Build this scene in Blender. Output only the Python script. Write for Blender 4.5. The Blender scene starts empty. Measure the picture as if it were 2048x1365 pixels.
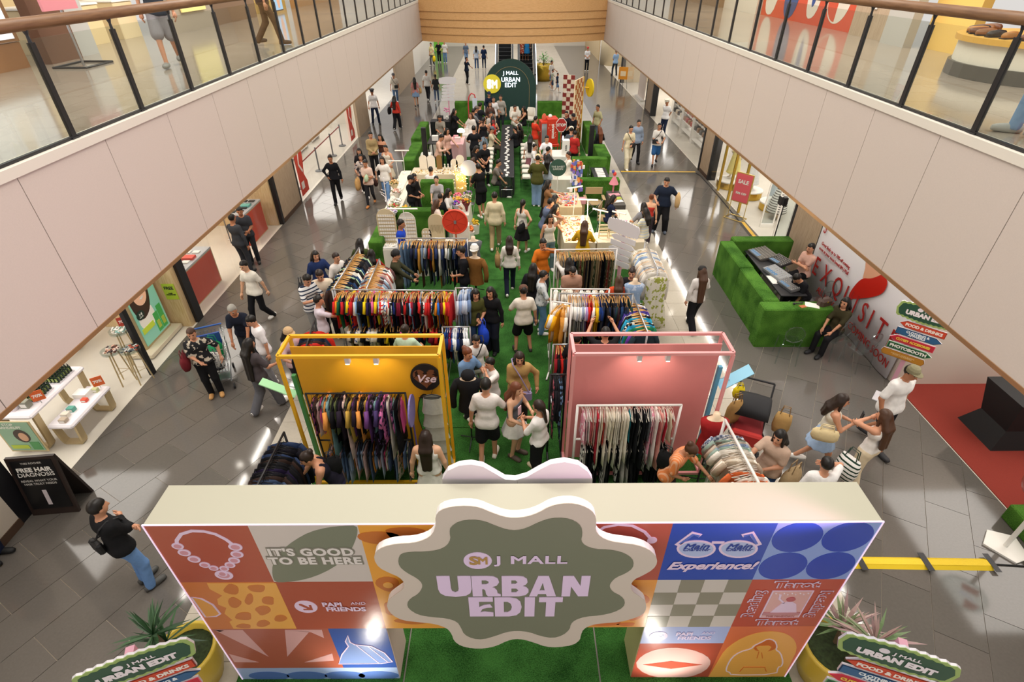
import bpy, math, random
import numpy as np
from mathutils import Matrix, Vector
random.seed(11); np.random.seed(11)
SC = bpy.context.scene
COL = SC.collection
PI = math.pi; rad = math.radians
def lin(h):
    h = h.lstrip('#'); o = []
    for i in (0, 2, 4):
        c = int(h[i:i+2], 16)/255
        o.append(c/12.92 if c <= .04045 else ((c+.055)/1.055)**2.4)
    return (o[0], o[1], o[2], 1)
# ------------------------------------------------------------------ camera (photographer on the upper level bridge)
CH, CF, CT, CR = 7.0, 1071.0, rad(35.3), 0.005
_c, _s = math.cos(CT), math.sin(CT)
c_f = Vector((0, _c, -_s)); c_u = Vector((CR, _s, _c)).normalized(); c_r = Vector((1, -CR*_s, -CR*_c)).normalized()
cam = bpy.data.cameras.new('camera'); cam.sensor_width = 36; cam.lens = CF/2048*36; cam.clip_end = 300; cam.clip_start = .05
camo = bpy.data.objects.new('camera', cam); COL.objects.link(camo)
camo.matrix_world = Matrix(((c_r.x, c_u.x, -c_f.x, 0), (c_r.y, c_u.y, -c_f.y, 0), (c_r.z, c_u.z, -c_f.z, CH), (0, 0, 0, 1)))
SC.camera = camo
SC.cycles.max_bounces = 6; SC.cycles.diffuse_bounces = 3; SC.cycles.glossy_bounces = 3; SC.cycles.transmission_bounces = 4; SC.cycles.transparent_max_bounces = 10
SC.cycles.caustics_reflective = False; SC.cycles.caustics_refractive = False; SC.cycles.adaptive_threshold = .03
# ------------------------------------------------------------------ light and exposure
SC.view_settings.view_transform = 'Standard'; SC.view_settings.look = 'None'
SC.view_settings.exposure = 0.0; SC.view_settings.gamma = 1; SC.view_settings.use_curve_mapping = False
W = bpy.data.worlds.new('atrium_daylight'); SC.world = W; W.use_nodes = True
W.node_tree.nodes['Background'].inputs[0].default_value = (1.0, .955, .91, 1)
W.node_tree.nodes['Background'].inputs[1].default_value = .74
def area(name, loc, size, power, col=(1, .93, .84), rot=(0, 0, 0), spread=None):
    l = bpy.data.lights.new(name, 'AREA'); l.shape = 'RECTANGLE'; l.size, l.size_y = size; l.energy = power; l.color = col
    if spread: l.spread = spread
    o = bpy.data.objects.new(name, l); COL.objects.link(o); o.location = loc; o.rotation_euler = rot; return o
for _y in (4, 13, 22): area('atrium_ceiling_lamp', (0, _y, 15), (7, 3), 900)
for _x, _z in ((-6.7, 3.505), (6.7, 3.465)):
    for _k in range(8): area('soffit_strip_lamp', (_x, 3.85+3.6*_k, _z), (.04, 3.2), 42)
for _x in (-9.6, 9.8):
    for _y in (7, 13.5, 20, 27, 36): area('shop_ceiling_lamp', (_x, _y, 3.3), (2.2, 4), 130, (1, .95, .88))
for _x in (-7.2, 7.4):
    for _y in (6, 14, 23): area('upper_gallery_lamp', (_x, _y, 8.6), (2.5, 5), 110, (1, .92, .8))
_l = bpy.data.lights.new('pink_stage_lamp', 'SPOT'); _l.energy = 480; _l.color = (1, .45, .75); _l.spot_size = rad(48); _l.spot_blend = 1; _l.shadow_soft_size = .1
_o = bpy.data.objects.new('pink_stage_lamp', _l); COL.objects.link(_o); _o.location = (3.6, 2.4, 3.2); _o.rotation_euler = (Vector((-4.75, 6.2, 4.1))-Vector((3.6, 2.4, 3.2))).to_track_quat('-Z', 'Y').to_euler()
area('far_hall_lamp', (0, 48, 9), (14, 20), 1500)
# ------------------------------------------------------------------ picture <-> place (where a thing's foot or top stands)
def ray(u, v):
    return c_f + c_r*((u-1024)/CF) + c_u*((682.5-v)/CF)
def gz(u, v, z=0.):
    d = ray(u, v); t = (z-CH)/d.z; return Vector((d.x*t, d.y*t, z))
def gy(u, v, Y):
    d = ray(u, v); t = Y/d.y; return Vector((d.x*t, Y, CH+d.z*t))
def gx(u, v, X):
    d = ray(u, v); t = X/d.x; return Vector((X, d.y*t, CH+d.z*t))
# ------------------------------------------------------------------ materials
_M = {}
def M(col, rough=.6, metal=0., spec=.5, noise=0., nscale=8., bump=0., bscale=40., emit=0., coat=0., key=None):
    k = (col, rough, metal, spec, noise, nscale, bump, bscale, emit, coat)
    if k in _M: return _M[k]
    m = bpy.data.materials.new(key or 'mat_'+str(col).strip('#')); m.use_nodes = True
    nt = m.node_tree; b = nt.nodes['Principled BSDF']
    c = lin(col)
    b.inputs['Base Color'].default_value = c; b.inputs['Roughness'].default_value = rough
    b.inputs['Metallic'].default_value = metal; b.inputs['Specular IOR Level'].default_value = spec
    if coat: b.inputs['Coat Weight'].default_value = coat; b.inputs['Coat Roughness'].default_value = .1
    if emit:
        b.inputs['Emission Color'].default_value = c; b.inputs['Emission Strength'].default_value = emit
    if noise or bump:
        tc = nt.nodes.new('ShaderNodeTexCoord')
    if noise:
        n = nt.nodes.new('ShaderNodeTexNoise'); n.inputs['Scale'].default_value = nscale; n.inputs['Detail'].default_value = 4
        nt.links.new(tc.outputs['Object'], n.inputs['Vector'])
        r = nt.nodes.new('ShaderNodeMapRange'); r.inputs[1].default_value = .3; r.inputs[2].default_value = .7
        r.inputs[3].default_value = 1-noise; r.inputs[4].default_value = 1+noise
        nt.links.new(n.outputs[0], r.inputs[0])
        mx = nt.nodes.new('ShaderNodeVectorMath'); mx.operation = 'SCALE'; mx.inputs[0].default_value = c[:3]
        nt.links.new(r.outputs[0], mx.inputs['Scale']); nt.links.new(mx.outputs[0], b.inputs['Base Color'])
    if bump:
        n2 = nt.nodes.new('ShaderNodeTexNoise'); n2.inputs['Scale'].default_value = bscale; n2.inputs['Detail'].default_value = 3
        nt.links.new(tc.outputs['Object'], n2.inputs['Vector'])
        bp = nt.nodes.new('ShaderNodeBump'); bp.inputs['Strength'].default_value = bump; bp.inputs['Distance'].default_value = .02
        nt.links.new(n2.outputs[0], bp.inputs['Height']); nt.links.new(bp.outputs[0], b.inputs['Normal'])
    _M[k] = m; return m
def glow(col, s): return M(col, emit=s)
def wood_mat(col, col2, scale=(1, 1, 1), key='wood', rough=.5, ring=6.):
    m = bpy.data.materials.new(key); m.use_nodes = True; nt = m.node_tree; b = nt.nodes['Principled BSDF']
    tc = nt.nodes.new('ShaderNodeTexCoord'); mp = nt.nodes.new('ShaderNodeMapping'); mp.inputs['Scale'].default_value = scale
    n = nt.nodes.new('ShaderNodeTexNoise'); n.inputs['Scale'].default_value = ring; n.inputs['Detail'].default_value = 6
    cr = nt.nodes.new('ShaderNodeValToRGB'); cr.color_ramp.elements[0].color = lin(col2); cr.color_ramp.elements[1].color = lin(col)
    cr.color_ramp.elements[0].position = .35; cr.color_ramp.elements[1].position = .6
    nt.links.new(tc.outputs['Object'], mp.inputs[0]); nt.links.new(mp.outputs[0], n.inputs['Vector'])
    nt.links.new(n.outputs[0], cr.inputs[0]); nt.links.new(cr.outputs[0], b.inputs['Base Color']); b.inputs['Roughness'].default_value = rough
    return m
def turf_mat(c1, c2, key):
    m = bpy.data.materials.new(key); m.use_nodes = True; nt = m.node_tree; b = nt.nodes['Principled BSDF']
    tc = nt.nodes.new('ShaderNodeTexCoord'); n = nt.nodes.new('ShaderNodeTexNoise'); n.inputs['Scale'].default_value = 90; n.inputs['Detail'].default_value = 3
    n2 = nt.nodes.new('ShaderNodeTexNoise'); n2.inputs['Scale'].default_value = 2.2
    cr = nt.nodes.new('ShaderNodeValToRGB'); cr.color_ramp.elements[0].color = lin(c1); cr.color_ramp.elements[1].color = lin(c2)
    cr.color_ramp.elements[0].position = .4; cr.color_ramp.elements[1].position = .64
    mx = nt.nodes.new('ShaderNodeMath'); mx.operation = 'MULTIPLY_ADD'; mx.inputs[1].default_value = .45
    nt.links.new(tc.outputs['Object'], n.inputs['Vector']); nt.links.new(tc.outputs['Object'], n2.inputs['Vector'])
    nt.links.new(n2.outputs[0], mx.inputs[0]); 
    ad = nt.nodes.new('ShaderNodeMath'); ad.operation = 'MULTIPLY'; ad.inputs[1].default_value = .6
    nt.links.new(n.outputs[0], ad.inputs[0]); nt.links.new(ad.outputs[0], mx.inputs[2])
    nt.links.new(mx.outputs[0], cr.inputs[0]); nt.links.new(cr.outputs[0], b.inputs['Base Color'])
    bp = nt.nodes.new('ShaderNodeBump'); bp.inputs['Strength'].default_value = 1; bp.inputs['Distance'].default_value = .03
    nt.links.new(n.outputs[0], bp.inputs['Height']); nt.links.new(bp.outputs[0], b.inputs['Normal'])
    b.inputs['Roughness'].default_value = .9; b.inputs['Specular IOR Level'].default_value = .15
    return m
def glass_mat(key, tint='#ffffff', refl=.03, rough=.0, edge=.35):
    m = bpy.data.materials.new(key); m.use_nodes = True; nt = m.node_tree; nt.nodes.clear()
    o = nt.nodes.new('ShaderNodeOutputMaterial'); t = nt.nodes.new('ShaderNodeBsdfTransparent'); t.inputs[0].default_value = lin(tint)
    g = nt.nodes.new('ShaderNodeBsdfGlossy'); g.inputs['Roughness'].default_value = rough
    f = nt.nodes.new('ShaderNodeLayerWeight'); f.inputs[0].default_value = .5
    pw = nt.nodes.new('ShaderNodeMath'); pw.operation = 'POWER'; pw.inputs[1].default_value = 4; nt.links.new(f.outputs['Facing'], pw.inputs[0])
    mr = nt.nodes.new('ShaderNodeMath'); mr.operation = 'MULTIPLY_ADD'; mr.inputs[1].default_value = edge; mr.inputs[2].default_value = refl
    nt.links.new(pw.outputs[0], mr.inputs[0])
    mx = nt.nodes.new('ShaderNodeMixShader'); nt.links.new(mr.outputs[0], mx.inputs[0]); nt.links.new(t.outputs[0], mx.inputs[1]); nt.links.new(g.outputs[0], mx.inputs[2])
    nt.links.new(mx.outputs[0], o.inputs[0]); return m
GLASS = glass_mat('clear_glass'); RGLASS = glass_mat('balustrade_glass', '#f3f6f3', .04, 0, .35)
ACRY = glass_mat('clear_acrylic', '#eef3f3', .08, .05, .6)
TURF = turf_mat('#1b4415', '#478239', 'turf_carpet'); TURFB = turf_mat('#265212', '#629838', 'turf_block')
WHITE = M('#eeebe4', .45); BLACK = M('#16161a', .4); STEEL = M('#b9babd', .28, .9); DSTEEL = M('#3a3b3e', .35, .6)
GOLD = M('#c9a545', .25, .9); WOODH = wood_mat('#dcae6b', '#c08c48', (1, 1, 6), 'hanger_wood')
LWOOD = wood_mat('#d9bf94', '#cbab7a', (8, 8, .6), 'pale_wood', .45); BWOOD = wood_mat('#dcae78', '#d0a068', (.5, 6, 9), 'bridge_wood', .45)
RAILW = wood_mat('#8a6647', '#75543a', (6, .5, 6), 'rail_wood', .4); GREYW = wood_mat('#b7a28a', '#a48d74', (9, 9, .5), 'taupe_wood', .5)
CREAM = M('#d8d3bf', .6)
# ------------------------------------------------------------------ mesh building
class B:
    """collects faces; x() sets a transform for what follows"""
    def __init__(s): s.v = []; s.f = []; s.m = []; s.T = None; s.k = 0
    def x(s, T=None): s.T = T; return s
    def add(s, vs, fs):
        n = len(s.v)
        if s.T is not None: vs = [tuple(s.T @ Vector(p)) for p in vs]
        s.v += [tuple(p) for p in vs]; s.f += [tuple(i+n for i in f) for f in fs]; s.m += [s.k]*len(fs); return s
    def box(s, x0, y0, z0, x1, y1, z1):
        return s.add([(x0,y0,z0),(x1,y0,z0),(x1,y1,z0),(x0,y1,z0),(x0,y0,z1),(x1,y0,z1),(x1,y1,z1),(x0,y1,z1)],
                     [(3,2,1,0),(4,5,6,7),(0,1,5,4),(1,2,6,5),(2,3,7,6),(3,0,4,7)])
    def cbox(s, c, d): return s.box(c[0]-d[0]/2, c[1]-d[1]/2, c[2]-d[2]/2, c[0]+d[0]/2, c[1]+d[1]/2, c[2]+d[2]/2)
    def bbox(s, x0, y0, z0, x1, y1, z1, r=.02):
        X = (x0, x0+r, x1-r, x1); Y = (y0, y0+r, y1-r, y1)
        def ring(z, i): 
            a, b = (X[0], X[3]) if i == 0 else (X[1], X[2]); c, d = (Y[0], Y[3]) if i == 0 else (Y[1], Y[2])
            if i == 0: return [(X[1],Y[0],z),(X[2],Y[0],z),(X[3],Y[1],z),(X[3],Y[2],z),(X[2],Y[3],z),(X[1],Y[3],z),(X[0],Y[2],z),(X[0],Y[1],z)]
            return [(X[1],Y[1],z),(X[2],Y[1],z),(X[2],Y[1],z),(X[2],Y[2],z),(X[2],Y[2],z),(X[1],Y[2],z),(X[1],Y[2],z),(X[1],Y[1],z)]
        vs = ring(z0, 0)+ring(z1-r, 0)+ring(z1, 1); fs = [tuple(range(7, -1, -1))]
        for k in (0, 8):
            for i in range(8):
                j = (i+1) % 8; fs.append((k+i, k+j, k+8+j, k+8+i))
        fs.append((16, 18, 20, 22)); return s.add(vs, fs)
    def cyl(s, a, b, r, r2=None, n=10, cap=True):
        a = Vector(a); b = Vector(b); r2 = r if r2 is None else r2; d = (b-a).normalized()
        p = d.orthogonal().normalized(); q = d.cross(p); vs = []
        for c, rr in ((a, r), (b, r2)):
            for i in range(n):
                t = 2*PI*i/n; vs.append(c+(p*math.cos(t)+q*math.sin(t))*rr)
        fs = [(i, (i+1) % n, n+(i+1) % n, n+i) for i in range(n)]
        if cap: fs += [tuple(range(n-1, -1, -1)), tuple(range(n, 2*n))]
        return s.add(vs, fs)
    def tube(s, pts, r, n=6, closed=False):
        pts = [Vector(p) for p in pts]; m = len(pts); vs = []; fs = []
        rr = r if isinstance(r, (list, tuple)) else [r]*m; prev = None
        for i, p in enumerate(pts):
            a = pts[i-1] if (i > 0 or closed) else p; b = pts[(i+1) % m] if (i < m-1 or closed) else p
            d = (b-a).normalized()
            if prev is None: u = d.orthogonal().normalized()
            else:
                u = prev-d*prev.dot(d); u = u.normalized() if u.length > 1e-6 else d.orthogonal().normalized()
            prev = u; w = d.cross(u)
            for k in range(n):
                t = 2*PI*k/n; vs.append(p+(u*math.cos(t)+w*math.sin(t))*rr[i])
        for i in range(m if closed else m-1):
            j = (i+1) % m
            for k in range(n):
                l = (k+1) % n; fs.append((i*n+k, i*n+l, j*n+l, j*n+k))
        if not closed: fs += [tuple(range(n-1, -1, -1)), tuple(range((m-1)*n, m*n))]
        return s.add(vs, fs)
    def lathe(s, prof, n=16, c=(0, 0)):
        vs = []; fs = []; m = len(prof)
        for r, z in prof:
            for i in range(n):
                t = 2*PI*i/n; vs.append((c[0]+r*math.cos(t), c[1]+r*math.sin(t), z))
        for k in range(m-1):
            for i in range(n):
                j = (i+1) % n; fs.append((k*n+i, k*n+j, (k+1)*n+j, (k+1)*n+i))
        fs += [tuple(range(n-1, -1, -1)), tuple(range((m-1)*n, m*n))]
        return s.add(vs, fs)
    def ell(s, c, r, n=10, m=6):
        vs = [(c[0], c[1], c[2]-r[2])]; fs = []
        for k in range(1, m):
            t = PI*k/m-PI/2
            for i in range(n):
                a = 2*PI*i/n; vs.append((c[0]+r[0]*math.cos(t)*math.cos(a), c[1]+r[1]*math.cos(t)*math.sin(a), c[2]+r[2]*math.sin(t)))
        vs.append((c[0], c[1], c[2]+r[2])); L = len(vs)-1
        for i in range(n): fs.append((0, 1+(i+1) % n, 1+i))
        for k in range(m-2):
            for i in range(n):
                j = (i+1) % n; fs.append((1+k*n+i, 1+k*n+j, 1+(k+1)*n+j, 1+(k+1)*n+i))
        for i in range(n): fs.append((1+(m-2)*n+i, 1+(m-2)*n+(i+1) % n, L))
        return s.add(vs, fs)
    def prism(s, poly, y0, y1):
        """outline in (x,z), thickness along y (front is y0)"""
        n = len(poly); ar = sum(poly[i][0]*poly[(i+1) % n][1]-poly[(i+1) % n][0]*poly[i][1] for i in range(n))
        if ar < 0: poly = poly[::-1]
        vs = [(p[0], y0, p[1]) for p in poly]+[(p[0], y1, p[1]) for p in poly]
        fs = [tuple(range(n)), tuple(range(2*n-1, n-1, -1))]+[(i, n+i, n+(i+1) % n, (i+1) % n) for i in range(n)]
        return s.add(vs, fs)
    def slab(s, poly, z0, z1):
        n = len(poly); ar = sum(poly[i][0]*poly[(i+1) % n][1]-poly[(i+1) % n][0]*poly[i][1] for i in range(n))
        if ar < 0: poly = poly[::-1]
        vs = [(p[0], p[1], z0) for p in poly]+[(p[0], p[1], z1) for p in poly]
        fs = [tuple(range(n-1, -1, -1)), tuple(range(n, 2*n))]+[(i, (i+1) % n, n+(i+1) % n, n+i) for i in range(n)]
        return s.add(vs, fs)
    def strip(s, pts, wdt, y0, y1, closed=False):
        """flat ribbon following a line in (x,z), thickness along y"""
        m = len(pts); L = []; R = []
        for i in range(m):
            a = pts[i-1] if (i > 0 or closed) else pts[i]; b = pts[(i+1) % m] if (i < m-1 or closed) else pts[i]
            dx, dz = b[0]-a[0], b[1]-a[1]; l = math.hypot(dx, dz) or 1
            nx, nz = -dz/l*wdt/2, dx/l*wdt/2; L.append((pts[i][0]+nx, pts[i][1]+nz)); R.append((pts[i][0]-nx, pts[i][1]-nz))
        for i in range(m if closed else m-1):
            j = (i+1) % m; s.prism([L[i], R[i], R[j], L[j]], y0, y1)
        return s
    def mesh(s, name, mats, smooth=False):
        me = bpy.data.meshes.new(name); me.from_pydata(s.v, [], s.f)
        for m in (mats if isinstance(mats, (list, tuple)) else [mats]): me.materials.append(m)
        if any(s.m): me.polygons.foreach_set('material_index', s.m)
        if smooth: me.polygons.foreach_set('use_smooth', [True]*len(me.polygons))
        me.update(); return me
    def make(s, name, mats, parent=None, loc=None, rz=0, smooth=False):
        return put(name, s.mesh(name, mats, smooth), parent, loc, rz)
def put(name, me, parent=None, loc=None, rz=0, mat=None, scale=None, rot=None):
    o = bpy.data.objects.new(name, me); COL.objects.link(o)
    if parent: o.parent = parent
    if loc is not None: o.location = loc
    if rz: o.rotation_euler = (0, 0, rz)
    if rot: o.rotation_euler = rot
    if scale: o.scale = scale
    if mat:
        o.material_slots[0].link = 'OBJECT'; o.material_slots[0].material = mat
    return o
def tag(o, label=None, cat=None, group=None, kind=None):
    if label: o['label'] = label
    if cat: o['category'] = cat
    if group: o['group'] = group
    if kind: o['kind'] = kind
    return o
def thing(name, label, cat, loc=(0, 0, 0), rz=0, group=None):
    o = bpy.data.objects.new(name, None); COL.objects.link(o); o.location = loc; o.rotation_euler = (0, 0, rz); o.empty_display_size = .1
    return tag(o, label, cat, group)
def struct(o, label=None): return tag(o, label, kind='structure')
def copy_tree(o, parent=None):
    c = o.copy(); COL.objects.link(c); c.parent = parent
    for ch in o.children: copy_tree(ch, c)
    return c
def text(s, size, mat, parent, loc, rot=(PI/2, 0, 0), bold=.0, shear=0, ext=.004, xs=1., align='CENTER', name='lettering', sp=1., ls=.9):
    c = bpy.data.curves.new(name, 'FONT'); c.body = s; c.size = size; c.bevel_depth = bold*size*2.0; c.bevel_resolution = 0; c.shear = shear; c.extrude = ext
    c.align_x = align; c.align_y = 'CENTER'; c.resolution_u = 3; c.space_character = sp; c.space_line = ls; c.materials.append(mat)
    o = bpy.data.objects.new(name, c); COL.objects.link(o); o.parent = parent; o.location = loc; o.rotation_euler = rot; o.scale = (xs, 1, .1 if bold else 1)
    return o
def disc(c, r, n=24, rx=None): return [(c[0]+(rx or r)*math.cos(2*PI*i/n), c[1]+r*math.sin(2*PI*i/n)) for i in range(n)]
def smooth_poly(p, it=2):
    for _ in range(it):
        q = []; n = len(p)
        for i in range(n):
            a, b = p[i], p[(i+1) % n]; q += [(.75*a[0]+.25*b[0], .75*a[1]+.25*b[1]), (.25*a[0]+.75*b[0], .25*a[1]+.75*b[1])]
        p = q
    return p
# ================================================================== THE SETTING
def clip_poly(poly, x0, x1, y0, y1):
    for ax, lim, sg in ((0, x0, 1), (0, x1, -1), (1, y0, 1), (1, y1, -1)):
        out = []
        for i in range(len(poly)):
            a, b = poly[i-1], poly[i]; da, db = sg*(a[ax]-lim), sg*(b[ax]-lim)
            if (da >= 0) != (db >= 0):
                t = da/(da-db); out.append((a[0]+t*(b[0]-a[0]), a[1]+t*(b[1]-a[1])))
            if db >= 0: out.append(b)
        poly = out
        if len(poly) < 3: return []
    return poly
TILE_D = [M('#625d58', .09, noise=.05, nscale=30, key='granite_tile'), M('#5f5b56', .09, noise=.05, nscale=26, key='granite_tile'), M('#65605b', .09, noise=.05, nscale=33, key='granite_tile')]
TILE_L = [M('#b9b1a3', .09, noise=.04, nscale=20, key='beige_tile'), M('#b5ad9f', .09, noise=.04, nscale=22, key='beige_tile'), M('#bcb4a6', .09, noise=.04, nscale=18, key='beige_tile')]
GROUT = M('#c9bca8', .6)
def brick_mat(c1, c2, mort, sx, sy, rough, key, rot=0):
    m = bpy.data.materials.new(key); m.use_nodes = True; nt = m.node_tree; b = nt.nodes['Principled BSDF']
    tc = nt.nodes.new('ShaderNodeTexCoord'); mp = nt.nodes.new('ShaderNodeMapping'); mp.inputs['Rotation'].default_value = (0, 0, rot)
    k = nt.nodes.new('ShaderNodeTexBrick'); k.inputs['Color1'].default_value = lin(c1); k.inputs['Color2'].default_value = lin(c2); k.inputs['Mortar'].default_value = lin(mort)
    k.inputs['Scale'].default_value = 1; k.inputs['Brick Width'].default_value = sx; k.inputs['Row Height'].default_value = sy; k.inputs['Mortar Size'].default_value = .004
    nt.links.new(tc.outputs['Object'], mp.inputs[0]); nt.links.new(mp.outputs[0], k.inputs['Vector']); nt.links.new(k.outputs[0], b.inputs['Base Color']); b.inputs['Roughness'].default_value = rough
    return m
FARD = brick_mat('#625d58', '#5f5b56', '#8a8076', 1.16, .58, .13, 'far_granite', rad(-60)); FARL = brick_mat('#bdb5a8', '#b7afa2', '#a39a8c', .6, .6, .13, 'far_beige')
fl = struct(B().box(-7.55, -1, -.2, 7.75, 62, -.012).make('floor', GROUT), 'grey granite and beige tiled hall floor')
YT = 22.
e1 = (math.cos(rad(60)), math.sin(rad(60))); e2 = (math.cos(rad(-30)), math.sin(rad(-30))); TW, TL, GP = .58, 1.16, .007
for (x0, x1, ox, oy) in ((-7.5, -4.3, -6.12, 3.41), (4.45, 7.7, 5.74, 5.23)):
    for i in range(-20, 60):
        for j in range(-40, 40):
            off = .5*TL*(j % 2)
            cx = ox+e2[0]*(j+.5)*TW+e1[0]*(i*TL+off+TL/2); cy = oy+e2[1]*(j+.5)*TW+e1[1]*(i*TL+off+TL/2)
            if cy < -1 or cy > YT+1.2 or cx < x0-1 or cx > x1+1: continue
            a, b = TL/2-GP/2, TW/2-GP/2
            q = [(cx+e1[0]*p*a+e2[0]*r*b, cy+e1[1]*p*a+e2[1]*r*b) for p, r in ((-1, -1), (1, -1), (1, 1), (-1, 1))]
            q = clip_poly(q, x0, x1, 1.2, YT)
            if len(q) >= 3: B().slab(q, -.012, 0).make('tile', TILE_D[(i*7+j*3) % 3], fl)
for (x0, x1, n) in ((-4.3, -3.3, 2), (3.3, 4.45, 2)):
    w = (x1-x0)/n
    for i in range(n):
        for k in range(int((YT-1.2)/.6)):
            y = 1.3+k*.6
            B().box(x0+i*w+.003, y+.003, -.012, x0+(i+1)*w-.003, y+.597, 0).make('tile', TILE_L[(i+k*2) % 3], fl)
B().box(-3.3, -1, -.012, 3.3, 31.2, 0).make('screed', M('#8b857b', .7), fl)
B().box(-7.5, YT, -.012, -4.3, 62, 0).make('far_paving', FARD, fl); B().box(4.45, YT, -.012, 7.7, 62, 0).make('far_paving', FARD, fl)
B().box(-4.3, YT, -.012, -3.3, 31.2, 0).make('far_paving', FARL, fl); B().box(3.3, YT, -.012, 4.45, 31.2, 0).make('far_paving', FARL, fl)
B().box(-4.3, 31.2, -.012, 4.45, 62, 0).make('far_paving', FARL, fl)
# turf carpet laid in rolls, thin dark seams between them
tc_ = thing('turf_carpet', 'bright green artificial turf carpet running down the middle of the hall', 'carpet')
for (x0, x1) in ((-3.3, -1.32), (-1.3, 1.02), (1.04, 3.3)):
    for (y0, y1) in ((2.4, 7.1), (7.12, 12.7), (12.72, 21.), (21.02, 31.)):
        B().box(x0, y0, .001, x1, y1, .02).make('turf_roll', TURF, tc_)
# ---- upper galleries
FASC = M('#cabdb4', .75, noise=.02, nscale=60, bump=.08, bscale=200); COPE = M('#dcd5c9', .55); COPPER = M('#a8835e', .35, .5)
L2F = brick_mat('#a3978a', '#9c9083', '#877c70', .6, .6, .12, 'gallery_tile')
YP0, DY = .74, 1.3485
def gallery(side, X, z0):
    s = -1 if side == 'left' else 1
    w = struct(B().box(min(X+s*.06, X+s*8), -1, z0+.01, max(X+s*.06, X+s*8), 34, 5.40).make('wall_'+side, M('#8d8378', .8)), side+' gallery slab edge clad in pale grey panels')
    k = 0; y = 1.01
    while y < 33.5:
        y1 = min(y+1.37, 33.6)
        B().box(min(X, X+s*.06), y+.005, z0+.03, max(X, X+s*.06), y1-.005, 5.33).make('panel', FASC, w); y += 1.37
    B().box(min(X-s*.015, X+s*.2), -1, 5.33, max(X-s*.015, X+s*.2), 33.6, 5.43).make('coping', COPE, w)
    B().box(min(X-s*.012, X+s*.1), -1, z0-.02, max(X-s*.012, X+s*.1), 33.6, z0+.03).make('edge_trim', COPPER, w)
    B().box(min(X+s*.1, X+s*8), -1, z0-.01, max(X+s*.1, X+s*8), 34, z0+.005).make('soffit', M('#e6e0d6', .6), w)
    B().box(min(X+s*.2, X+s*8), -1, 5.40, max(X+s*.2, X+s*8), 34, 5.43).make('gallery_floor', L2F, w)
    r = thing('glass_balustrade', 'glass balustrade with black posts and round wooden handrail on the %s gallery' % side, 'balustrade', (X+s*.07, 0, 5.43))
    B().cyl((0, .0, 1.09), (0, 33.6, 1.09), .06, n=12).make('handrail', RAILW, r, smooth=True)
    k = 0; y = YP0
    while y < 33:
        b = B().box(-.018, y-.035, 0, .018, y+.035, .93); b.box(-.03, y-.06, 0, .03, y+.06, .02)
        p = b.make('post', BLACK, r); B().tube([(0, y, .92), (0, y, .99), (-s*.0, y, 1.04)], [.02, .014, .03], 6).make('bracket', DSTEEL, p)
        if y+DY < 33.5: B().box(-.006, y+.045, .03, .006, y+DY-.045, .96).make('glass_pane', RGLASS, r)
        y += DY
    B().box(-.02, 0, 0, .02, 33.6, .03).make('channel', BLACK, r)
gallery('left', -4.75, 3.57); gallery('right', 5.03, 3.53)
# soffit light strips and downlights
for s, X in ((-1, -6.7), (1, 6.7)):
    for k in range(8):
        y = 2.2+k*3.6
        t = thing('strip_light', 'long white strip light number recessed in the %s ground floor soffit' % ('left' if s < 0 else 'right'), 'lamp', (X, y, 3.516 if s < 0 else 3.476), 0, 'soffit strip lights'); t['label'] = 'slim white strip light recessed in the %s ground floor soffit' % ('left' if s < 0 else 'right')
        B().box(-.03, 0, .0, .03, 3.3, .04).make('housing', WHITE, t); B().box(-.014, .02, -.004, .014, 3.28, .0).make('diffuser', glow('#fff4e4', 2), t)
for (x, y) in ((-5.4, 5.6), (-5.5, 8.6), (-5.6, 11.6), (-7.0, 6.4), (-7.0, 9.4), (-7., 13.), (-5.5, 15), (-5.5, 19), (-7., 17), (5.8, 8), (5.8, 12), (5.8, 16.5), (5.8, 21), (7.2, 10), (7.2, 18.5)):
    t = thing('downlight', 'round white downlight set into the %s soffit' % ('left' if x < 0 else 'right'), 'lamp', (x, y, 3.513 if x < 0 else 3.473), 0, 'soffit downlights')
    B().lathe([(.11, 0), (.11, .04), (.08, .045)], 14).make('trim_ring', WHITE, t); B().lathe([(.075, -.006), (.075, -.002)], 14).make('lens', glow('#fff6e8', 25), t)
# ---- curved wooden bridge closing the hall
br = thing('bridge', 'curved footbridge clad in overlapping tan wooden boards at the far end', 'bridge', (0, 0, 0)); br['kind'] = 'structure'
def arc(R, off=0, n=24):
    Rr = 8.89; cy = 31.46+Rr; o = []
    for i in range(n+1):
        x = -5.02+(10.04)*i/n+.14; o.append((x, cy-math.sqrt((Rr+off)**2-(x-.14)**2)))
    return o
zz = [3.55, 3.92, 4.26, 4.60, 4.95, 5.5]
for i in range(5):
    f = arc(0, .05*i); bk = arc(0, .05*i-.25); poly = f+bk[::-1]
    B().slab(poly, zz[i], zz[i+1]).make('board', BWOOD, br)
B().slab(arc(0, -.2)+[(5.1, 37.5), (-4.9, 37.5)], 3.55, 5.4).make('deck', M('#8d8378', .8), br)
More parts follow.
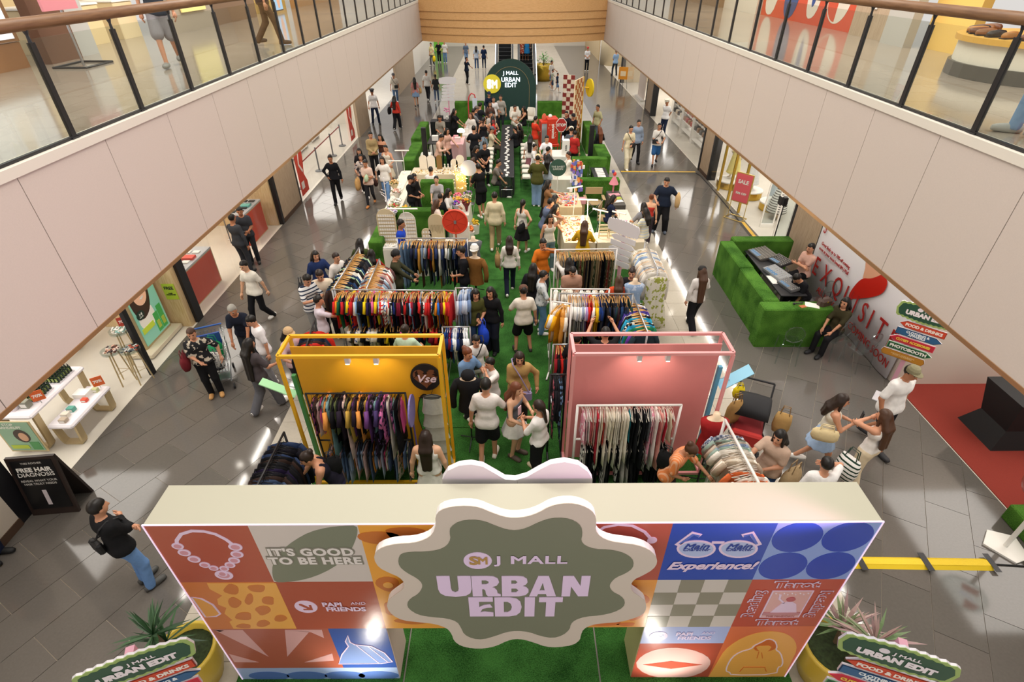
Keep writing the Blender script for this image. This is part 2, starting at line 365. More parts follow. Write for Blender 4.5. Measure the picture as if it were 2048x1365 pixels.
# ---- ground floor shops: floors, back walls, ceilings
SHOPF = M('#dcd6ca', .2, noise=.03, nscale=3); SHOPW = M('#ece7dd', .6)
for s, X, nm in ((-1, -7.5, 'left'), (1, 7.7, 'right')):
    a, b = (X-6, X) if s < 0 else (X, X+6)
    struct(B().box(a, 0, -.2, b, 62, -.002).make('floor_shop_'+nm, SHOPF), 'pale shop floor on the %s side' % nm)
    struct(B().box(a-.1 if s < 0 else b, 0, 0, a if s < 0 else b+.1, 62, 3.5).make('wall_shop_back_'+nm, SHOPW), 'white back wall of the %s shops' % nm)
struct(B().box(-7.4, 62, 0, 7.7, 62.2, 5).make('wall_far', M('#d9d2c6', .6)), 'pale far end wall beyond the escalators')
def frontpiece(name, label, X, y0, y1, mat, thick=.12, z1=3.5, base=None, z0=0.):
    s = -1 if X < 0 else 1
    o = B().box(min(X, X+s*thick), y0, z0, max(X, X+s*thick), y1, z1).make(name, mat)
    struct(o, label)
    if base: B().box(min(X-s*.015, X), y0, 0, max(X-s*.015, X), y1, .14).make('skirting', base, o)
    return o
BRN = M('#4f3a2c', .5)
def post(X, y, w=.16, d=.3): frontpiece('trim_shopfront', 'black shopfront post', X, y-w/2, y+w/2, BLACK, d)
# left side
frontpiece('wall_near_left', 'pale panelled shopfront wall with brown skirting', -7.5, 1.5, 5.1, M('#cbbfb0', .6), .12, base=BRN); post(-7.5, 5.25, .3, .3)
post(-7.47, 8.77, .12, .08)
post(-7.48, 10.85, .26, .3)
wp = frontpiece('wall_beauty_shop', 'pale wooden end wall of the beauty shop', -8.9, 10.55, 10.7, LWOOD); 
struct(B().box(-9.6, 10.55, 0, -7.55, 10.72, 3.5).make('wall_beauty_return', LWOOD), 'pale wood return wall of the beauty shop')
frontpiece('wall_taupe_left', 'taupe wood panel between two shops on the left', -7.48, 16.75, 18.45, GREYW, base=BRN); post(-7.47, 16.65, .14); post(-7.5, 18.56, .14)
frontpiece('wall_taupe_left_far', 'pale timber wall by the far left shop entrance', -7.4, 27.3, 29.6, GREYW); frontpiece('wall_taupe_left_end', 'pale timber wall far down the left side', -7.2, 37, 44.5, GREYW)
struct(B().box(-13, 16.5, 0, -7.6, 16.62, 3.5).make('wall_party_left', LWOOD), 'pale wood party wall of the red panelled shop')
struct(B().box(-13, 30, 0, -7.6, 30.1, 3.5).make('wall_party_far', SHOPW), 'white party wall on the left')
struct(B().box(-8.2, 58, 0, -6.3, 58.3, 3.5).make('wall_green', M('#6fbf3a', .5)), 'lime green wall at the far left end')
# right side
frontpiece('wall_taupe_right_near', 'taupe timber panel behind the sound booth', 7.7, 12.45, 13.8, GREYW); post(7.7, 12.38, .12); post(7.7, 13.87, .14)
frontpiece('wall_taupe_right_mid', 'taupe timber panel between two right hand shops', 7.68, 20.85, 21.9, GREYW, base=BRN); post(7.66, 20.76, .14); post(7.66, 22., .14)
frontpiece('wall_taupe_right_far', 'taupe timber panel further down the right side', 7.7, 31.5, 32.8, GREYW, base=BRN); post(7.7, 31.42, .14); post(7.7, 32.92, .14)
post(7.7, 41.5, .14)
struct(B().box(7.75, 41.6, 0, 13, 41.75, 3.5).make('wall_party_right', M('#d9c9ab', .5)), 'cream party wall on the right')
struct(B().box(7.7, 8.3, 0, 13.6, 8.42, 3.5).make('wall_recess', M('#cfc3b6', .7)), 'plain beige wall behind the red carpet')
struct(B().box(7.68, 8.42, 0, 7.72, 12.3, 3.5).make('wall_behind_banner', M('#cfc3b6', .7)), 'beige wall behind the white banner')
struct(B().box(7.72, -1, .001, 13.6, 8.3, .012).make('floor_red_carpet', M('#8d3023', .95, noise=.08, nscale=120, bump=.4, bscale=300)), 'red carpet in the recess on the right')
struct(B().lathe([(1.15, 0), (1.15, 3.5)], 24, (8.6, 50)).make('wall_round_column', M('#d8c8a8', .4), smooth=True), 'round cream column far on the right')
struct(B().box(-7.4, 44.5, 0, -7.3, 58, 3.5).make('wall_left_far', M('#e4dfd6', .5)), 'white wall far on the left')
struct(B().box(7.6, 52, 0, 7.7, 62, 3.5).make('wall_right_far', M('#cdb791', .5)), 'cream shopfront far on the right')
def shop_glass(X, y0, y1, n, nm, z1=3.45, frame=None, label='clear shop window'):
    for i in range(n):
        a = y0+(y1-y0)*i/n; b = y0+(y1-y0)*(i+1)/n
        o = struct(B().box(X-.006, a+.01, .02, X+.006, b-.01, z1).make('window_%d' % nm, GLASS), label)
        if frame:
            B().box(X-.04, a-.03, 0, X+.04, a+.03, z1).make('window_frame', frame, o)
shop_glass(-7.55, 11.05, 13.1, 2, 1, label='clear glass front of the red panelled shop'); shop_glass(-7.55, 14.9, 16.5, 2, 2, label='clear glass front beside the red panelled shop door')
shop_glass(-7.55, 18.7, 27.2, 6, 3, label='clear glass front of the far left shop')
shop_glass(7.72, 17.4, 20.65, 3, 4, frame=GOLD, label='gold framed window of the dress shop')
shop_glass(7.72, 22.2, 27.5, 3, 5, label='clear glass front of the bag shop'); shop_glass(7.72, 33.2, 41, 4, 6, label='clear glass front of the clothes shop')
# ---- upper gallery shopfronts behind the balustrades
def upper(name, label, X, y0, y1, mat, z0=5.43, z1=8.4, d=.2):
    s = -1 if X < 0 else 1
    return struct(B().box(min(X, X+s*d), y0, z0, max(X, X+s*d), y1, z1).make(name, mat), label)
CRM = M('#e6cf9f', .5); YEL = M('#e8c06a', .45)
upper('wall_upper_left', 'brown plinth of the upper left light box', -9.0, 3, 11.2, M('#9a6b41', .5), 5.43, 5.85)
upper('wall_upper_left_column', 'brown timber column on the upper left gallery', -8.8, 11.5, 12.4, M('#6b4a35', .5))
upper('wall_upper_left_grey', 'silver grey jamb on the upper left gallery', -8.9, 12.4, 13.1, M('#b9b9b6', .3))
upper('wall_upper_left_cream', 'cream lit shop interior on the upper left gallery', -11.5, 12.4, 19, CRM)
upper('wall_upper_left_frame', 'grey shopfront on the upper left gallery', -9.1, 16.8, 19.2, M('#a99d8c', .5))
upper('wall_upper_left_timber', 'dark timber wall on the upper left gallery', -9.1, 19.2, 22.5, M('#7d6249', .5))
upper('wall_upper_left_yellow', 'yellow lit shop on the upper left gallery', -9.6, 22.5, 27, YEL)
upper('wall_upper_left_end', 'warm timber shopfront at the end of the upper left gallery', -9.2, 27, 34, M('#b8895a', .5))
upper('wall_upper_left_near', 'cream shopfront wall at the near end of the upper left gallery', -9.2, -1, 3, CRM)
upper('wall_upper_right_end', 'dark timber shopfront at the end of the upper right gallery', 8.6, 26, 34, M('#83694f', .5))
upper('wall_upper_right_white', 'white shopfront on the upper right gallery', 8.8, 22.5, 26, M('#ddd4c6', .5))
upper('wall_upper_right_panel', 'taupe timber panel on the upper right gallery', 8.8, 14.2, 16, GREYW)
upper('wall_upper_right_column', 'grey concrete column on the upper right gallery', 8.6, 13.3, 14.2, M('#b5b2ac', .6))
upper('wall_upper_right_yellow', 'yellow display wall on the upper right gallery', 9.0, 12, 13.3, YEL)
upper('wall_upper_right_shoes', 'brown shop wall on the upper right gallery', 10.0, 2, 12, M('#8a6a4a', .5))
struct(B().box(9.0, 16, 5.43, 9.1, 22.5, 8.4).make('wall_upper_right_mural', M('#c9502f', .6)), 'orange mural wall on the upper right gallery')
# ================================================================== PEOPLE: one continuous surface per body (blended tapered limbs), clothes and hair as children
def _rc(P, a, b, ra, rb):
    a = np.asarray(a, float); b = np.asarray(b, float); ba = b-a; pa = P-a
    t = np.clip(pa @ ba/max(ba @ ba, 1e-9), 0, 1)
    return np.linalg.norm(pa-t[:, None]*ba, axis=1)-(ra+t*(rb-ra))
def _el(P, c, r, R=None):
    q = P-np.asarray(c, float)
    if R is not None: q = q @ R
    q = q/np.asarray(r, float); k = np.linalg.norm(q, axis=1)
    return (k-1)*min(r)*np.minimum(1.6, .6+k*.4)
def _smin(a, b, k):
    h = np.maximum(k-np.abs(a-b), 0)/k; return np.minimum(a, b)-h*h*k*.25
def surfnet(fn, lo, hi, h):
    lo = np.asarray(lo, float)-1.5*h; n = np.ceil((np.asarray(hi)+1.5*h-lo)/h).astype(int)+1
    K = 3; n = (n+K-1)//K*K; nc = n//K
    axc = [lo[i]+h*(K*np.arange(nc[i])+(K-1)/2) for i in range(3)]
    Dc = fn(np.stack(np.meshgrid(*axc, indexing='ij'), -1).reshape(-1, 3)).reshape(nc)
    D = Dc.repeat(K, 0).repeat(K, 1).repeat(K, 2); nr = (np.abs(Dc) < K*h*1.25+.004).repeat(K, 0).repeat(K, 1).repeat(K, 2)
    I = np.argwhere(nr); D[I[:, 0], I[:, 1], I[:, 2]] = fn(lo+h*I); S = D < 0
    C = tuple(k-1 for k in n); cnt = np.zeros(C, np.int8)
    def sl(o): return tuple(slice(o[i], o[i]+C[i]) for i in range(3))
    cor = [(i, j, k) for i in (0, 1) for j in (0, 1) for k in (0, 1)]
    for o in cor: cnt += S[sl(o)]
    act = (cnt > 0) & (cnt < 8); base = np.argwhere(act); idx = -np.ones(C, int); idx[act] = np.arange(len(base))
    pos = np.zeros((len(base), 3)); ne = np.zeros(len(base)); cv = {o: D[base[:, 0]+o[0], base[:, 1]+o[1], base[:, 2]+o[2]] for o in cor}
    for o in cor:
        for d in range(3):
            if o[d]: continue
            q = list(o); q[d] = 1; a = cv[o]; b = cv[tuple(q)]; m = (a < 0) != (b < 0)
            t = np.where(m, a/np.where(m, a-b, 1), 0)
            for e in range(3): pos[:, e] += np.where(m, o[e]+(t if e == d else 0), 0)
            ne += m
    V = lo+h*(base+pos/np.maximum(ne, 1)[:, None])
    F = []
    for d in range(3):
        e, f = [(1, 2), (2, 0), (0, 1)][d]
        a = [slice(1, C[i]) for i in range(3)]; a[d] = slice(0, C[d]); b = list(a); b[d] = slice(1, C[d]+1)
        s0 = S[tuple(a)]; s1 = S[tuple(b)]; m = s0 != s1; p = np.argwhere(m)
        for i in range(3):
            if i != d: p[:, i] += 1
        def at(de, df):
            q = p.copy(); q[:, e] -= de; q[:, f] -= df; return idx[q[:, 0], q[:, 1], q[:, 2]]
        Q = np.stack([at(1, 1), at(0, 1), at(0, 0), at(1, 0)], 1); flip = ~s0[m]
        Q[flip] = Q[flip][:, ::-1]; F.append(Q)
    F = np.concatenate(F); F = F[(F >= 0).all(1)]
    return V, F
def nmesh(name, V, F, mat):
    me = bpy.data.meshes.new(name); me.vertices.add(len(V)); me.vertices.foreach_set('co', np.asarray(V, np.float32).ravel())
    me.loops.add(F.size); me.loops.foreach_set('vertex_index', F.ravel().astype(np.int32)); me.polygons.add(len(F))
    me.polygons.foreach_set('loop_start', np.arange(0, F.size, 4, dtype=np.int32)); me.polygons.foreach_set('loop_total', np.full(len(F), 4, np.int32))
    me.polygons.foreach_set('use_smooth', np.ones(len(F), bool)); me.materials.append(mat); me.update(calc_edges=True); return me
def _ik(a, b, l1, l2, hint):
    a = np.asarray(a, float); b = np.asarray(b, float); d = b-a; L = np.linalg.norm(d)
    if L > (l1+l2)*.995: b = a+d/L*(l1+l2)*.995; d = b-a; L = np.linalg.norm(d)
    L = max(L, abs(l1-l2)+.01); x = (l1*l1-l2*l2+L*L)/(2*L); y = math.sqrt(max(l1*l1-x*x, 0)); u = d/np.linalg.norm(d)
    h = np.asarray(hint, float); h = h-u*(h @ u); h = h/(np.linalg.norm(h) or 1); return a+u*x+h*y, b
ARM = {'down': (.27, .0, .80), 'swf': (.25, -.16, .84), 'swb': (.25, .16, .84), 'bent': (.20, -.30, 1.06), 'phone': (.05, -.30, 1.20), 'cross': (-.13, -.19, 1.16), 'hip': (.20, -.06, .99),
       'face': (.07, -.17, 1.50), 'reach': (.18, -.52, 1.20), 'up': (.20, -.42, 1.58), 'table': (.15, -.42, 1.00), 'belly': (.03, -.22, 1.02), 'bag': (.30, -.05, .95), 'behind': (.05, .20, .95),
       'pocket': (.22, -.06, .90), 'lap': (.10, -.34, .98), 'knee': (.16, -.44, .96), 'head': (.12, -.02, 1.66), 'side': (.5, -.2, 1.1)}
SKIN = {0: '#c99070', 1: '#b57a58', 2: '#dba987', 3: '#a86c4c'}
HAIRC = {'b': '#17120f', 'd': '#2b1d16', 'r': '#6b3a22', 'n': '#4a3020', 'g': '#9b9890'}
_HAND = None
def hand_tpl():
    """a palm with five bent fingers, pointing along -z, palm towards -x"""
    global _HAND
    if _HAND is None:
        b = B()
        b.tube([(0, 0, .0), (0, 0, -.03), (0, 0, -.075), (0, 0, -.095)], [.024, .033, .038, .026], 8)
        for i, (y, l) in enumerate(((-.028, .062), (-.010, .072), (.009, .068), (.026, .052))):
            b.tube([(0, y, -.085), (-.006, y*1.1, -.085-l*.45), (-.022, y*1.12, -.085-l*.8), (-.036, y*1.1, -.085-l)], [.010, .0095, .0085, .006], 5)
        b.tube([(-.004, -.026, -.03), (-.018, -.048, -.055), (-.03, -.055, -.085)], [.013, .011, .008], 5)
        _HAND = (np.array(b.v), b.f)
    return _HAND
_SHOE = None
def shoe_mesh():
    global _SHOE
    if _SHOE is None:
        b = B(); n = 10; P = [(.09, .022, .03, .035), (.07, .04, .036, .05), (.0, .045, .04, .06), (-.08, .046, .048, .05), (-.14, .04, .044, .04), (-.175, .015, .025, .025)]
        vs = []; fs = []
        for (y, zc, w, hh) in P:
            for k in range(n):
                t = 2*PI*k/n; vs.append((w*math.cos(t), y, max(0, min(.095, .04+hh*math.sin(t)))))
        for i in range(len(P)-1):
            for k in range(n): fs.append((i*n+k, i*n+(k+1) % n, (i+1)*n+(k+1) % n, (i+1)*n+k))
        fs += [tuple(range(n-1, -1, -1)), tuple(range((len(P)-1)*n, len(P)*n))]
        b.add(vs, fs); _SHOE = b.mesh('shoe', WHITE, True)
    return _SHOE
def person(label, place, h=1.65, face=0, legs='stand', arms=('down', 'down'), hair='s', hc='b', top='#ffffff', bot='#111111', tt='tee', bt='trousers', shoe='#eeeeee', skin=0,
           lean=0, nod=8, turn=0, build=1., cap=None, seat=.46, z0=0., group=None, mode='head'):
    """place: picture position of the top of the head (mode head) or (x, y) on the floor; face 0 looks to the viewer, 90 to the picture's right"""
    s = h/1.70; sit = legs == 'sit'
    pel = np.array([0, 0, (seat+.08)/s if sit else .92]); hipz = -.02
    if legs == 'sit': ft = [(-.11, -.44, .07), (.11, -.44, .07)]
    elif legs == 'walk': ft = [(-.08, -.24, .07), (.08, .27, .13)]; pel[2] = .90
    elif legs == 'walk2': ft = [(-.08, .27, .13), (.08, -.24, .07)]; pel[2] = .90
    elif legs == 'step': ft = [(-.10, -.10, .07), (.10, .12, .08)]
    elif legs == 'wide': ft = [(-.17, .0, .07), (.17, -.02, .07)]; pel[2] = .90
    elif legs == 'crouch': ft = [(-.12, -.1, .07), (.12, .05, .07)]; pel[2] = .42
    else: ft = [(-.095, .0, .07), (.095, -.02, .07)]
    La = rad(lean); Rl = np.array([[1, 0, 0], [0, math.cos(La), -math.sin(La)], [0, math.sin(La), math.cos(La)]])   # lean>0 bends forward (-y)
    def T(p): return pel+Rl @ (np.asarray(p, float)-np.array([0, 0, .92]))
    sh = [T((-.158*build**.7, 0, 1.385)), T((.158*build**.7, 0, 1.385))]
    el, ha = [], []
    for i, sg in ((0, -1), (1, 1)):
        t = ARM[arms[i]]; tg = T((t[0]*sg*(build if t[0] > .2 else 1), t[1], t[2]))
        hint = np.array([sg*.7, .5, -.5])
        if arms[i] in ('hip', 'behind'): hint = np.array([sg*1., .5, 0])
        if arms[i] in ('cross',): hint = np.array([sg*.8, -.2, -.8])
        if arms[i] in ('up', 'head'): hint = np.array([sg*1., -.1, -.3])
        e, hd = _ik(sh[i], tg, .275, .245, hint); el.append(e); ha.append(hd)
    hp = [pel+np.array((-.09, 0, hipz)), pel+np.array((.09, 0, hipz))]; kn, an = [], []
    for i in (0, 1):
        k, a = _ik(hp[i], ft[i], .42, .42, (0.05*(i*2-1), -1, .15)); kn.append(k); an.append(a)
    nk = T((0, .0, 1.43)); hb = T((0, -.015, 1.52)); tn = rad(nod); ty = rad(turn)
    Rx = np.array([[1, 0, 0], [0, math.cos(tn+La*.5), -math.sin(tn+La*.5)], [0, math.sin(tn+La*.5), math.cos(tn+La*.5)]])
    Rz = np.array([[math.cos(ty), -math.sin(ty), 0], [math.sin(ty), math.cos(ty), 0], [0, 0, 1]]); Rh = Rz @ Rx
    hc_ = hb+Rh @ np.array((0, -.015, .085))
    def Hd(p): return hc_+Rh @ np.asarray(p, float)
    fat = .93+(build-1)*.7
    def torso(P, g=0.):
        d = _rc(P, T((-.065*fat, 0, 1.29)), T((.065*fat, 0, 1.29)), .108*fat+g, .108*fat+g)
        d = _smin(d, _rc(P, sh[0]*.82+sh[1]*.18, sh[1]*.82+sh[0]*.18, .062+g, .062+g), .09)
        d = _smin(d, _rc(P, T((-.05*fat, 0, 1.09)), T((.05*fat, 0, 1.09)), .098*fat+g, .098*fat+g), .08)
        d = _smin(d, _rc(P, pel+(-.07*fat, 0, .0), pel+(.07*fat, 0, .0), .118*fat+g, .118*fat+g), .09)
        return d
    def body(P):
        d = torso(P)
        d = _smin(d, _rc(P, nk, hb, .052, .05), .05)
        for i in (0, 1):
            d = _smin(d, _rc(P, sh[i], el[i], .052*fat, .041*fat), .05); d = _smin(d, _rc(P, el[i], ha[i], .041*fat, .027), .02)
            d = _smin(d, _rc(P, hp[i], kn[i], .085*fat, .055*fat), .05); d = _smin(d, _rc(P, kn[i], an[i], .056*fat, .036), .03)
            d = _smin(d, _rc(P, an[i]+(0, .03, -.03), an[i]+(0, -.13, -.04), .032, .028), .03)
        return d
    def head(P):
        d = _el(P, Hd((0, .012, .03)), (.074, .094, .098), Rh); d = _smin(d, _el(P, Hd((0, -.018, -.045)), (.056, .068, .075), Rh), .05)
        d = _smin(d, _rc(P, hb, nk, .05, .055), .03)
        d = _smin(d, _rc(P, Hd((0, -.086, .02)), Hd((0, -.106, -.022)), .009, .015), .015)
        for sg in (-1, 1): d = _smin(d, _el(P, Hd((.076*sg, .012, -.005)), (.013, .022, .032), Rh), .01)
        return d
    pts = np.array(sh+el+ha+hp+kn+an+ft+[hb, pel]); lo = pts.min(0)-.15; hi = pts.max(0)+.15
    if mode == 'head': w0 = gz(place[0], place[1], z0+(hc_[2]+.12)*s); dist = (w0-Vector((0, 0, CH))).length
    else: dist = (Vector((place[0], place[1], z0+1))-Vector((0, 0, CH))).length
    vox = min(.036, max(.0185, .0185+(dist-7)*.0011))/s
    V, F = surfnet(body, lo, hi, vox)
    V2, F2 = surfnet(head, hc_-.16, hc_+.16, min(.019, max(.0115, vox*.6)))
    FF = F.tolist()+(F2+len(V)).tolist(); V = V.tolist()+V2.tolist()
    hv, hf = hand_tpl()
    for i, sg in ((0, -1), (1, 1)):
        d = ha[i]-el[i]; d = d/np.linalg.norm(d); z = -d; x = np.array((sg*1., 0, 0)); x = x-z*(x @ z); x /= np.linalg.norm(x); y = np.cross(z, x)
        Mx = np.stack([x, y, z], 1); q = hv.copy(); 
        if sg < 0: q[:, 1] *= -1
        q = (q @ Mx.T)+ha[i]; n0 = len(V); V += q.tolist(); FF += [tuple(k+n0 for k in (f if sg > 0 else f[::-1])) for f in hf]
    Vn = np.array(V)*s
    root = thing('person', label, 'person', (0, 0, 0), 0, group)
    ang = rad(face); Rw = np.array([[math.cos(ang), -math.sin(ang)], [math.sin(ang), math.cos(ang)]])
    if mode == 'head':
        off = Rw @ (hc_[:2]*s); root.location = (w0.x-off[0], w0.y-off[1], z0)
    else: root.location = (place[0], place[1], z0)
    root.rotation_euler = (0, 0, ang)
    me = bpy.data.meshes.new('body'); me.from_pydata(Vn.tolist(), [], FF); me.materials.append(M(SKIN[skin], .55)); me.polygons.foreach_set('use_smooth', [True]*len(me.polygons))
    put('body', me, root)
    def cloth(name, fn, lo, hi, col, v=None, mat=None):
        V, F = surfnet(fn, lo, hi, v or vox)
        if len(V): return put(name, nmesh(name, V*s, F, mat or fabric(col)), root)
    W3 = lambda P: (P-pel) @ Rl
    # --- upper clothing
    loose = .014 if tt in ('tee', 'shirt', 'polo', 'jacket', 'long') else .012
    if tt == 'jacket': loose = .02
    sl = {'tee': .78, 'shirt': .7, 'polo': .66, 'long': 2, 'jacket': 2, 'tank': 0, 'tube': 0, 'dress': 0, 'halter': 0, 'cami': 0, 'blouse': .9}[tt]
    hem = {'tee': -.10, 'polo': -.06, 'shirt': -.08, 'long': -.06, 'jacket': -.14, 'tank': -.02, 'tube': .08, 'dress': -.1, 'halter': .02, 'cami': 0, 'blouse': -.03}[tt]
    if sit: hem = max(hem, -.06)
    def ftop(P):
        d = torso(P, loose); q = W3(P)
        if tt in ('tee', 'shirt', 'jacket', 'long', 'polo', 'blouse'):
            d = _smin(d, _rc(P, pel+Rl @ np.array((-.07*fat, 0, -.05)), pel+Rl @ np.array((.07*fat, 0, -.05)), .118*fat+loose, .118*fat+loose), .06)
        for i in (0, 1):
            if sl == 0: continue
            if sl <= 1: e = sh[i]+(el[i]-sh[i])*sl; d = _smin(d, _rc(P, sh[i], e, .052*fat+loose*.6, .05*fat+loose), .04)
            else:
                d = _smin(d, _rc(P, sh[i], el[i], .052*fat+loose*.5, .044*fat+loose*.6), .04); d = _smin(d, _rc(P, el[i], ha[i], .044*fat+loose*.6, .032+loose*.4), .03)
        sleeve_ok = np.abs(q[:, 0]) > .2*fat
        if sl > 0: d = np.where(sleeve_ok, d, np.maximum(d, hem-q[:, 2]))
        else: d = np.maximum(d, hem-q[:, 2])
        if tt == 'tube': d = np.maximum(d, q[:, 2]-.42)
        if tt in ('tank', 'dress', 'halter', 'cami'): d = np.maximum(d, np.where(np.abs(np.abs(q[:, 0])-.085) < .03, q[:, 2]-.52, q[:, 2]-.44))
        d = np.maximum(d, .055-np.linalg.norm(P-(nk+hb)/2+(hb-nk)*.2, axis=1)*np.where(q[:, 2] > .5, 1, 9))
        return d
    cn = {'tee': 't_shirt', 'shirt': 'shirt', 'polo': 'polo_shirt', 'long': 'long_sleeved_top', 'jacket': 'jacket', 'tank': 'tank_top', 'tube': 'tube_top', 'dress': 'dress_bodice', 'halter': 'halter_top', 'cami': 'camisole', 'blouse': 'blouse'}[tt]
    cloth(cn, ftop, lo, hi, top)
    # --- lower clothing
    wl = {'trousers': .014, 'jeans': .012, 'wide': .035, 'shorts': .03, 'skirt': 0, 'slim': .008, 'long_skirt': 0, 'mini': 0, 'dress': 0}[bt]
    if bt in ('skirt', 'long_skirt', 'mini', 'dress') and not sit:
        ln = {'skirt': .42, 'long_skirt': .74, 'mini': .30, 'dress': .48}[bt]
        def fbot(P):
            c = pel+(0, 0, .1); q = P-c; t = np.clip(-q[:, 2]/(ln+.1), 0, 1); rx = .135*fat+t*.13; ry = .115*fat+t*.13
            k = np.sqrt((q[:, 0]/rx)**2+(q[:, 1]/ry)**2); a = np.arctan2(q[:, 1], q[:, 0])
            d = (k-1)*ry+.008*np.sin(a*11)*t; return np.maximum(np.maximum(d, q[:, 2]), -(q[:, 2]+ln+.1))
        cloth('skirt', fbot, pel-(.35, .35, ln+.1), pel+(.35, .35, .2), bot)
    else:
        def fbot(P):
            d = _rc(P, pel+(-.06*fat, 0, .03), pel+(.06*fat, 0, .03), .104*fat+.006, .104*fat+.006)
            d = _smin(d, _rc(P, pel+(-.07*fat, 0, -.03), pel+(.07*fat, 0, -.03), .112*fat+.008, .112*fat+.008), .05)
            for i in (0, 1):
                if bt == 'shorts' or bt == 'mini':
                    e = hp[i]+(kn[i]-hp[i])*(.9 if bt == 'shorts' else .5); d = _smin(d, _rc(P, hp[i], e, .09*fat+.012, .082*fat+wl), .04)
                else:
                    d = _smin(d, _rc(P, hp[i], kn[i], .088*fat+wl*.7, .06*fat+wl), .04); d = _smin(d, _rc(P, kn[i], an[i]+(0, 0, -.03), .06*fat+wl, (.05 if bt != 'slim' else .038)+wl), .03)
            d = np.maximum(d, P[:, 2]-(pel[2]+(.12 if lean < 8 else .06)))
            if bt not in ('shorts', 'mini'): d = np.maximum(d, .03-P[:, 2])
            return d
        cloth({'trousers': 'trousers', 'jeans': 'jeans', 'wide': 'wide_trousers', 'shorts': 'shorts', 'slim': 'leggings', 'skirt': 'skirt', 'mini': 'shorts', 'long_skirt': 'skirt', 'dress': 'skirt'}[bt], fbot, np.minimum(lo, pel-.3), np.maximum(hi*[1, 1, 0]+[0, 0, pel[2]+.2], pel+.3), bot)
    for i in (0, 1):
        if shoe is None: continue
        a = an[i]*s; put('shoe', shoe_mesh(), root, (a[0], a[1]-.015, a[2]-.07*s), rad((-6, 6)[i]), M(shoe, .6), (s*1.05, s*1.05, s))
    # --- hair or headwear
    hm = M(HAIRC[hc], .42, spec=.4)
    L = {'s': 0, 'm': .22, 'l': .42, 'xl': .62, 'bun': 0, 'tail': .3, 'bald': 0}[hair]
    def fhair(P):
        q = (P-hc_) @ Rh
        d = _el(P, Hd((0, .018, .038)), (.086, .102, .106), Rh)
        cut = np.where(q[:, 2] > .055, -1, (-.015 if hair == 's' else -.03)-q[:, 1]); cut = np.maximum(cut*1., np.where(hair == 's', -q[:, 2]-.035, -1)); d = np.maximum(d, cut)
        if hair in ('m', 'l', 'xl'):
            a = Hd((0, .06, .0)); bk = a+np.array((0, .05, -.09)); c = bk+Rl @ np.array((0, .085, -L))
            mdl = bk+np.array((0, .035, -.07)); e = _smin(_rc(P, Hd((-.045, .05, 0)), mdl+(-.05, 0, .0), .06, .056), _rc(P, Hd((.045, .05, 0)), mdl+(.05, 0, 0), .06, .056), .05); e = _smin(e, _smin(_rc(P, mdl+(-.05, 0, 0), c+(-.04, 0, 0), .054, .04), _rc(P, mdl+(.05, 0, 0), c+(.04, 0, 0), .054, .04), .05), .04)
            d = _smin(d, e, .03)
            for sg in (-1, 1): d = _smin(d, _rc(P, Hd((.07*sg, .0, .03)), Hd((.088*sg, -.01, -.13-min(L, .3)*.3)), .026, .022), .02)
        if hair == 'tail': d = _smin(d, _rc(P, Hd((0, .09, .04)), Hd((0, .13, -.06))+Rl @ np.array((0, .02, -L+.1)), .04, .025), .03)
        if hair == 'bun': d = np.minimum(d, _el(P, Hd((0, .10, .09)), (.05, .05, .05)))
        return d
    if hair != 'bald':
        cloth('hair', fhair, hc_-(.16, .18, .14+L+.1), hc_+(.16, .26+L*.5, .2), '', max(.0135, vox*.72), hm)
    if cap:
        b = B(); TM = Matrix([list(Rh[i])+[hc_[i]] for i in range(3)]+[[0, 0, 0, 1]]); b.x(Matrix.Scale(s, 4) @ TM)
        b.lathe([(.098, .045), (.1, .06), (.094, .1), (.07, .135), (.03, .152), (.001, .155)], 14)
        if cap[1] != 'beanie': b.slab([(.085*math.cos(t), -.06-.10*math.sin(t)*1.0) for t in [PI*k/8 for k in range(9)]], .05, .06)
        if cap[1] == 'guard': b.lathe([(.12, .11), (.14, .125), (.13, .14), (.02, .15)], 14)
        b.make('cap', M(cap[0], .8), root, smooth=False)
    # --- face: eyes, brows and mouth where the photograph is close enough to show them
    if 110 > (face % 360) or (face % 360) > 250:
        TM = Matrix.Scale(s, 4) @ Matrix([list(Rh[i])+[hc_[i]] for i in range(3)]+[[0, 0, 0, 1]])
        b = B().x(TM)
        for sg in (-1, 1): b.ell((.031*sg, -.079, .012), (.014, .008, .007), 8, 4)
        b.make('eyes', M('#2a1c16', .3), root, smooth=True); b = B().x(TM)
        for sg in (-1, 1): b.cbox((.032*sg, -.082, .032), (.034, .012, .007))
        b.make('eyebrows', hm, root); B().x(TM).ell((0, -.083, -.058), (.024, .010, .0075), 8, 4).make('mouth', M('#9c4f48', .5), root, smooth=True)
    return root
_FAB = {}
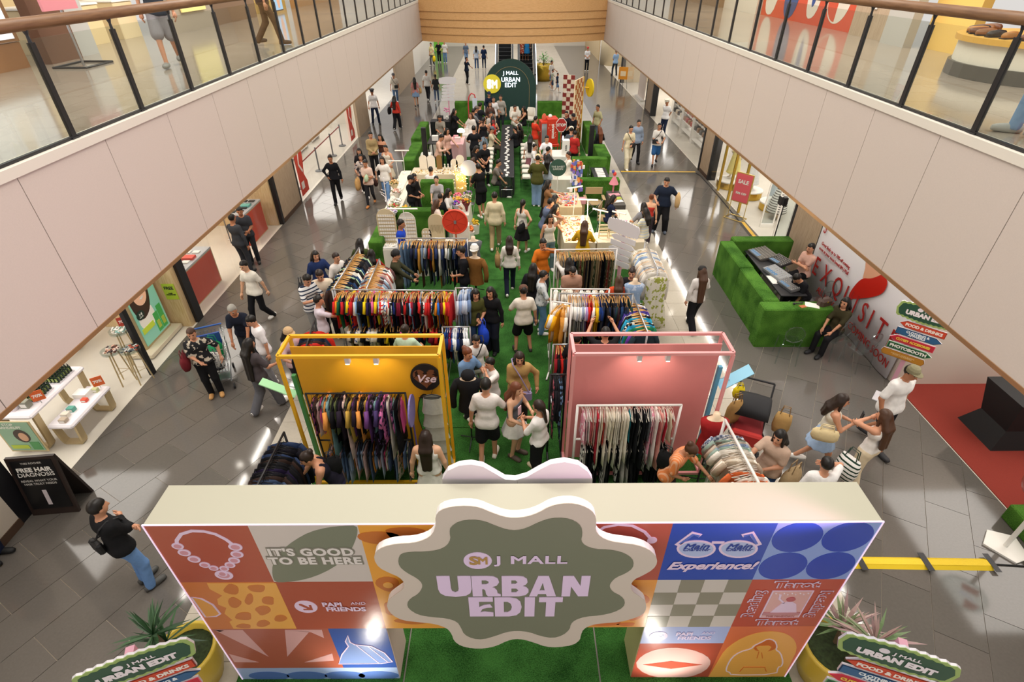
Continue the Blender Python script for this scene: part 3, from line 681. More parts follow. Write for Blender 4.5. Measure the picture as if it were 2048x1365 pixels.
def fabric(col):
    """plain cloth, or a pattern: 's:a,b' stripes, 'f:a,b' print, 'c:a,b' checks"""
    if col in _FAB: return _FAB[col]
    if ':' not in col: m = M(col, .85, spec=.2, noise=.07, nscale=14, bump=.25, bscale=22)
    else:
        k, ab = col.split(':'); a, b2 = ab.split(',')
        m = bpy.data.materials.new('cloth_pattern'); m.use_nodes = True; nt = m.node_tree; p = nt.nodes['Principled BSDF']; p.inputs['Roughness'].default_value = .85; p.inputs['Specular IOR Level'].default_value = .2
        tc = nt.nodes.new('ShaderNodeTexCoord'); cr = nt.nodes.new('ShaderNodeValToRGB'); cr.color_ramp.interpolation = 'CONSTANT'
        cr.color_ramp.elements[0].color = lin(a); cr.color_ramp.elements[1].color = lin(b2)
        if k == 's':
            w = nt.nodes.new('ShaderNodeTexWave'); w.bands_direction = 'Z'; w.inputs['Scale'].default_value = 4.2; cr.color_ramp.elements[1].position = .72; out = w.outputs[0]
        elif k == 'v':
            w = nt.nodes.new('ShaderNodeTexWave'); w.bands_direction = 'X'; w.inputs['Scale'].default_value = 9; cr.color_ramp.elements[1].position = .6; out = w.outputs[0]
        elif k == 'c':
            w = nt.nodes.new('ShaderNodeTexChecker'); w.inputs['Scale'].default_value = 24; cr.color_ramp.elements[1].position = .5; out = w.outputs[1]
        else:
            w = nt.nodes.new('ShaderNodeTexNoise'); w.inputs['Scale'].default_value = 13; cr.color_ramp.elements[1].position = .55; out = w.outputs[0]
        nt.links.new(tc.outputs['Object'], w.inputs['Vector']); nt.links.new(out, cr.inputs[0]); nt.links.new(cr.outputs[0], p.inputs['Base Color'])
    _FAB[col] = m; return m
# ================================================================== ENTRANCE GATE, printed panels and the big sign
YF = 2.9
ZA = (280, 920, 3.067); ZB = (700, 900, 2.9355); ZC = (1180, 940, 3.212)
def tr(pts, z, Y=YF): 
    o = []
    for x, y in pts:
        p = gy(z[0]+x/z[2], z[1]+y/z[2], Y); o.append((p.x, p.z))
    return o
def t1(x, y, z, Y=YF): return tr([(x, y)], z, Y)[0]
LIL = M('#efd6ee', .5); LILP = M('#d99aa6', .5)  # lilac for white print: pink light cast put into the colour
gate = thing('entrance_gate', 'wide cream entrance gate covered with colourful printed square panels', 'gate')
B().prism([(-3.23, 0), (-1.36, 0), (-1.36, 1.2), (1.4, 1.2), (1.4, 0), (3.23, 0), (3.23, 3.0), (-3.23, 3.0)], YF, 3.33).make('frame', M('#b9b6a3', .55), gate)
for x0, x1, m in ((-1.362, -1.355, '#eccfc6'), (1.395, 1.402, '#bcb681')): B().box(x0, YF, 0, x1, 3.33, 1.2).make('jamb_lining', M(m, .5), gate)
ED = M('#f3dcf5', .4, emit=.5)
for x in (-3.236, 3.236): B().box(x-.006, YF-.012, 0, x+.006, YF, 3.0).make('edge_light', ED, gate)
B().box(-3.24, YF-.012, 2.994, 3.24, YF, 3.004).make('edge_light', ED, gate)
lay = [0]
def panel(x0, x1, z0, z1, col): return B().box(x0, YF-.006, z0, x1, YF, z1).make('print_panel', M(col, .28, bump=.12, bscale=5, spec=.5), gate)
def art(par, poly, col, d=1, name='print_shape'):
    return B().prism(poly, YF-.006-.0022*d, YF-.005).make(name, M(col, .3), par)
def artd(par, c, r, col, d=1, rx=None): return art(par, disc(c, r, 28, rx), col, d)
def line(par, pts, w, col, d=2, closed=False): return B().strip(pts, w, YF-.006-.0022*d, YF-.005, closed).make('print_line', M(col, .4), par)
def ptext(par, s, c, size, col, d=3, **k): return text(s, size, M(col, .4), par, (c[0], YF-.006-.0022*d, c[1]), ext=.001, **k)
c = [-3.23, -2.32, -1.36, 1.4, 2.32, 3.23]; r = [3.0, 2.1, 1.2, .3, 0.]
# row 1, left: necklace / it's good to be here
p = panel(c[0], c[1], r[1], r[0], '#b3543c')
line(p, tr([(232, 530), (228, 490), (255, 452), (320, 432), (395, 435), (465, 452), (530, 485), (590, 530)], ZA), .035, '#efd6ee')
for x, y, k in ((235, 525, .06), (275, 565, .065), (335, 605, .065), (400, 640, .055), (455, 660, .05), (520, 662, .05), (555, 640, .055), (580, 612, .06), (598, 575, .065), (588, 530, .07), (518, 702, .095)):
    q = t1(x, y, ZA); artd(p, q, k*.8, '#efd6ee', 3, k*.9); artd(p, q, k*.5, '#d99aa6', 4, k*.58)
artd(p, t1(510, 692, ZA), .045, '#efd6ee', 5); artd(p, t1(510, 692, ZA), .03, '#d99aa6', 6)
p = panel(c[1], c[2], r[1], r[0], '#d6cbc2')
art(p, smooth_poly(tr([(1330, 400), (1337, 440), (1320, 500), (1285, 570), (1230, 630), (1130, 690), (1020, 730), (900, 748), (828, 748), (812, 700), (815, 640), (840, 590), (880, 545), (950, 490), (1040, 440), (1150, 412), (1250, 402)], ZA), 1), '#80846f')
for s, q in (("IT'S GOOD", (1050, 562)), ('TO BE HERE', (1078, 615))):
    w = t1(*q, ZA); ptext(p, s, w, .15, '#8b8676', 2, bold=.06, xs=1.0, sp=1.08); ptext(p, s, w, .15, '#e9e1da', 4, bold=.022, xs=1.0, sp=1.08)
# row 2, left: giraffe print / papi and friends
p = panel(c[0], c[1], r[2], r[1], '#d77c3a')
art(p, tr([(412, 753), (834, 753), (962, 1033), (575, 1033), (550, 990), (568, 980), (520, 940), (532, 905), (482, 885), (476, 852), (506, 830), (430, 790)], ZA), '#f0b053')
for x, y, a, b in ((565, 790, 50, 34), (720, 785, 58, 28), (580, 872, 42, 36), (672, 850, 28, 36), (790, 860, 42, 30), (640, 955, 55, 30), (757, 920, 50, 28), (755, 1000, 42, 25), (862, 968, 40, 26), (640, 1016, 50, 14), (905, 900, 0, 0)):
    if a: art(p, smooth_poly(tr([(x+a*math.cos(t)*(1+.25*math.sin(3*t+x)), y+b*math.sin(t)*(1+.2*math.cos(2*t+y))) for t in [2*PI*k/7 for k in range(7)]], ZA), 1), '#cf7a37', 2)
q = tr([(318, 838), (380, 848), (450, 885), (495, 940), (470, 955), (405, 960)], ZA); art(p, q, '#eda746', 2); line(p, q, .02, '#efd6ee', 3, True)
p = panel(c[1], c[2], r[2], r[1], '#b2553b'); q = t1(1020, 898, ZA); artd(p, q, .115, '#efd6ee', 2)
art(p, [(q[0]+a*.012, q[1]+b*.012) for a, b in ((-5, 5), (-3, 5), (3, -1), (3, 3), (5, 3), (5, -5), (-3, -5), (-3, -3), (1, -3), (-5, 3))], '#b2553b', 3)
ptext(p, 'PAPI', t1(1180, 884, ZA), .105, '#efd6ee', bold=.02, xs=1.); ptext(p, 'AND', t1(1340, 876, ZA), .07, '#efd6ee', xs=1.); ptext(p, 'FRIENDS', t1(1265, 912, ZA), .105, '#efd6ee', bold=.02, xs=1.02)
# row 3, left: sun rays / blue gown
p = panel(c[0], -1.98, r[3], r[2], '#b0604b')
for q in ([(455, 1040), (630, 1040), (790, 1205)], [(455, 1040), (490, 1052), (520, 1045)], [(890, 1040), (1040, 1052), (905, 1205)], [(890, 1040), (1115, 1040), (1130, 1090), (1050, 1055)], [(548, 1188), (730, 1240), (580, 1238)], [(1010, 1240), (1180, 1185), (1190, 1230)]):
    art(p, tr(q, ZA), '#dba9a5')
p = panel(-1.98, c[2], r[3], r[2], '#3a58a4')
q = tr([(1275, 1072), (1290, 1115), (1320, 1130), (1420, 1140), (1500, 1180), (1550, 1235), (1480, 1245), (1220, 1248), (1240, 1190), (1280, 1140), (1262, 1110)], ZA); art(p, q, '#7f97cc'); line(p, q, .014, '#efd6ee', 3, True)
line(p, tr([(1330, 1135), (1470, 1245)], ZA), .01, '#efd6ee', 3); line(p, tr([(1400, 1140), (1520, 1235)], ZA), .01, '#efd6ee', 3)
p = panel(c[0], c[2], r[4], r[3], '#a4b9e0')
for x in (-2.9, -2.45, -2.0, -1.6): artd(p, (x, .1), .11, '#5876b6', 1, .24)
# header behind the sign: giraffe print, arch and bag
p = panel(c[2], 0, r[2], r[0], '#f0a83e')
for x, z, a, b in ((-1.2, 2.8, .2, .1), (-.95, 2.86, .2, .1), (-1.1, 2.45, .14, .16), (-1.22, 2.05, .12, .14), (-1.0, 1.85, .13, .1), (-1.25, 1.6, .08, .14), (-.8, 2.6, .12, .14), (-1.05, 1.35, .2, .07), (-.6, 1.32, .2, .06)):
    art(p, smooth_poly([(x+a*math.cos(t)*(1+.25*math.sin(3*t+z*9)), z+b*math.sin(t)) for t in [2*PI*k/8 for k in range(8)]], 1), '#cc7630', 1)
artd(p, (-1.22, 2.04), .05, '#f0b053', 3); art(p, [(-.62, 3.0), (-.2, 3.0), (-.2, 2.75), (-.42, 2.7), (-.6, 2.8)], '#a9bb93', 2)
p = panel(0, c[3], r[1], r[0], '#b95a48')
line(p, tr([(40, 400), (90, 365), (180, 348), (270, 355), (350, 395), (395, 445)], ZC), .03, '#efd6ee', 2); artd(p, t1(397, 448, ZC), .045, '#efd6ee', 3)
p = panel(0, c[3], r[2], r[1], '#f3a54c')
for x, z, a, b in ((1.05, 1.95, .2, .09), (1.28, 1.75, .1, .1), (1.0, 1.7, .12, .1), (1.25, 1.45, .1, .12), (.95, 1.28, .22, .05), (.5, 1.26, .2, .05), (1.2, 1.26, .1, .04)):
    art(p, smooth_poly([(x+a*math.cos(t)*(1+.25*math.sin(3*t+z*9)), z+b*math.sin(t)) for t in [2*PI*k/8 for k in range(8)]], 1), '#df7a3c', 1)
# row 1, right: sunglasses / blue circles
p = panel(c[3], c[4], r[1], r[0], '#2c4fb4')
for x in (680, 950):
    q = [(x+118*math.cos(t), 500+56*math.sin(t)*(1 if math.sin(t) > 0 else .85)) for t in [2*PI*k/26 for k in range(26)]]
    q = tr(q, ZC); art(p, q, '#b9c6ec', 2); line(p, q, .022, '#efd6ee', 3, True)
line(p, tr([(780, 462), (860, 462)], ZC), .03, '#efd6ee', 3)
line(p, tr([(555, 482), (662, 402), (708, 420)], ZC), .05, '#efd6ee', 2); line(p, tr([(1085, 480), (1035, 400), (975, 420)], ZC), .05, '#efd6ee', 2)
line(p, tr([(575, 472), (662, 410), (700, 422)], ZC), .025, '#5a74c9', 3); line(p, tr([(1068, 472), (1033, 408), (985, 422)], ZC), .025, '#5a74c9', 3)
for x in (680, 955):
    ptext(p, 'Main', t1(x, 487, ZC), .11, '#23409c', 4, bold=.01, shear=.3, xs=1.1); ptext(p, 'Character', t1(x-2, 507, ZC), .055, '#23409c', 4, shear=.3, xs=1.1)
ptext(p, 'Experience!', t1(775, 612, ZC), .165, '#efd6ee', 3, bold=.02, shear=.35, xs=1.05)
p = panel(c[4], c[5], r[1], r[0], '#8fa9e2')
for x in (2.55, 3.0):
    for z in (2.775, 2.325): artd(p, (x, z), .222, '#2549b5')
# row 2, right: checks / tarot
p = panel(c[3], c[4], r[2], r[1], '#d8cfc6')
for i in range(4):
    for j in range(4):
        if (i+j) % 2: art(p, [(c[3]+.23*i, r[1]-.225*j), (c[3]+.23*(i+1), r[1]-.225*j), (c[3]+.23*(i+1), r[1]-.225*(j+1)), (c[3]+.23*i, r[1]-.225*(j+1))], '#96917f')
p = panel(c[4], c[5], r[2], r[1], '#c4523d'); CX = (c[4]+c[5])/2
for s, q, ro in (('Tarot', (CX, 2.01), (PI/2, 0, 0)), ('Tarot', (CX, 1.29), (PI/2, 0, 0)), ('Reading', (c[4]+.12, 1.65), (PI/2, -PI/2, 0)), ('Reading', (c[5]-.12, 1.65), (PI/2, PI/2, 0))):
    ptext(p, s, q, .16, '#efd6ee', 2, bold=.035, rot=ro, xs=1.2 if s == 'Tarot' else 1.); ptext(p, s, q, .16, '#c4523d', 5, rot=ro, xs=1.2 if s == 'Tarot' else 1.)
q = [(CX-.2, 1.4), (CX+.2, 1.4), (CX+.2, 1.9), (CX-.2, 1.9)]; art(p, q, '#e6b3ae', 2); line(p, q, .018, '#efd6ee', 3, True)
art(p, [(CX-.12, 1.5), (CX+.15, 1.5), (CX+.1, 1.66), (CX+.03, 1.72), (CX-.05, 1.68)], '#efd6ee', 4); artd(p, (CX+.02, 1.75), .04, '#c4636a', 5, .045); line(p, [(CX-.03, 1.68), (CX-.1, 1.76), (CX-.11, 1.84)], .022, '#efd6ee', 4)
art(p, [(CX-.19, 1.45), (CX+.19, 1.45), (CX+.19, 1.5), (CX-.19, 1.5)], '#c98a90', 5); ptext(p, 'THE MAGICIAN', (CX, 1.425), .036, '#b1545a', 5, xs=1.2)
for k in range(9): artd(p, (CX-.16+.04*k, 1.86-.02*(k % 2)), .008, '#f6e6ef', 5)
# row 3, right: papi strip, eye, hoodie
p = panel(c[3], c[4], .84, r[2], '#b3bfec'); q = t1(438, 1066, ZC); artd(p, q, .1, '#e8d7f3', 2)
art(p, [(q[0]+a*.011, q[1]+b*.011) for a, b in ((-5, 5), (-3, 5), (3, -1), (3, 3), (5, 3), (5, -5), (-3, -5), (-3, -3), (1, -3), (-5, 3))], '#b3bfec', 3)
ptext(p, 'PAPI', t1(605, 1051, ZC), .095, '#e8d7f3', bold=.02, xs=1.); ptext(p, 'AND', t1(760, 1043, ZC), .065, '#e8d7f3', xs=1.); ptext(p, 'FRIENDS', t1(668, 1076, ZC), .095, '#e8d7f3', bold=.02, xs=1.02)
p = panel(c[3], c[4], 0, .84, '#b85240')
art(p, smooth_poly(tr([(285, 1250), (330, 1190), (420, 1150), (530, 1138), (650, 1150), (750, 1190), (780, 1235), (740, 1290), (640, 1330), (480, 1340), (350, 1310)], ZC), 1), '#e6b8b0', 1)
art(p, tr([(340, 1248), (520, 1225), (720, 1248), (520, 1275)], ZC), '#b85240', 2)
p = panel(c[4], c[5], 0, r[2], '#e5764a')
art(p, [(CX+.42*math.cos(t), .5+.6*math.sin(t)) for t in [PI*k/16 for k in range(17)]]+[(CX-.45, 0), (CX+.45, 0)], '#f5b357')
q = smooth_poly(tr([(1095, 1105), (1140, 1080), (1185, 1092), (1200, 1130), (1190, 1152), (1222, 1170), (1238, 1230), (1225, 1260), (1205, 1262), (1195, 1310), (905, 1315), (895, 1295), (870, 1290), (880, 1250), (910, 1200), (960, 1165), (1035, 1145), (1050, 1125)], ZC), 1)
art(p, q, '#f5b357', 2); line(p, q, .016, '#f6e1ea', 3, True); art(p, smooth_poly(tr([(1100, 1108), (1140, 1085), (1180, 1095), (1195, 1128), (1180, 1150), (1110, 1165), (1045, 1150), (1065, 1120)], ZC), 1), '#d9702f', 4)
art(p, smooth_poly(tr([(1060, 1125), (1170, 1120), (1140, 1160), (1100, 1168), (1075, 1150)], ZC), 1), '#f5b357', 5)
line(p, tr([(960, 1290), (985, 1262), (1120, 1262), (1130, 1290)], ZC), .008, '#d9702f', 4); line(p, tr([(1082, 1165), (1070, 1205)], ZC), .006, '#d9702f', 4); line(p, tr([(1100, 1165), (1105, 1205)], ZC), .006, '#d9702f', 4)
ptext(p, "IT'S GIVING", t1(1010, 1358, ZC), .14, '#f6d66a', 3, bold=.03)
# ---- the wavy sign standing proud of the gate
YS = 2.74
so = thing('entrance_sign', 'large wavy cream and olive sign reading URBAN EDIT on the entrance gate', 'sign')
outer = [(505,440),(500,390),(530,350),(600,330),(690,325),(760,335),(830,365),(900,390),(960,398),(1040,390),(1110,365),(1170,330),(1240,312),(1320,312),(1390,335),(1435,370),(1448,420),(1440,470),(1470,510),(1530,535),(1600,545),(1680,555),(1750,580),(1795,620),(1805,660),(1780,700),(1720,735),(1665,760),(1645,795),(1655,830),(1700,860),(1735,890),(1740,930),(1720,965),(1660,990),(1580,1010),(1500,1015),(1420,1025),(1370,1050),(1355,1085),(1350,1115),(1310,1145),(1220,1158),(1150,1155),(1080,1130),(1020,1112),(970,1108),(920,1120),(860,1150),(790,1165),(720,1165),(650,1150),(610,1120),(598,1080),(570,1045),(500,1020),(400,1010),(310,1000),(250,970),(215,925),(225,880),(270,845),(315,815),(322,780),(290,745),(230,720),(170,690),(140,640),(150,595),(200,565),(280,548),(370,545),(440,525),(485,495)]
inner = [(585,480),(590,450),(640,415),(720,405),(790,415),(850,440),(920,465),(980,470),(1040,455),(1110,420),(1180,397),(1260,395),(1320,412),(1358,445),(1365,490),(1355,530),(1380,560),(1440,580),(1520,582),(1590,595),(1640,620),(1665,650),(1660,690),(1620,720),(1560,745),(1530,775),(1522,800),(1540,830),(1590,855),(1615,885),(1605,920),(1550,950),(1470,968),(1380,975),(1320,995),(1295,1020),(1290,1050),(1250,1085),(1190,1102),(1120,1090),(1050,1065),(980,1058),(920,1065),(850,1090),(780,1110),(720,1105),(670,1080),(652,1040),(630,1005),(570,985),(480,978),(400,965),(345,930),(335,900),(355,870),(400,845),(425,810),(425,780),(395,750),(330,715),(290,680),(283,640),(300,605),(360,595),(440,595),(520,585),(570,560),(592,520)]
po = smooth_poly(tr(outer, ZB, YS), 1); pi_ = smooth_poly(tr(inner, ZB, YS), 1)
B().prism(po, YS, YS+.07).make('board', M('#f4f1f0', .4), so)
B().prism(po, YS-.006, YS).make('face', M('#d8cabb', .55, bump=.15, bscale=4), so); B().prism(pi_, YS-.010, YS-.005).make('inner_face', M('#7b7e68', .55, bump=.15, bscale=4), so)
for x in (-.5, .5): B().box(x-.03, YS+.07, 1.9, x+.03, YF, 1.96).make('bracket', DSTEEL, so)
# heavy display letters, each a piece of its own
GL = {
 'U': [[(0, 1), (.34, 1), (.34, .38), (.36, .26), (.44, .2), (.52, .26), (.54, .38), (.54, 1), (.88, 1), (.88, .36), (.84, .16), (.72, .03), (.44, -.03), (.16, .03), (.04, .16), (0, .36)]],
 'R': [[(0, 0), (.32, 0), (.32, .36), (.38, .36), (.42, .3), (.44, .1), (.5, .0), (.92, 0), (.92, .1), (.82, .14), (.8, .3), (.72, .42), (.64, .46), (.8, .54), (.88, .7), (.84, .88), (.7, .98), (.5, 1), (0, 1)], [(.32, .6), (.46, .6), (.54, .66), (.54, .74), (.46, .8), (.32, .8)]],
 'B': [[(0, 0), (.58, 0), (.8, .06), (.9, .2), (.9, .34), (.82, .46), (.7, .52), (.8, .58), (.86, .7), (.84, .86), (.72, .97), (.52, 1), (0, 1)], [(.32, .62), (.46, .62), (.53, .7), (.46, .8), (.32, .8)], [(.32, .2), (.48, .2), (.56, .3), (.48, .4), (.32, .4)]],
 'A': [[(-.08, 0), (.26, 0), (.3, .12), (.64, .12), (.68, 0), (1.08, 0), (.72, 1), (.28, 1)], [(.36, .3), (.58, .3), (.48, .68)]],
 'N': [[(0, 0), (.3, 0), (.3, .5), (.58, 0), (.92, 0), (.92, 1), (.62, 1), (.62, .52), (.36, 1), (0, 1)]],
 'E': [[(0, 0), (.8, 0), (.8, .2), (.5, .26), (.36, .22), (.44, .4), (.6, .46), (.78, .48), (.7, .64), (.5, .6), (.34, .5), (.34, .78), (.8, .78), (.8, 1), (0, 1)]],
 'D': [[(0, 0), (.52, 0), (.78, .06), (.92, .22), (.97, .5), (.92, .78), (.78, .94), (.52, 1), (0, 1)], [(.33, .22), (.46, .22), (.58, .32), (.62, .5), (.58, .68), (.46, .78), (.33, .78)]],
 'I': [[(0, 0), (.36, 0), (.36, 1), (0, 1)]], 'T': [[(.26, 0), (.62, 0), (.62, .76), (.9, .76), (.9, 1), (-.02, 1), (-.02, .76), (.26, .76)]]}
def glyph(ch, x0, z0, w, h, y, mat, par):
    cu = bpy.data.curves.new('letter_'+ch.lower(), 'CURVE'); cu.dimensions = '2D'; cu.fill_mode = 'BOTH'; cu.extrude = .003
    for loop in GL[ch]:
        sp = cu.splines.new('POLY'); sp.points.add(len(loop)-1); sp.use_cyclic_u = True
        for k, (a, b) in enumerate(loop): sp.points[k].co = (x0+a*w, z0+b*h, 0, 1)
    cu.materials.append(mat); o = bpy.data.objects.new('letter_'+ch.lower(), cu); COL.objects.link(o); o.parent = par; o.location = (0, y, 0); o.rotation_euler = (PI/2, 0, 0)
LM = M('#ecd3f1', .5)  # white sign letters tinted lilac, the pink light painted into their colour
def row(s, xs, zt, zb, z=ZB):
    for ch, (a, b) in zip(s, xs):
        p0 = t1(a, zb, z, YS); p1 = t1(b, zt, z, YS); m = max(q[0] for q in GL[ch][0]); glyph(ch, p0[0], p0[1], (p1[0]-p0[0])/m, p1[1]-p0[1], YS-.014, LM, so)
row('URBAN', [(525, 708), (722, 882), (893, 1050), (1062, 1218), (1240, 1412)], 733, 852); row('EDIT', [(705, 838), (852, 1008), (1024, 1086), (1108, 1250)], 858, 970)
q = t1(750, 645, ZB, YS); B().prism(disc(q, .125, 28, .125), YS-.014, YS-.008).make('round_logo', LM, so)
ARM_C = M('#b9914f', .5)
text('S', .17, ARM_C, so, (q[0]-.035, YS-.018, q[1]), bold=.02); text('M', .15, ARM_C, so, (q[0]+.045, YS-.018, q[1]), bold=.015, xs=.8)
q = t1(1052, 641, ZB, YS); text('J MALL', .16, LM, so, (q[0]+.02, YS-.016, q[1]), bold=.014, xs=1.22, sp=1.1)
# the twin sign on the far side of the gate, its white back showing above the deck
bs = thing('rear_sign', 'white back of the wavy sign behind the gate deck', 'sign')
bk = tr([(545, 230), (543, 165), (575, 115), (640, 85), (710, 77), (780, 90), (850, 130), (910, 165), (970, 170), (1040, 150), (1110, 110), (1180, 75), (1260, 63), (1340, 80), (1395, 120), (1422, 165), (1420, 230)], ZB, 3.42)
B().prism(bk[:1]+smooth_poly(bk[1:-1], 0)+bk[-1:]+[(bk[-1][0], 2.2), (bk[0][0], 2.2)], 3.4, 3.46).make('board', M('#e9e6ec', .5), bs)
B().box(-.02, 3.33, 2.5, .02, 3.4, 2.9).make('bracket', DSTEEL, bs); mx_ = (bk[0][0]+bk[-1][0])/2; B().box(mx_-.002, 3.398, 2.3, mx_+.002, 3.401, bk[8][1]-.01).make('seam', M('#b5b2b8', .6), bs)
# floodlights washing the gate from below
for x in (-1.75, 1.75):
    t = thing('floodlight', 'small black floodlight aimed up at the %s side of the gate' % ('left' if x < 0 else 'right'), 'lamp', (x, 2.2, .02))
    B().box(-.12, -.05, .06, .12, .05, .22).make('housing', BLACK, t); B().tube([(-.14, 0, .14), (-.14, 0, .0), (.14, 0, .0), (.14, 0, .14)], .012).make('yoke', BLACK, t); B().box(-.1, .05, .08, .1, .056, .2).make('lens', glow('#fff2dc', 6), t)
    l = bpy.data.lights.new('floodlight_lamp', 'SPOT'); l.energy = 38; l.color = (1, .93, .82); l.spot_size = rad(95); l.spot_blend = .8; l.shadow_soft_size = .08
    o = bpy.data.objects.new('floodlight_lamp', l); COL.objects.link(o); o.parent = t; o.location = (0, .1, .14); o.rotation_euler = (rad(118), 0, 0)
# ================================================================== ARROW SIGNPOSTS
def wavy(w, h, n=11):
    o = []
    for i in range(n*2+1):
        t = i/(n*2); x = -w/2+w*t; o.append((x, h*(.36+.14*math.sin(t*PI)+(.06 if i % 2 else -.0))))
    o.append((w/2+.03, .02))
    for i in range(n*2+1):
        t = i/(n*2); x = w/2-w*t; o.append((x, -h*(.36+.14*math.sin(t*PI)+(.06 if i % 2 else 0))))
    o.append((-w/2-.03, 0)); return o
def signpost(label, xy, phi, front=True):
    t = thing('signpost', label, 'sign', (xy[0], xy[1], 0), phi)
    pink = M('#d9a2b4', .5); wht = M('#dedbe0', .55)
    B().box(-.035, .012, .02, .035, .08, 2.12).make('post', pink, t); B().bbox(-.17, -.13, 0, .17, .21, .022, .008).make('base_plate', wht, t)
    h = B().prism(wavy(.87, .34), -.012, .012).make('header_board', wht, t); h.location = (0, 0, 1.95)
    if front:
        a = B().prism(wavy(.87, .34), -.018, -.012).make('header_border', M('#9cb568', .5), h); B().prism(wavy(.80, .27), -.022, -.016).make('header_face', M('#244f3a', .5), h)
        text('URBAN EDIT', .11, M('#f0e6ea', .5), h, (0, -.026, -.035), bold=.035, xs=.98); text('J MALL', .06, M('#f0e6ea', .5), h, (.06, -.026, .065), bold=.015, xs=1.2)
        B().prism(disc((-.12, .065), .035, 18, .042), -.026, -.02).make('round_logo', M('#e8dfe6', .5), h)
    rows = [('FOOD & DRINKS', '#cf4424', '#f7e9df', -1, '#8e2a1a'), ('CLOTHING &\nAPPARELS', '#2a5f8c', '#eaf0f4', 1, '#16365a'), ('CUTESY ACCESORIES', '#c8283a', '#f2d34a', -1, '#e2556a'), ('PHOTOBOOTH', '#1f5537', '#f2efe6', 1, '#79b277'), ('AND MANY MORE BOOTHS\nSHOPS AND SURPRISES', '#c08326', '#f0dca8', 0, '#96621a')]
    for k, (s, col, tcol, d, rim) in enumerate(rows):
        z = 1.68-.16*k; ox = (.03, .03, -.02, .0, -.05)[k]
        def bd(m):
            L, hh = .35-m, .0675-m
            if d < 0: return [(-L, 0), (-L+.1, -hh), (L, -hh), (L, hh), (-L+.1, hh)]
            if d > 0: return [(L, 0), (L-.1, hh), (-L, hh), (-L, -hh), (L-.1, -hh)]
            return [(-L, 0), (-L+.03, -hh), (L-.03, -hh), (L, 0), (L-.03, hh), (-L+.03, hh)]
        b = B().prism(bd(0), -.01, .012).make('arrow_board', wht, t); b.location = (ox, 0, z)
        if front:
            B().prism(bd(.002), -.014, -.009).make('border', M(rim, .5), b); B().prism(bd(.012), -.018, -.012).make('face', M(col, .5), b)
            sz = (.074, .062, .064, .082, .03)[k]; text(s, sz, M(tcol, .5), b, (.02*-d, -.021, 0), bold=.028 if k < 4 else 0, xs=(1.0, .95, .86, 1.0, 1.)[k], ext=.001, ls=.8)
    return t
signpost('arrow signpost with green header beside the red carpet and the white banner', (7.23, 7.84), rad(-42))
signpost('arrow signpost in the lower right corner in front of the spiky plant', (3.40, 2.25), rad(-20))
signpost('arrow signpost in the lower left corner in front of the dark green plant', (-3.33, 2.22), rad(22))
signpost('white back of an arrow signpost on a pink post beside the jewellery table', (2.6, 11.65), rad(-48), False)
signpost('white back of an arrow signpost far off behind the turf wall', gz(900, 240)[:2], rad(10), False)
# ================================================================== CLOTHES RACKS
_GM = {}
def garment_mesh(kind, v=0):
    if (kind, v) in _GM: return _GM[kind, v]
    rn = random.Random(hash(kind) % 97+v*13 if False else sum(map(ord, kind))+v*13)
    P = {'tee': [(-.08, .07), (-.10, .17), (-.14, .235), (-.32, .225), (-.55, .23), (-.72, .24)], 'long': [(-.08, .07), (-.10, .17), (-.14, .24), (-.35, .24), (-.6, .25), (-.74, .25)],
         'tank': [(-.10, .10), (-.2, .11), (-.26, .18), (-.4, .17), (-.55, .19), (-.62, .2)], 'dress': [(-.08, .09), (-.12, .17), (-.3, .17), (-.45, .16), (-.8, .24), (-1.05, .28)],
         'trousers': [(-.10, .17), (-.16, .19), (-.35, .2), (-.7, .17), (-1.0, .16), (-1.12, .165)], 'shorts': [(-.10, .17), (-.15, .19), (-.25, .21), (-.35, .22), (-.42, .23)], 'skirt': [(-.10, .15), (-.16, .18), (-.3, .21), (-.5, .25), (-.62, .27)]}[kind]
    b = B(); n = 7; vs = []; fs = []; th = {'long': .045, 'tee': .03, 'dress': .035, 'trousers': .025}.get(kind, .022); ph = rn.random()*6
    for sg in (-1, 1):
        for i, (z, w) in enumerate(P):
            for k in range(n):
                t = k/(n-1)*2-1; e = math.sqrt(max(0, 1-t*t))
                y = sg*th*(.25+.75*e)*(.6+.4*min(1, i/2))+.014*math.sin(t*5+ph+i*.9)*min(1, i/2)
                if abs(t) > .99: y = .014*math.sin(t*5+ph+i*.9)*min(1, i/2)
                vs.append((t*w, y, z+(.02*abs(t) if i == len(P)-1 else 0)-(0 if i else .02*(1-abs(t)))))
    m = len(P)*n
    for o, fl in ((0, 0), (m, 1)):
        for i in range(len(P)-1):
            for k in range(n-1):
                q = (o+i*n+k, o+i*n+k+1, o+(i+1)*n+k+1, o+(i+1)*n+k); fs.append(q if fl else q[::-1])
    for i in (0, len(P)-1):
        for k in range(n-1): q = (i*n+k, i*n+k+1, m+i*n+k+1, m+i*n+k); fs.append(q if i == 0 else q[::-1])
    b.add(vs, fs)
    if kind == 'tee':
        for s in (-1, 1): b.tube([(s*.20, 0, -.15), (s*.26, .01*s, -.24), (s*.29, .015, -.36)], [.05, .055, .06], 6)
    if kind == 'long':
        for s in (-1, 1): b.tube([(s*.20, 0, -.15), (s*.265, .012*s, -.3), (s*.285, .02, -.5), (s*.28, .01, -.72)], [.05, .05, .045, .04], 6)
    _GM[kind, v] = b.mesh('garment', WHITE, True); return _GM[kind, v]
_HM = {}
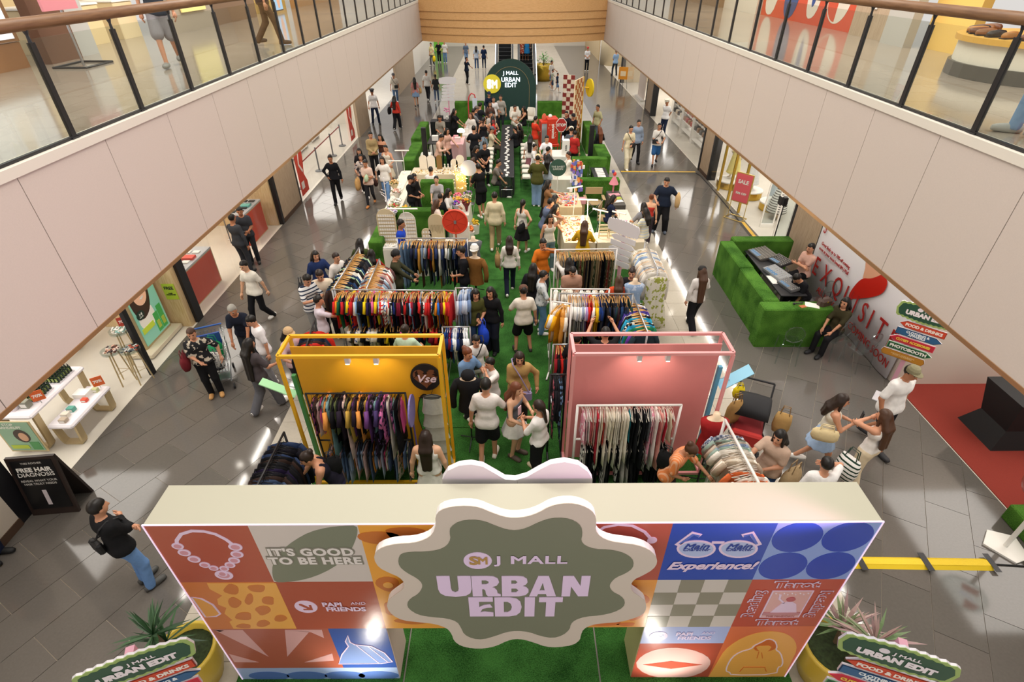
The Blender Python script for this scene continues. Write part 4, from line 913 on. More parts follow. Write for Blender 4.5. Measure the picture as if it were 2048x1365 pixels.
def hanger_mesh(st):
    if st not in _HM:
        b = B(); hk = [(.0, 0, -.075), (0, 0, -.03), (.018, 0, -.012), (.018, 0, .012), (0, 0, .022), (-.018, 0, .01)]
        b.tube(hk, .0035, 5)
        b.tube([(-.215, 0, -.145), (-.12, 0, -.10), (0, 0, -.072), (.12, 0, -.10), (.215, 0, -.145)], [.010, .014, .016, .014, .010], 6) if st != 'thin' else b.tube([(-.2, 0, -.14), (0, 0, -.07), (.2, 0, -.14)], .007, 5)
        if st == 'thin': b.cyl((-.2, 0, -.14), (.2, 0, -.14), .007, n=5)
        _HM[st] = b.mesh('hanger', WOODH, True)
    return _HM[st]
HW, HK, HP = ('wood', WOODH), ('thin', M('#141416', .4)), ('thin', M('#ece4d8', .4))
COLN = {}
def cname(h):
    h = h.split(':')[-1].split(',')[0]; r_, g_, b_ = (int(h[i:i+2], 16) for i in (1, 3, 5)); mx, mn = max(r_, g_, b_), min(r_, g_, b_)
    if mx < 60: return 'black'
    if mx-mn < 28: return 'white' if mx > 200 else ('light grey' if mx > 150 else 'grey')
    if mx == r_ and g_ > .72*r_ and b_ < .6*r_: return 'yellow' if mx > 190 else 'olive'
    if mx == r_ and b_ > .6*r_ and g_ < .75*r_: return 'pink'
    if mx == r_ and g_ > .75*r_: return 'cream' if mx > 190 else 'beige'
    if mx == r_: return 'orange' if g_ > .42*r_ else ('red' if mx > 130 else 'maroon')
    if mx == g_: return 'green'
    return 'navy' if mx < 110 else ('light blue' if mn > 130 else ('purple' if r_ > g_*1.15 else 'blue'))
KN = {'tee': ('hanging_t_shirt', 't-shirt', 'shirt'), 'long': ('hanging_jacket', 'long-sleeved top', 'top'), 'tank': ('hanging_camisole', 'sleeveless top', 'top'), 'dress': ('hanging_dress', 'dress', 'dress'),
      'trousers': ('hanging_trousers', 'trousers', 'trousers'), 'shorts': ('hanging_shorts', 'shorts', 'shorts'), 'skirt': ('hanging_skirt', 'skirt', 'skirt')}
NG = [0]
def hang(p0, p1, n, kinds, cols, hg, where, group, jitter=8, scale=1., sd=0, gaps=(), patt=.2, yaw0=0):
    rn = random.Random(sd); p0 = Vector(p0); p1 = Vector(p1); d = p1-p0; yaw = math.atan2(d.y, d.x)+PI/2+rad(yaw0)
    for i in range(n):
        t = (i+.5+rn.uniform(-.25, .25))/n
        if any(a < t < b for a, b in gaps): continue
        k = rn.choice(kinds); c = cols[i % len(cols)] if isinstance(cols, tuple) else rn.choice(cols); v = rn.randint(0, 3)
        nm, kn, ca = KN[k]; pr = ':' in c
        o = put(nm, garment_mesh(k, v), None, p0+d*t, yaw+rad(rn.uniform(-jitter, jitter)), fabric(c), (scale*rn.uniform(.94, 1.04), max(.3, min(1.1, d.length/n/.055))*rn.uniform(.85, 1.1), scale*1.14*rn.uniform(.88, 1.08)))
        st = 'patterned ' if pr else ''
        tag(o, '%s %s%s hanging on %s' % (cname(c), st, kn, where), ca, group)
        put('hanger', hanger_mesh(hg[0]), o, (0, 0, 0), 0, hg[1]); NG[0] += 1
def rack(label, p0, p1, z, mat, lower=None, rt=.016, feet=.25, hup=0.):
    p0 = Vector((p0[0], p0[1], 0)); p1 = Vector((p1[0], p1[1], 0)); L = (p1-p0).length; a = math.atan2(p1.y-p0.y, p1.x-p0.x)
    t = thing('clothes_rack', label, 'clothes rack', tuple(p0+Vector((0, 0, .021))), a)
    B().cyl((-.03, 0, z-.02), (L+.03, 0, z-.02), rt, n=8).make('rail', mat, t, smooth=True)
    for x in (-.02, L+.02):
        B().cyl((x, 0, 0), (x, 0, z-.02+hup), rt*1.15, n=8).make('upright', mat, t, smooth=True); B().cyl((x, -feet, .015), (x, feet, .015), rt*1.1, n=8).make('foot', mat, t, smooth=True)
        for y in (-feet, feet): B().lathe([(.02, -.001), (.022, .02)], 8, (x, y)).make('end_cap', BLACK, t)
    if lower: B().cyl((-.02, 0, lower-.02), (L+.02, 0, lower-.02), rt, n=8).make('lower_rail', mat, t, smooth=True)
    return t
WH = M('#f0ece8', .4)
JER = ['#c8272b', '#f2d21f', '#1f2f7a', '#f2f2ee', '#141418', '#7a1630', '#2f6fd0', '#e88a24', '#1b6a44', '#8fb8e6', '#2a2050', '#e4e0da', '#d92f2f', '#101830', 's:#1f2f7a,#c8272b', 's:#ffffff,#c8272b', 'v:#101830,#a01830', 'f:#f4f4f0,#2b57b0', '#d9679c', '#171a20']
DARK = ['#15151a', '#1d2230', '#2a2a2e', '#22313a', '#3b2a24', '#10141c', '#26303f', '#4a3a2c', '#1a1a1a', '#333a36', '#38213f']
MIX = ['#2b3a66', '#181a20', '#6e7f95', '#9c3030', '#d6d2c8', '#3f4c3c', '#c08a3c', '#1f2540', '#8a9099', '#27272b', '#5b3a2c', '#b0b6bd', '#3a5580']
# 1 yellow booth
rack('black two tier clothes rack in front of the yellow booth wall', (-2.99, 5.93), (-1.58, 5.93), 1.88, BLACK, .92, .014, .22)
hang((-2.95, 5.93, 1.86), (-1.62, 5.93, 1.86), 36, ['tank', 'dress', 'tee', 'tank'], ['#e85f9c', '#c9a24a', '#151318', '#f0a050', '#4a3a6a', '#7a4a8c', '#e9c9c4', '#15151a', 'f:#c86aa0,#2b2340', '#8fb8c0', '#d9d2c6', 'f:#1c1820,#8a6aa8', '#5a4038', '#b7427c', '#2a2030', '#7f8a5a'], HK, 'the upper rail before the yellow booth wall', 'garments on the upper rail of the yellow booth', sd=1, scale=.95)
hang((-2.9, 5.93, .90), (-1.6, 5.93, .90), 34, ['shorts', 'skirt', 'shorts'], ['#7f95b5', '#4a5a78', '#a9b8cc', '#c03a6a', '#2a3040', '#d98a3a', 'f:#d9c9b9,#6a8a5a', '#5f7698', '#8ea4c4', '#e0b8b4', '#343a48'], HK, 'the lower rail before the yellow booth wall', 'garments on the lower rail of the yellow booth', sd=2, scale=1.0)
# 2 dark rack left of the gate
rack('black clothes rack of dark garments beside the left end of the gate', (-3.28, 5.5), (-3.3, 4.1), 1.5, BLACK)
hang((-3.28, 5.45, 1.48), (-3.3, 4.1, 1.48), 30, ['long', 'trousers', 'long'], ['#15131c', '#241a38', '#2b3a5a', '#1a1a1e', '#33241f', '#3a4a66', '#101014', '#4a2a50'], HK, 'the black rack near the gate', 'dark garments on the black rack near the gate', sd=3)
# 3 jerseys
rack('long steel two tier rack of sports jerseys behind the yellow booth', (-3.55, 9.28), (-1.16, 9.22), 1.7, STEEL, .98)
hang((-3.5, 9.28, 1.68), (-1.2, 9.22, 1.68), 72, ['tee'], JER, HW, 'the upper rail of the long steel jersey rack', 'sports jerseys on the upper rail of the steel rack', sd=4, jitter=14, scale=.92)
hang((-3.4, 9.27, .96), (-1.25, 9.22, .96), 40, ['tee', 'shorts', 'tee'], JER+DARK, HW, 'the lower rail of the long steel jersey rack', 'sports jerseys on the lower rail of the steel rack', sd=5, jitter=12, scale=.85)
rack('steel end rack of blue shirts beside the jersey rack', (-1.12, 9.5), (-.82, 9.5), 1.6, STEEL)
hang((-1.1, 9.5, 1.58), (-.86, 9.5, 1.58), 6, ['tee'], ['#8fa9d0', '#b9c6dc', '#7088b0', '#d8dde6'], HP, 'the steel end rack beside the turf aisle', 'blue shirts on the steel end rack', sd=6)
rack('low steel rack of jerseys in front of the long jersey rack', (-1.35, 8.75), (-.85, 8.75), 1.15, STEEL)
hang((-1.33, 8.75, 1.13), (-.88, 8.75, 1.13), 11, ['tee'], ['#1d2f66', '#f2e21f', '#e9ecef', '#274a8c', '#101830', '#7a1630'], HP, 'the low steel rack by the aisle', 'jerseys on the low steel rack', sd=7, scale=.9)
# 4, 5 two racks running back from the jerseys
rack('steel rack of black jackets running back on the far left', (-3.5, 11.25), (-3.58, 9.45), 1.66, STEEL); hang((-3.5, 11.2, 1.64), (-3.58, 9.5, 1.64), 26, ['long'], DARK+['#e9e6dc', '#b8d8b0', '#203a60'], HW, 'the far left steel rack', 'jackets on the far left steel rack', sd=8)
rack('steel rack of pale shirts running back beside the black jackets', (-2.94, 10.75), (-2.94, 9.5), 1.62, STEEL); hang((-2.94, 10.7, 1.60), (-2.94, 9.55, 1.60), 26, ['long', 'tee'], ['#e9e4da', '#c9b9a8', '#8aa0b4', '#e7e9ea', '#6a4a4a', '#d6a8a8', '#39505c', '#f0ede6', '#a8584a'], HW, 'the inner of the two steel racks running back', 'pale shirts on the inner steel rack', sd=9)
# 6 back rack
rack('steel rack of jackets and trousers in front of the earring table', (-2.72, 11.88), (-1.08, 11.84), 1.62, STEEL); hang((-2.4, 11.87, 1.60), (-1.1, 11.84, 1.60), 38, ['long', 'trousers', 'tee'], MIX, HW, 'the rack in front of the earring table', 'garments on the rack before the earring table', sd=10, scale=.95)
hang((-2.7, 11.87, 1.60), (-2.42, 11.87, 1.60), 3, ['trousers'], ['#6d88a8', '#8aa2bc', '#54708f'], HW, 'the left end of the rack before the earring table', 'jeans on the rack before the earring table', sd=11)
# red jacket rack
rack('black rack with a red jacket behind the yellow booth', (-3.72, 8.45), (-3.6, 7.5), 1.5, BLACK); hang((-3.7, 8.3, 1.48), (-3.62, 7.6, 1.48), 9, ['long'], ('#c22820', '#b8241e', '#1a2030', '#1d2638', '#3a2420', '#c22820', '#22262e', '#2c3a4a', '#15151a'), HK, 'the short rack behind the yellow booth', 'jackets on the short rack behind the yellow booth', sd=12)
# 7 printed trousers
rack('white rack of long printed trousers on the right of the aisle', (1.02, 11.2), (2.4, 11.24), 1.62, WH); hang((1.35, 11.21, 1.60), (2.36, 11.24, 1.60), 34, ['trousers'], ['#b7a27c', 'f:#3a5a80,#c9b9a9', '#151518', '#8a6a50', 'f:#3f5a38,#d9d2b0', '#5a4632', 'f:#b0403a,#e0d0c0', '#2b2f3a', 'f:#20242c,#8aa0c8', '#9a8a6a', 'f:#a8b878,#3a3a30'], HW, 'the white trouser rack', 'printed trousers on the white rack', sd=13, jitter=5)
hang((1.04, 11.2, 1.60), (1.3, 11.21, 1.60), 8, ['tank', 'dress'], ['#d9c9b0', '#e8e2d6', 'f:#e6e2da,#7a8aa0', '#cdb898'], HW, 'the left end of the white trouser rack', 'pale tops on the white trouser rack', sd=14)
# 8
rack('steel rack of pale blouses at the right edge of the turf', (3.09, 11.4), (3.07, 10.05), 1.72, STEEL); hang((3.09, 11.3, 1.70), (3.07, 10.1, 1.70), 32, ['tee', 'tank', 'long'], ['#e3dccd', '#d5cbbd', '#efe9de', '#8ea6c6', '#d8d2c8', '#e6c8a8', 'f:#e9e4da,#a89a50'], HP, 'the steel rack at the right turf edge', 'pale blouses on the right edge rack', sd=15)
hang((3.02, 9.98, 1.68), (3.16, 9.98, 1.68), 2, ['dress'], ['f:#d9d4c4,#9aa04a'], HP, 'the near end of the right edge rack', 'floral dresses on the right edge rack', sd=16, yaw0=90, jitter=2, scale=1.15)
# 9-11
rack('white rack of plain tops in the right hand clothes booth', (.82, 9.45), (1.95, 9.42), 1.6, WH); hang((.86, 9.45, 1.58), (1.9, 9.42, 1.58), 16, ['tank', 'tee'], ['#e9e2d4', '#d8cdbf', '#f0ece4', '#c9b8a6'], HP, 'the white rack in the right hand clothes booth', 'plain tops on the white rack', sd=17)
rack('steel rack of shirts sorted by colour behind the pink booth', (.95, 9.05), (2.34, 9.02), 1.72, STEEL, .95)
hang((1.1, 9.05, 1.70), (1.75, 9.03, 1.70), 20, ['tee'], ('#e6dfd6', '#b58a8a', '#f2f0ec', '#efece6', '#f4f2ee', '#b9bcc4', '#f0ede8', '#eceae6', '#9aa6c0', '#f2f0ec', '#b7a0d0', '#a98ac8', '#cf2a22', '#d8302a', '#c8241e', '#f0ece6', '#efc21e', '#e8b818', '#2a4a8c', '#1f3a7a'), HW, 'the colour sorted steel rack', 'shirts on the colour sorted rack', sd=18)
hang((1.76, 9.03, 1.70), (2.3, 9.02, 1.70), 18, ['long', 'tee'], ['#1c2a4a', '#15161c', '#24406a', '#1d1d22', '#2a2e36', '#223a3a', '#3a2228'], HW, 'the right half of the colour sorted steel rack', 'dark tops on the colour sorted rack', sd=19, jitter=16)
hang((1.05, 9.05, .93), (2.25, 9.02, .93), 18, ['trousers', 'shorts'], DARK+['#c8272b', '#e9e6e0'], HW, 'the low rail of the colour sorted rack', 'trousers on the low rail of the colour sorted rack', sd=20, scale=.8)
rack('steel end rack of bright patterned pullovers behind the pink booth', (2.4, 9.1), (2.42, 7.9), 1.6, STEEL); hang((2.4, 9.05, 1.58), (2.42, 8.0, 1.58), 13, ['long'], ('#e4e0e6', '#3a3f6a', '#d8a060', '#4a3a8c', '#f0ece6', '#1a1a20', '#2f9fc4', 'f:#35a4c8,#101418', 'f:#14161a,#d8d6c8', '#2a8fb8', '#1f7a50', '#6a3aa0', '#20323a'), HW, 'the end rack behind the pink booth', 'pullovers on the end rack behind the pink booth', sd=21)
rack('steel rack of red and black sportswear at the left corner of the pink booth', (.78, 8.0), (1.2, 8.0), 1.25, STEEL); hang((.8, 8.0, 1.23), (1.18, 8.0, 1.23), 9, ['long'], ('#8a1a24', '#15151a', '#b8241e', '#1a1a1e', '#232830', '#101014', '#1b2030', '#3a3a40', '#141416'), HW, 'the rack at the left corner of the pink booth', 'sportswear at the corner of the pink booth', sd=22)
rack('white rack end holding a yellow top facing the aisle', (.78, 8.7), (1.1, 8.62), 1.75, WH); hang((.82, 8.69, 1.73), (1.05, 8.63, 1.73), 5, ['long', 'tee'], ('#e9a91e', '#f0ece6', '#eeb01c', '#c98a3a', '#e9e2d4'), HW, 'the white rack end facing the aisle', 'yellow and cream tops at the rack end', sd=23, scale=1.05, jitter=25)
rack('dark rack of floral dresses against the left side of the pink booth', (.62, 6.5), (.82, 6.5), 1.75, BLACK); hang((.64, 6.5, 1.73), (.8, 6.5, 1.73), 5, ['dress', 'long'], ['#17161c', 'f:#1a1a22,#b05a6a', 'f:#20222c,#6a8ab0', '#15151a'], HK, 'the left side of the pink booth', 'dark floral dresses beside the pink booth', sd=24, scale=.95, jitter=3)
# 12 pink booth rack
rack('white two tier clothes rack in front of the pink booth wall', (.99, 5.93), (2.49, 5.93), 1.62, WH, .92, .018)
hang((1.06, 5.93, 1.60), (2.42, 5.93, 1.60), 40, ['tank', 'dress', 'tank'], ('f:#e89ab0,#f6e4e6', '#e6b8c0', '#f0ece6', '#c8606a', '#e8a098', '#d9d2c8', '#b8283a', '#eae4d8', '#e9d6c0', '#b0342c', '#efe6d4', '#f2ead8', '#f4eede', '#efe4ce', '#f2ece0', '#efe8da', '#f4efe6', '#eae0cc', '#efe8dc', '#e9e0d0', '#2a8a9a', '#18181c', '#141418', '#1a1a1e', '#e9e6e0', '#15151a', '#1c1c22', '#26262a', '#131316', '#6a6a70'), HP, 'the upper rail before the pink booth wall', 'tops on the upper rail of the pink booth', sd=25, scale=.92)
hang((1.08, 5.93, .90), (2.4, 5.93, .90), 36, ['trousers', 'skirt', 'dress'], ['#17171b', '#141418', '#1e1e24', 'f:#e6e2dc,#1a1a1e', '#26262c', '#111114', 'v:#15151a,#e0dcd6', '#1b1b20', '#cfc8c4'], HP, 'the lower rail before the pink booth wall', 'black trousers and skirts on the lower rail of the pink booth', sd=26, scale=.78)
# 13 lower right
rack('white clothes rack running towards the right end of the gate', (3.09, 5.65), (3.16, 4.0), 1.56, WH, None, .02); hang((3.09, 5.5, 1.54), (3.15, 4.05, 1.54), 40, ['tee', 'tank', 'tee'], ['#e6dccb', '#c8b8a6', '#8a9ab6', '#efe9df', 'c:#d9dcE6,#6a7490', '#b8a894', '#d9a890', '#9ab0a6', '#f0eae0', '#7a6a60', '#b8c4d6', '#d86a3a'], HP, 'the white rack near the right end of the gate', 'tops on the white rack near the gate', sd=27)
# ---- booths
def booth(nm, label, x0, x1, yw, col, frame, top, wallcol):
    t = thing('booth_frame', label, 'booth', (0, 0, .021)); s = .022
    yf, yb = yw-.36, yw+.13
    for y in (yf, yb): B().box(x0, y-s, top-s, x1, y+s, top+s).make('top_rail', frame, t)
    for x in (x0, x1):
        B().box(x-s, yf, top-s, x+s, yb, top+s).make('side_rail', frame, t)
        for y in (yf, yb): B().box(x-s, y-s, 0, x+s, y+s, top-s).make('upright', frame, t)
        B().box(x-s, yf, 0, x+s, yb, s*2).make('base_rail', frame, t)
    B().box(x0, yf-s, 0, x1, yf+s, s*2).make('base_rail', frame, t)
    B().box(x0+.02, yw, .02, x1-.02, yw+.02, top-.1).make('wall_panel', wallcol, t)
    for k, fx in ((0, .42), (1, .6)):
        x = x0+(x1-x0)*fx; l = B().box(x-.03, yf+.02, top-.16, x+.03, yf+.1, top-.05).make('spot_lamp', M('#e8e4e4', .4), t); B().box(x-.02, yf+.1, top-.15, x+.02, yf+.105, top-.06).make('lens', glow('#fff0dc', 8), l)
        ld = bpy.data.lights.new('booth_spot', 'SPOT'); ld.energy = 22; ld.color = (1, .86, .68); ld.spot_size = rad(100); ld.spot_blend = .9; ld.shadow_soft_size = .05
        lo = bpy.data.objects.new('booth_spot', ld); COL.objects.link(lo); lo.parent = t; lo.location = (x, yf+.03, top-.14); lo.rotation_euler = (rad(32), 0, 0)
    return t
ybt = booth('yellow', 'yellow framed clothes booth with a plain yellow back wall', -3.2, -1.0, 6.2, 'y', M('#e9b021', .45), 2.6, M('#e0a31f', .5, noise=.04, nscale=2, bump=.1, bscale=6))
pbt = booth('pink', 'pink framed clothes booth with a plain pink back wall', .87, 3.1, 6.36, 'p', M('#efa3a3', .45), 2.5, M('#e58f8e', .5, noise=.04, nscale=2, bump=.1, bscale=6))
B().box(-3.18, 6.20, .2, -1.02, 6.216, .205).make('seam', M('#b8831a', .5), ybt)
for lab, x, y, col, bl, sg in (('green corner plank and pale green blade sign on the yellow booth', -3.28, 6.28, '#3f8f4a', '#9fd6a0', -1), ('blue corner plank and pale blue blade sign on the pink booth', 3.18, 6.44, '#5fa6c8', '#93cce6', 1)):
    t = thing('blade_sign', lab, 'sign', (x, y, .0)); B().box(-.03, -.03, 0, .03, .03, 1.95).make('plank', M(col, .5), t)
    q = B().box(0, -.1, 0, .55, .1, .014).make('blade', M(bl, .45), t); q.location = (.06*sg, 0, 1.55); q.rotation_euler = (rad(12), rad(-38) if sg > 0 else rad(38), 0 if sg > 0 else PI)
    if sg < 0: q.rotation_euler = (rad(12), rad(-30), PI)
    B().tube([(0, 0, 1.7), (.12*sg, 0, 1.72), (.2*sg, 0, 1.68)], .008).make('chain', STEEL, t)
# heart sign, wavy mirror, tiered dress on the yellow wall
hs = thing('heart_sign', 'round black sign with a leopard print heart on the yellow wall', 'sign'); c0 = gy(851, 756, 6.17)
B().prism(disc((c0.x, c0.z), .25, 32, .225), 6.17, 6.195).make('disc', M('#1b1416', .5), hs)
ht_ = [(16*math.sin(t)**3, 13*math.cos(t)-5*math.cos(2*t)-2*math.cos(3*t)-math.cos(4*t)) for t in [2*PI*k/40 for k in range(40)]]
B().prism([(c0.x+a*.0115, c0.z+b*.0125) for a, b in ht_], 6.164, 6.171).make('heart', fabric('f:#7a4a30,#2a1a14'), hs); text('Vse', .2, M('#f0d3dc', .4), hs, (c0.x, 6.16, c0.z-.02), bold=.01, shear=.3, ext=.002)
mi = thing('wavy_mirror', 'tall wavy edged mirror on the right of the yellow wall', 'mirror')
mp_ = [gy(u, v, 6.18) for u, v in ((838, 795), (848, 788), (858, 795), (872, 802), (884, 820), (886, 860), (889, 905), (880, 915), (862, 912), (845, 860), (834, 830))]
mo = smooth_poly([(p.x, p.z) for p in mp_], 1); B().prism(mo, 6.175, 6.195).make('frame', M('#1d1714', .4), mi); cxm = sum(p[0] for p in mo)/len(mo); czm = sum(p[1] for p in mo)/len(mo)
B().prism([(cxm+(a-cxm)*.94, czm+(b-czm)*.97) for a, b in mo], 6.171, 6.176).make('glass', M('#d8d8d4', .03, 1.), mi)
td = thing('tiered_dress', 'grey tiered ruffle dress hanging before the wavy mirror', 'dress', (-1.2, 6.05, 1.72))
b = B()
for k in range(5):
    z0 = -.02-k*.28; w = .15+.012*k; n = 20; vs = []
    for z, q in ((z0, .9), (z0-.15, 1.0), (z0-.29, 1.2)):
        for i in range(n): a = 2*PI*i/n; rr = q*(1+.05*math.sin(a*7+k)); vs.append((w*rr*math.cos(a), .07*rr*math.sin(a), z))
    b.add(vs, [(j*n+i, (j+1)*n+i, (j+1)*n+(i+1) % n, j*n+(i+1) % n) for j in range(2) for i in range(n)])
b.make('dress', fabric('#b9b9ae'), td, smooth=True); put('hanger', hanger_mesh('thin'), td, (0, 0, .1), 0, HK[1])
pm = thing('round_mirror', 'round purple hand mirror on a tall stand beside the yellow booth rack', 'mirror', (-1.46, 5.75, .021)); B().cyl((0, 0, 0), (0, 0, 1.45), .012).make('pole', M('#5a4a8a', .4), pm); B().cyl((-.012, 0, 1.68), (.012, 0, 1.68), .24, n=24).make('disc', M('#7f74b8', .25), pm); B().lathe([(.16, 0), (.15, .02), (.02, .03)], 16).make('base', M('#5a4a8a', .4), pm)
# ---- display mannequins on stands
def torso_form(label, xy, rz, topc, kind='long', neck='#d9c0a4', z=1.0, stand=BLACK, cap=None, sleeves=True, hood=False):
    t = thing('dress_form', label, 'mannequin', (xy[0], xy[1], .021), rz)
    b = B(); n = 14; prof = [(z-.12, .16, .11), (z, .15, .1), (z+.15, .13, .09), (z+.3, .17, .11), (z+.42, .19, .095), (z+.46, .12, .07), (z+.485, .055, .055), (z+.56, .05, .05)]
    vs = [(w*math.cos(2*PI*i/n), d*math.sin(2*PI*i/n), zz) for zz, w, d in prof for i in range(n)]
    b.add(vs, [(j*n+i, j*n+(i+1) % n, (j+1)*n+(i+1) % n, (j+1)*n+i) for j in range(len(prof)-1) for i in range(n)]+[tuple(range(n-1, -1, -1)), tuple(range((len(prof)-1)*n, len(prof)*n))]); b.make('form', M(neck, .5), t, smooth=True)
    b = B(); vs = [(w*1.15*math.cos(2*PI*i/n), d*1.2*math.sin(2*PI*i/n), zz) for zz, w, d in [(z-.2, .17, .12)]+prof[:6] for i in range(n)]
    b.add(vs, [(j*n+i, j*n+(i+1) % n, (j+1)*n+(i+1) % n, (j+1)*n+i) for j in range(6) for i in range(n)])
    if sleeves:
        for s in (-1, 1): b.tube([(s*.17, 0, z+.4), (s*.24, 0, z+.25), (s*.27, -.02, z+.05), (s*.26, -.04, z-.12)], [.07, .065, .06, .05], 8)
    if hood: b.ell((0, .03, z+.5), (.12, .12, .1))
    b.make('garment', fabric(topc), t, smooth=True)
    B().cyl((0, 0, .05), (0, 0, z-.1), .014).make('pole', stand, t)
    for k in range(3): a = 2*PI*k/3+.4; B().tube([(0, 0, .12), (.14*math.cos(a), .14*math.sin(a), .06), (.26*math.cos(a), .26*math.sin(a), .008)], .01).make('leg', stand, t)
    if cap:
        B().ell((0, 0, z+.66), (.08, .09, .12)).make('head', M(neck, .5), t, smooth=True); h = B().lathe([(.1, z+.66), (.1, z+.72), (.06, z+.79), (.01, z+.8)], 14); h.slab([(.09*math.cos(a), -.05-.1*math.sin(a)) for a in [PI*k/8 for k in range(9)]], z+.67, z+.68); h.make('cap', M(cap, .7), t)
    return t
torso_form('dress form in a black hooded jacket beside the yellow booth', (-.72, 6.75), 0, '#17181c', hood=True)
torso_form('dress form in a brown suede jacket and white cap by the aisle', gz(952, 560, .9)[:2], rad(-15), '#7a5226', cap='#e9e6e0')
torso_form('grey dress form near the earring table', gz(947, 495, 1.3)[:2], rad(10), '#6d6f74', sleeves=False)
torso_form('dress form in a light denim jacket at the end of the right clothes rack', gz(1270, 565, 1.5)[:2], 0, 'f:#8fa6c6,#b9c6da', sleeves=False)
torso_form('cream torso form in a red garment beside the lower right rack', gz(1428, 850, 1.35)[:2], 0, '#a8282a', neck='#ecd4b4', sleeves=False)
torso_form('dress form in a red and white knit beside the gate', (1.25, 3.75), 0, 'f:#efe8de,#c83a4a', sleeves=False)
# ================================================================== TURF BLOCKS, TABLES AND STALLS DOWN THE MIDDLE
def turf(label, x0, y0, x1, y1, h=1.0, z0=.021):
    o = B().bbox(x0, y0, z0, x1, y1, z0+h, .025).make('turf_block', TURFB); return tag(o, label, 'turf block', 'turf covered low walls')
turf('long turf covered block along the left side of the earring stall', -3.78, 13.0, -3.42, 15.4, z0=.001); turf('turf covered block behind the earring table', -3.4, 15.1, -2.0, 15.45)
turf('turf covered block between the flower stall and the cream table', -3.05, 17.65, -1.95, 17.98)
turf('turf covered block beside the cooler at the left edge', -4.05, 20.1, -3.6, 22.7, z0=.001); turf('turf covered block by the drinks counter at the left edge', -4.2, 23.2, -3.8, 26.1, z0=.001)
turf('turf covered block left of the dark green arch', -2.95, 30.1, -1.42, 30.5); turf('turf covered block right of the dark green arch', 1.4, 30., 2.75, 30.4)
turf('turf covered block in front of the black panel on the right', 2.28, 20.15, 3.6, 20.5); turf('turf covered block behind the folding camp chairs', 2.15, 17.75, 3.66, 18.1)
turf('turf covered block along the right edge beside the black panel', 3.3, 20.55, 3.78, 22.2, z0=.001); turf('turf covered block along the right edge beside the checkered wall', 3.32, 24.3, 3.7, 26.1, z0=.001)
turf('near turf covered block of the sound booth facing the aisle', 5.48, 9.98, 5.83, 11.5, .98, 0.001); turf('far turf covered block of the sound booth facing the aisle', 5.5, 11.52, 5.85, 13.05, .98, .001)
turf('turf covered block at the back of the sound booth', 5.88, 13.0, 7.45, 13.32, .98, .001); turf('turf covered block at the front of the sound booth under the microphone', 5.36, 9.6, 6.85, 9.95, .98, .001)
CLOTH = M('#d9cbb2', .85, bump=.15, bscale=9); CLOTHW = M('#e9e2d4', .85, bump=.15, bscale=9)
def table(label, x0, y0, x1, y1, z=.8, top=None, cloth=None, legs=True, leg=None, rz=0, th=.03, zb=.021):
    cx, cy = (x0+x1)/2, (y0+y1)/2; w, d = (x1-x0)/2, (y1-y0)/2
    t = thing('table', label, 'table', (cx, cy, zb), rz)
    B().bbox(-w, -d, z-th-zb, w, d, z-zb, .008).make('tabletop', top or WHITE, t)
    for sx in (-1, 1):
        for sy in (-1, 1): B().box(sx*(w-.06)-.02, sy*(d-.06)-.02, 0, sx*(w-.06)+.02, sy*(d-.06)+.02, z-th-zb).make('leg', leg or DSTEEL, t)
    if cloth:
        n = 40; b = B(); vs = []
        per = 2*(2*w+2*d); 
        def pt(s, off):
            s %= per
            if s < 2*w: return (-w+s, -d-off)
            s -= 2*w
            if s < 2*d: return (w+off, -d+s)
            s -= 2*d
            if s < 2*w: return (w-s, d+off)
            return (-w-off, d-(s-2*w))
        for zz, k in ((z+.004-zb, 0), (z*.5, .5), (.005, 1)):
            for i in range(n): p = pt(per*i/n, .006+k*(.02+.015*math.sin(i*2.1))); vs.append((p[0], p[1], zz))
        fs = [(j*n+i, (j+1)*n+i, (j+1)*n+(i+1) % n, j*n+(i+1) % n) for j in range(2) for i in range(n)]; fs.append(tuple(range(n)))
        b.add(vs, fs).make('tablecloth', cloth, t, smooth=False)
    return t
def arch_poly(w, h, n=10): return [(-w/2, 0), (w/2, 0), (w/2, h-w/2)]+[(w/2*math.cos(PI*k/n), h-w/2+w/2*math.sin(PI*k/n)) for k in range(1, n)]+[(-w/2, h-w/2)]
def board(label, loc, w, h, col, rows=0, rz=0, cards='#f4f0e8', mat=None):
    t = thing('display_board', label, 'display', loc, rz); B().prism(arch_poly(w, h), 0, .02).make('board', mat or M(col, .6), t)
    B().box(-w*.4, .02, 0, -w*.3, .14, .015).make('foot', M(col, .6), t); B().box(w*.3, .02, 0, w*.4, .14, .015).make('foot', M(col, .6), t)
    if rows:
        nx = int(w/.07)
        for r_ in range(rows):
            z = .06+(h-w*.35)/rows*r_
            b = B(); b.box(-w*.46, -.02, z-.012, w*.46, 0, z).make('ledge', M('#cbb795', .6), t)
            for k in range(nx):
                x = -w*.42+w*.84*(k+.5)/nx; B().box(x-.024, -.012, z, x+.024, -.006, z+.055).make('card', M(cards, .6), t)
    return t
def scatter(name, label, x0, y0, x1, y1, z, n, cols, sd=0, s=(.012, .03), cat='trinkets'):
    rn = random.Random(sd); b = B(); mats = [M(c, .35) for c in cols]
    for i in range(n):
        b.k = i % len(mats); x, y = rn.uniform(x0, x1), rn.uniform(y0, y1); a = rn.uniform(*s); b.x(Matrix.Translation((x, y, z)) @ Matrix.Rotation(rn.random()*3, 4, 'Z')); b.box(-a, -a*.6, 0, a, a*.6, a*.6)
    o = b.make(name, mats); tag(o, label, cat, kind='stuff'); return o
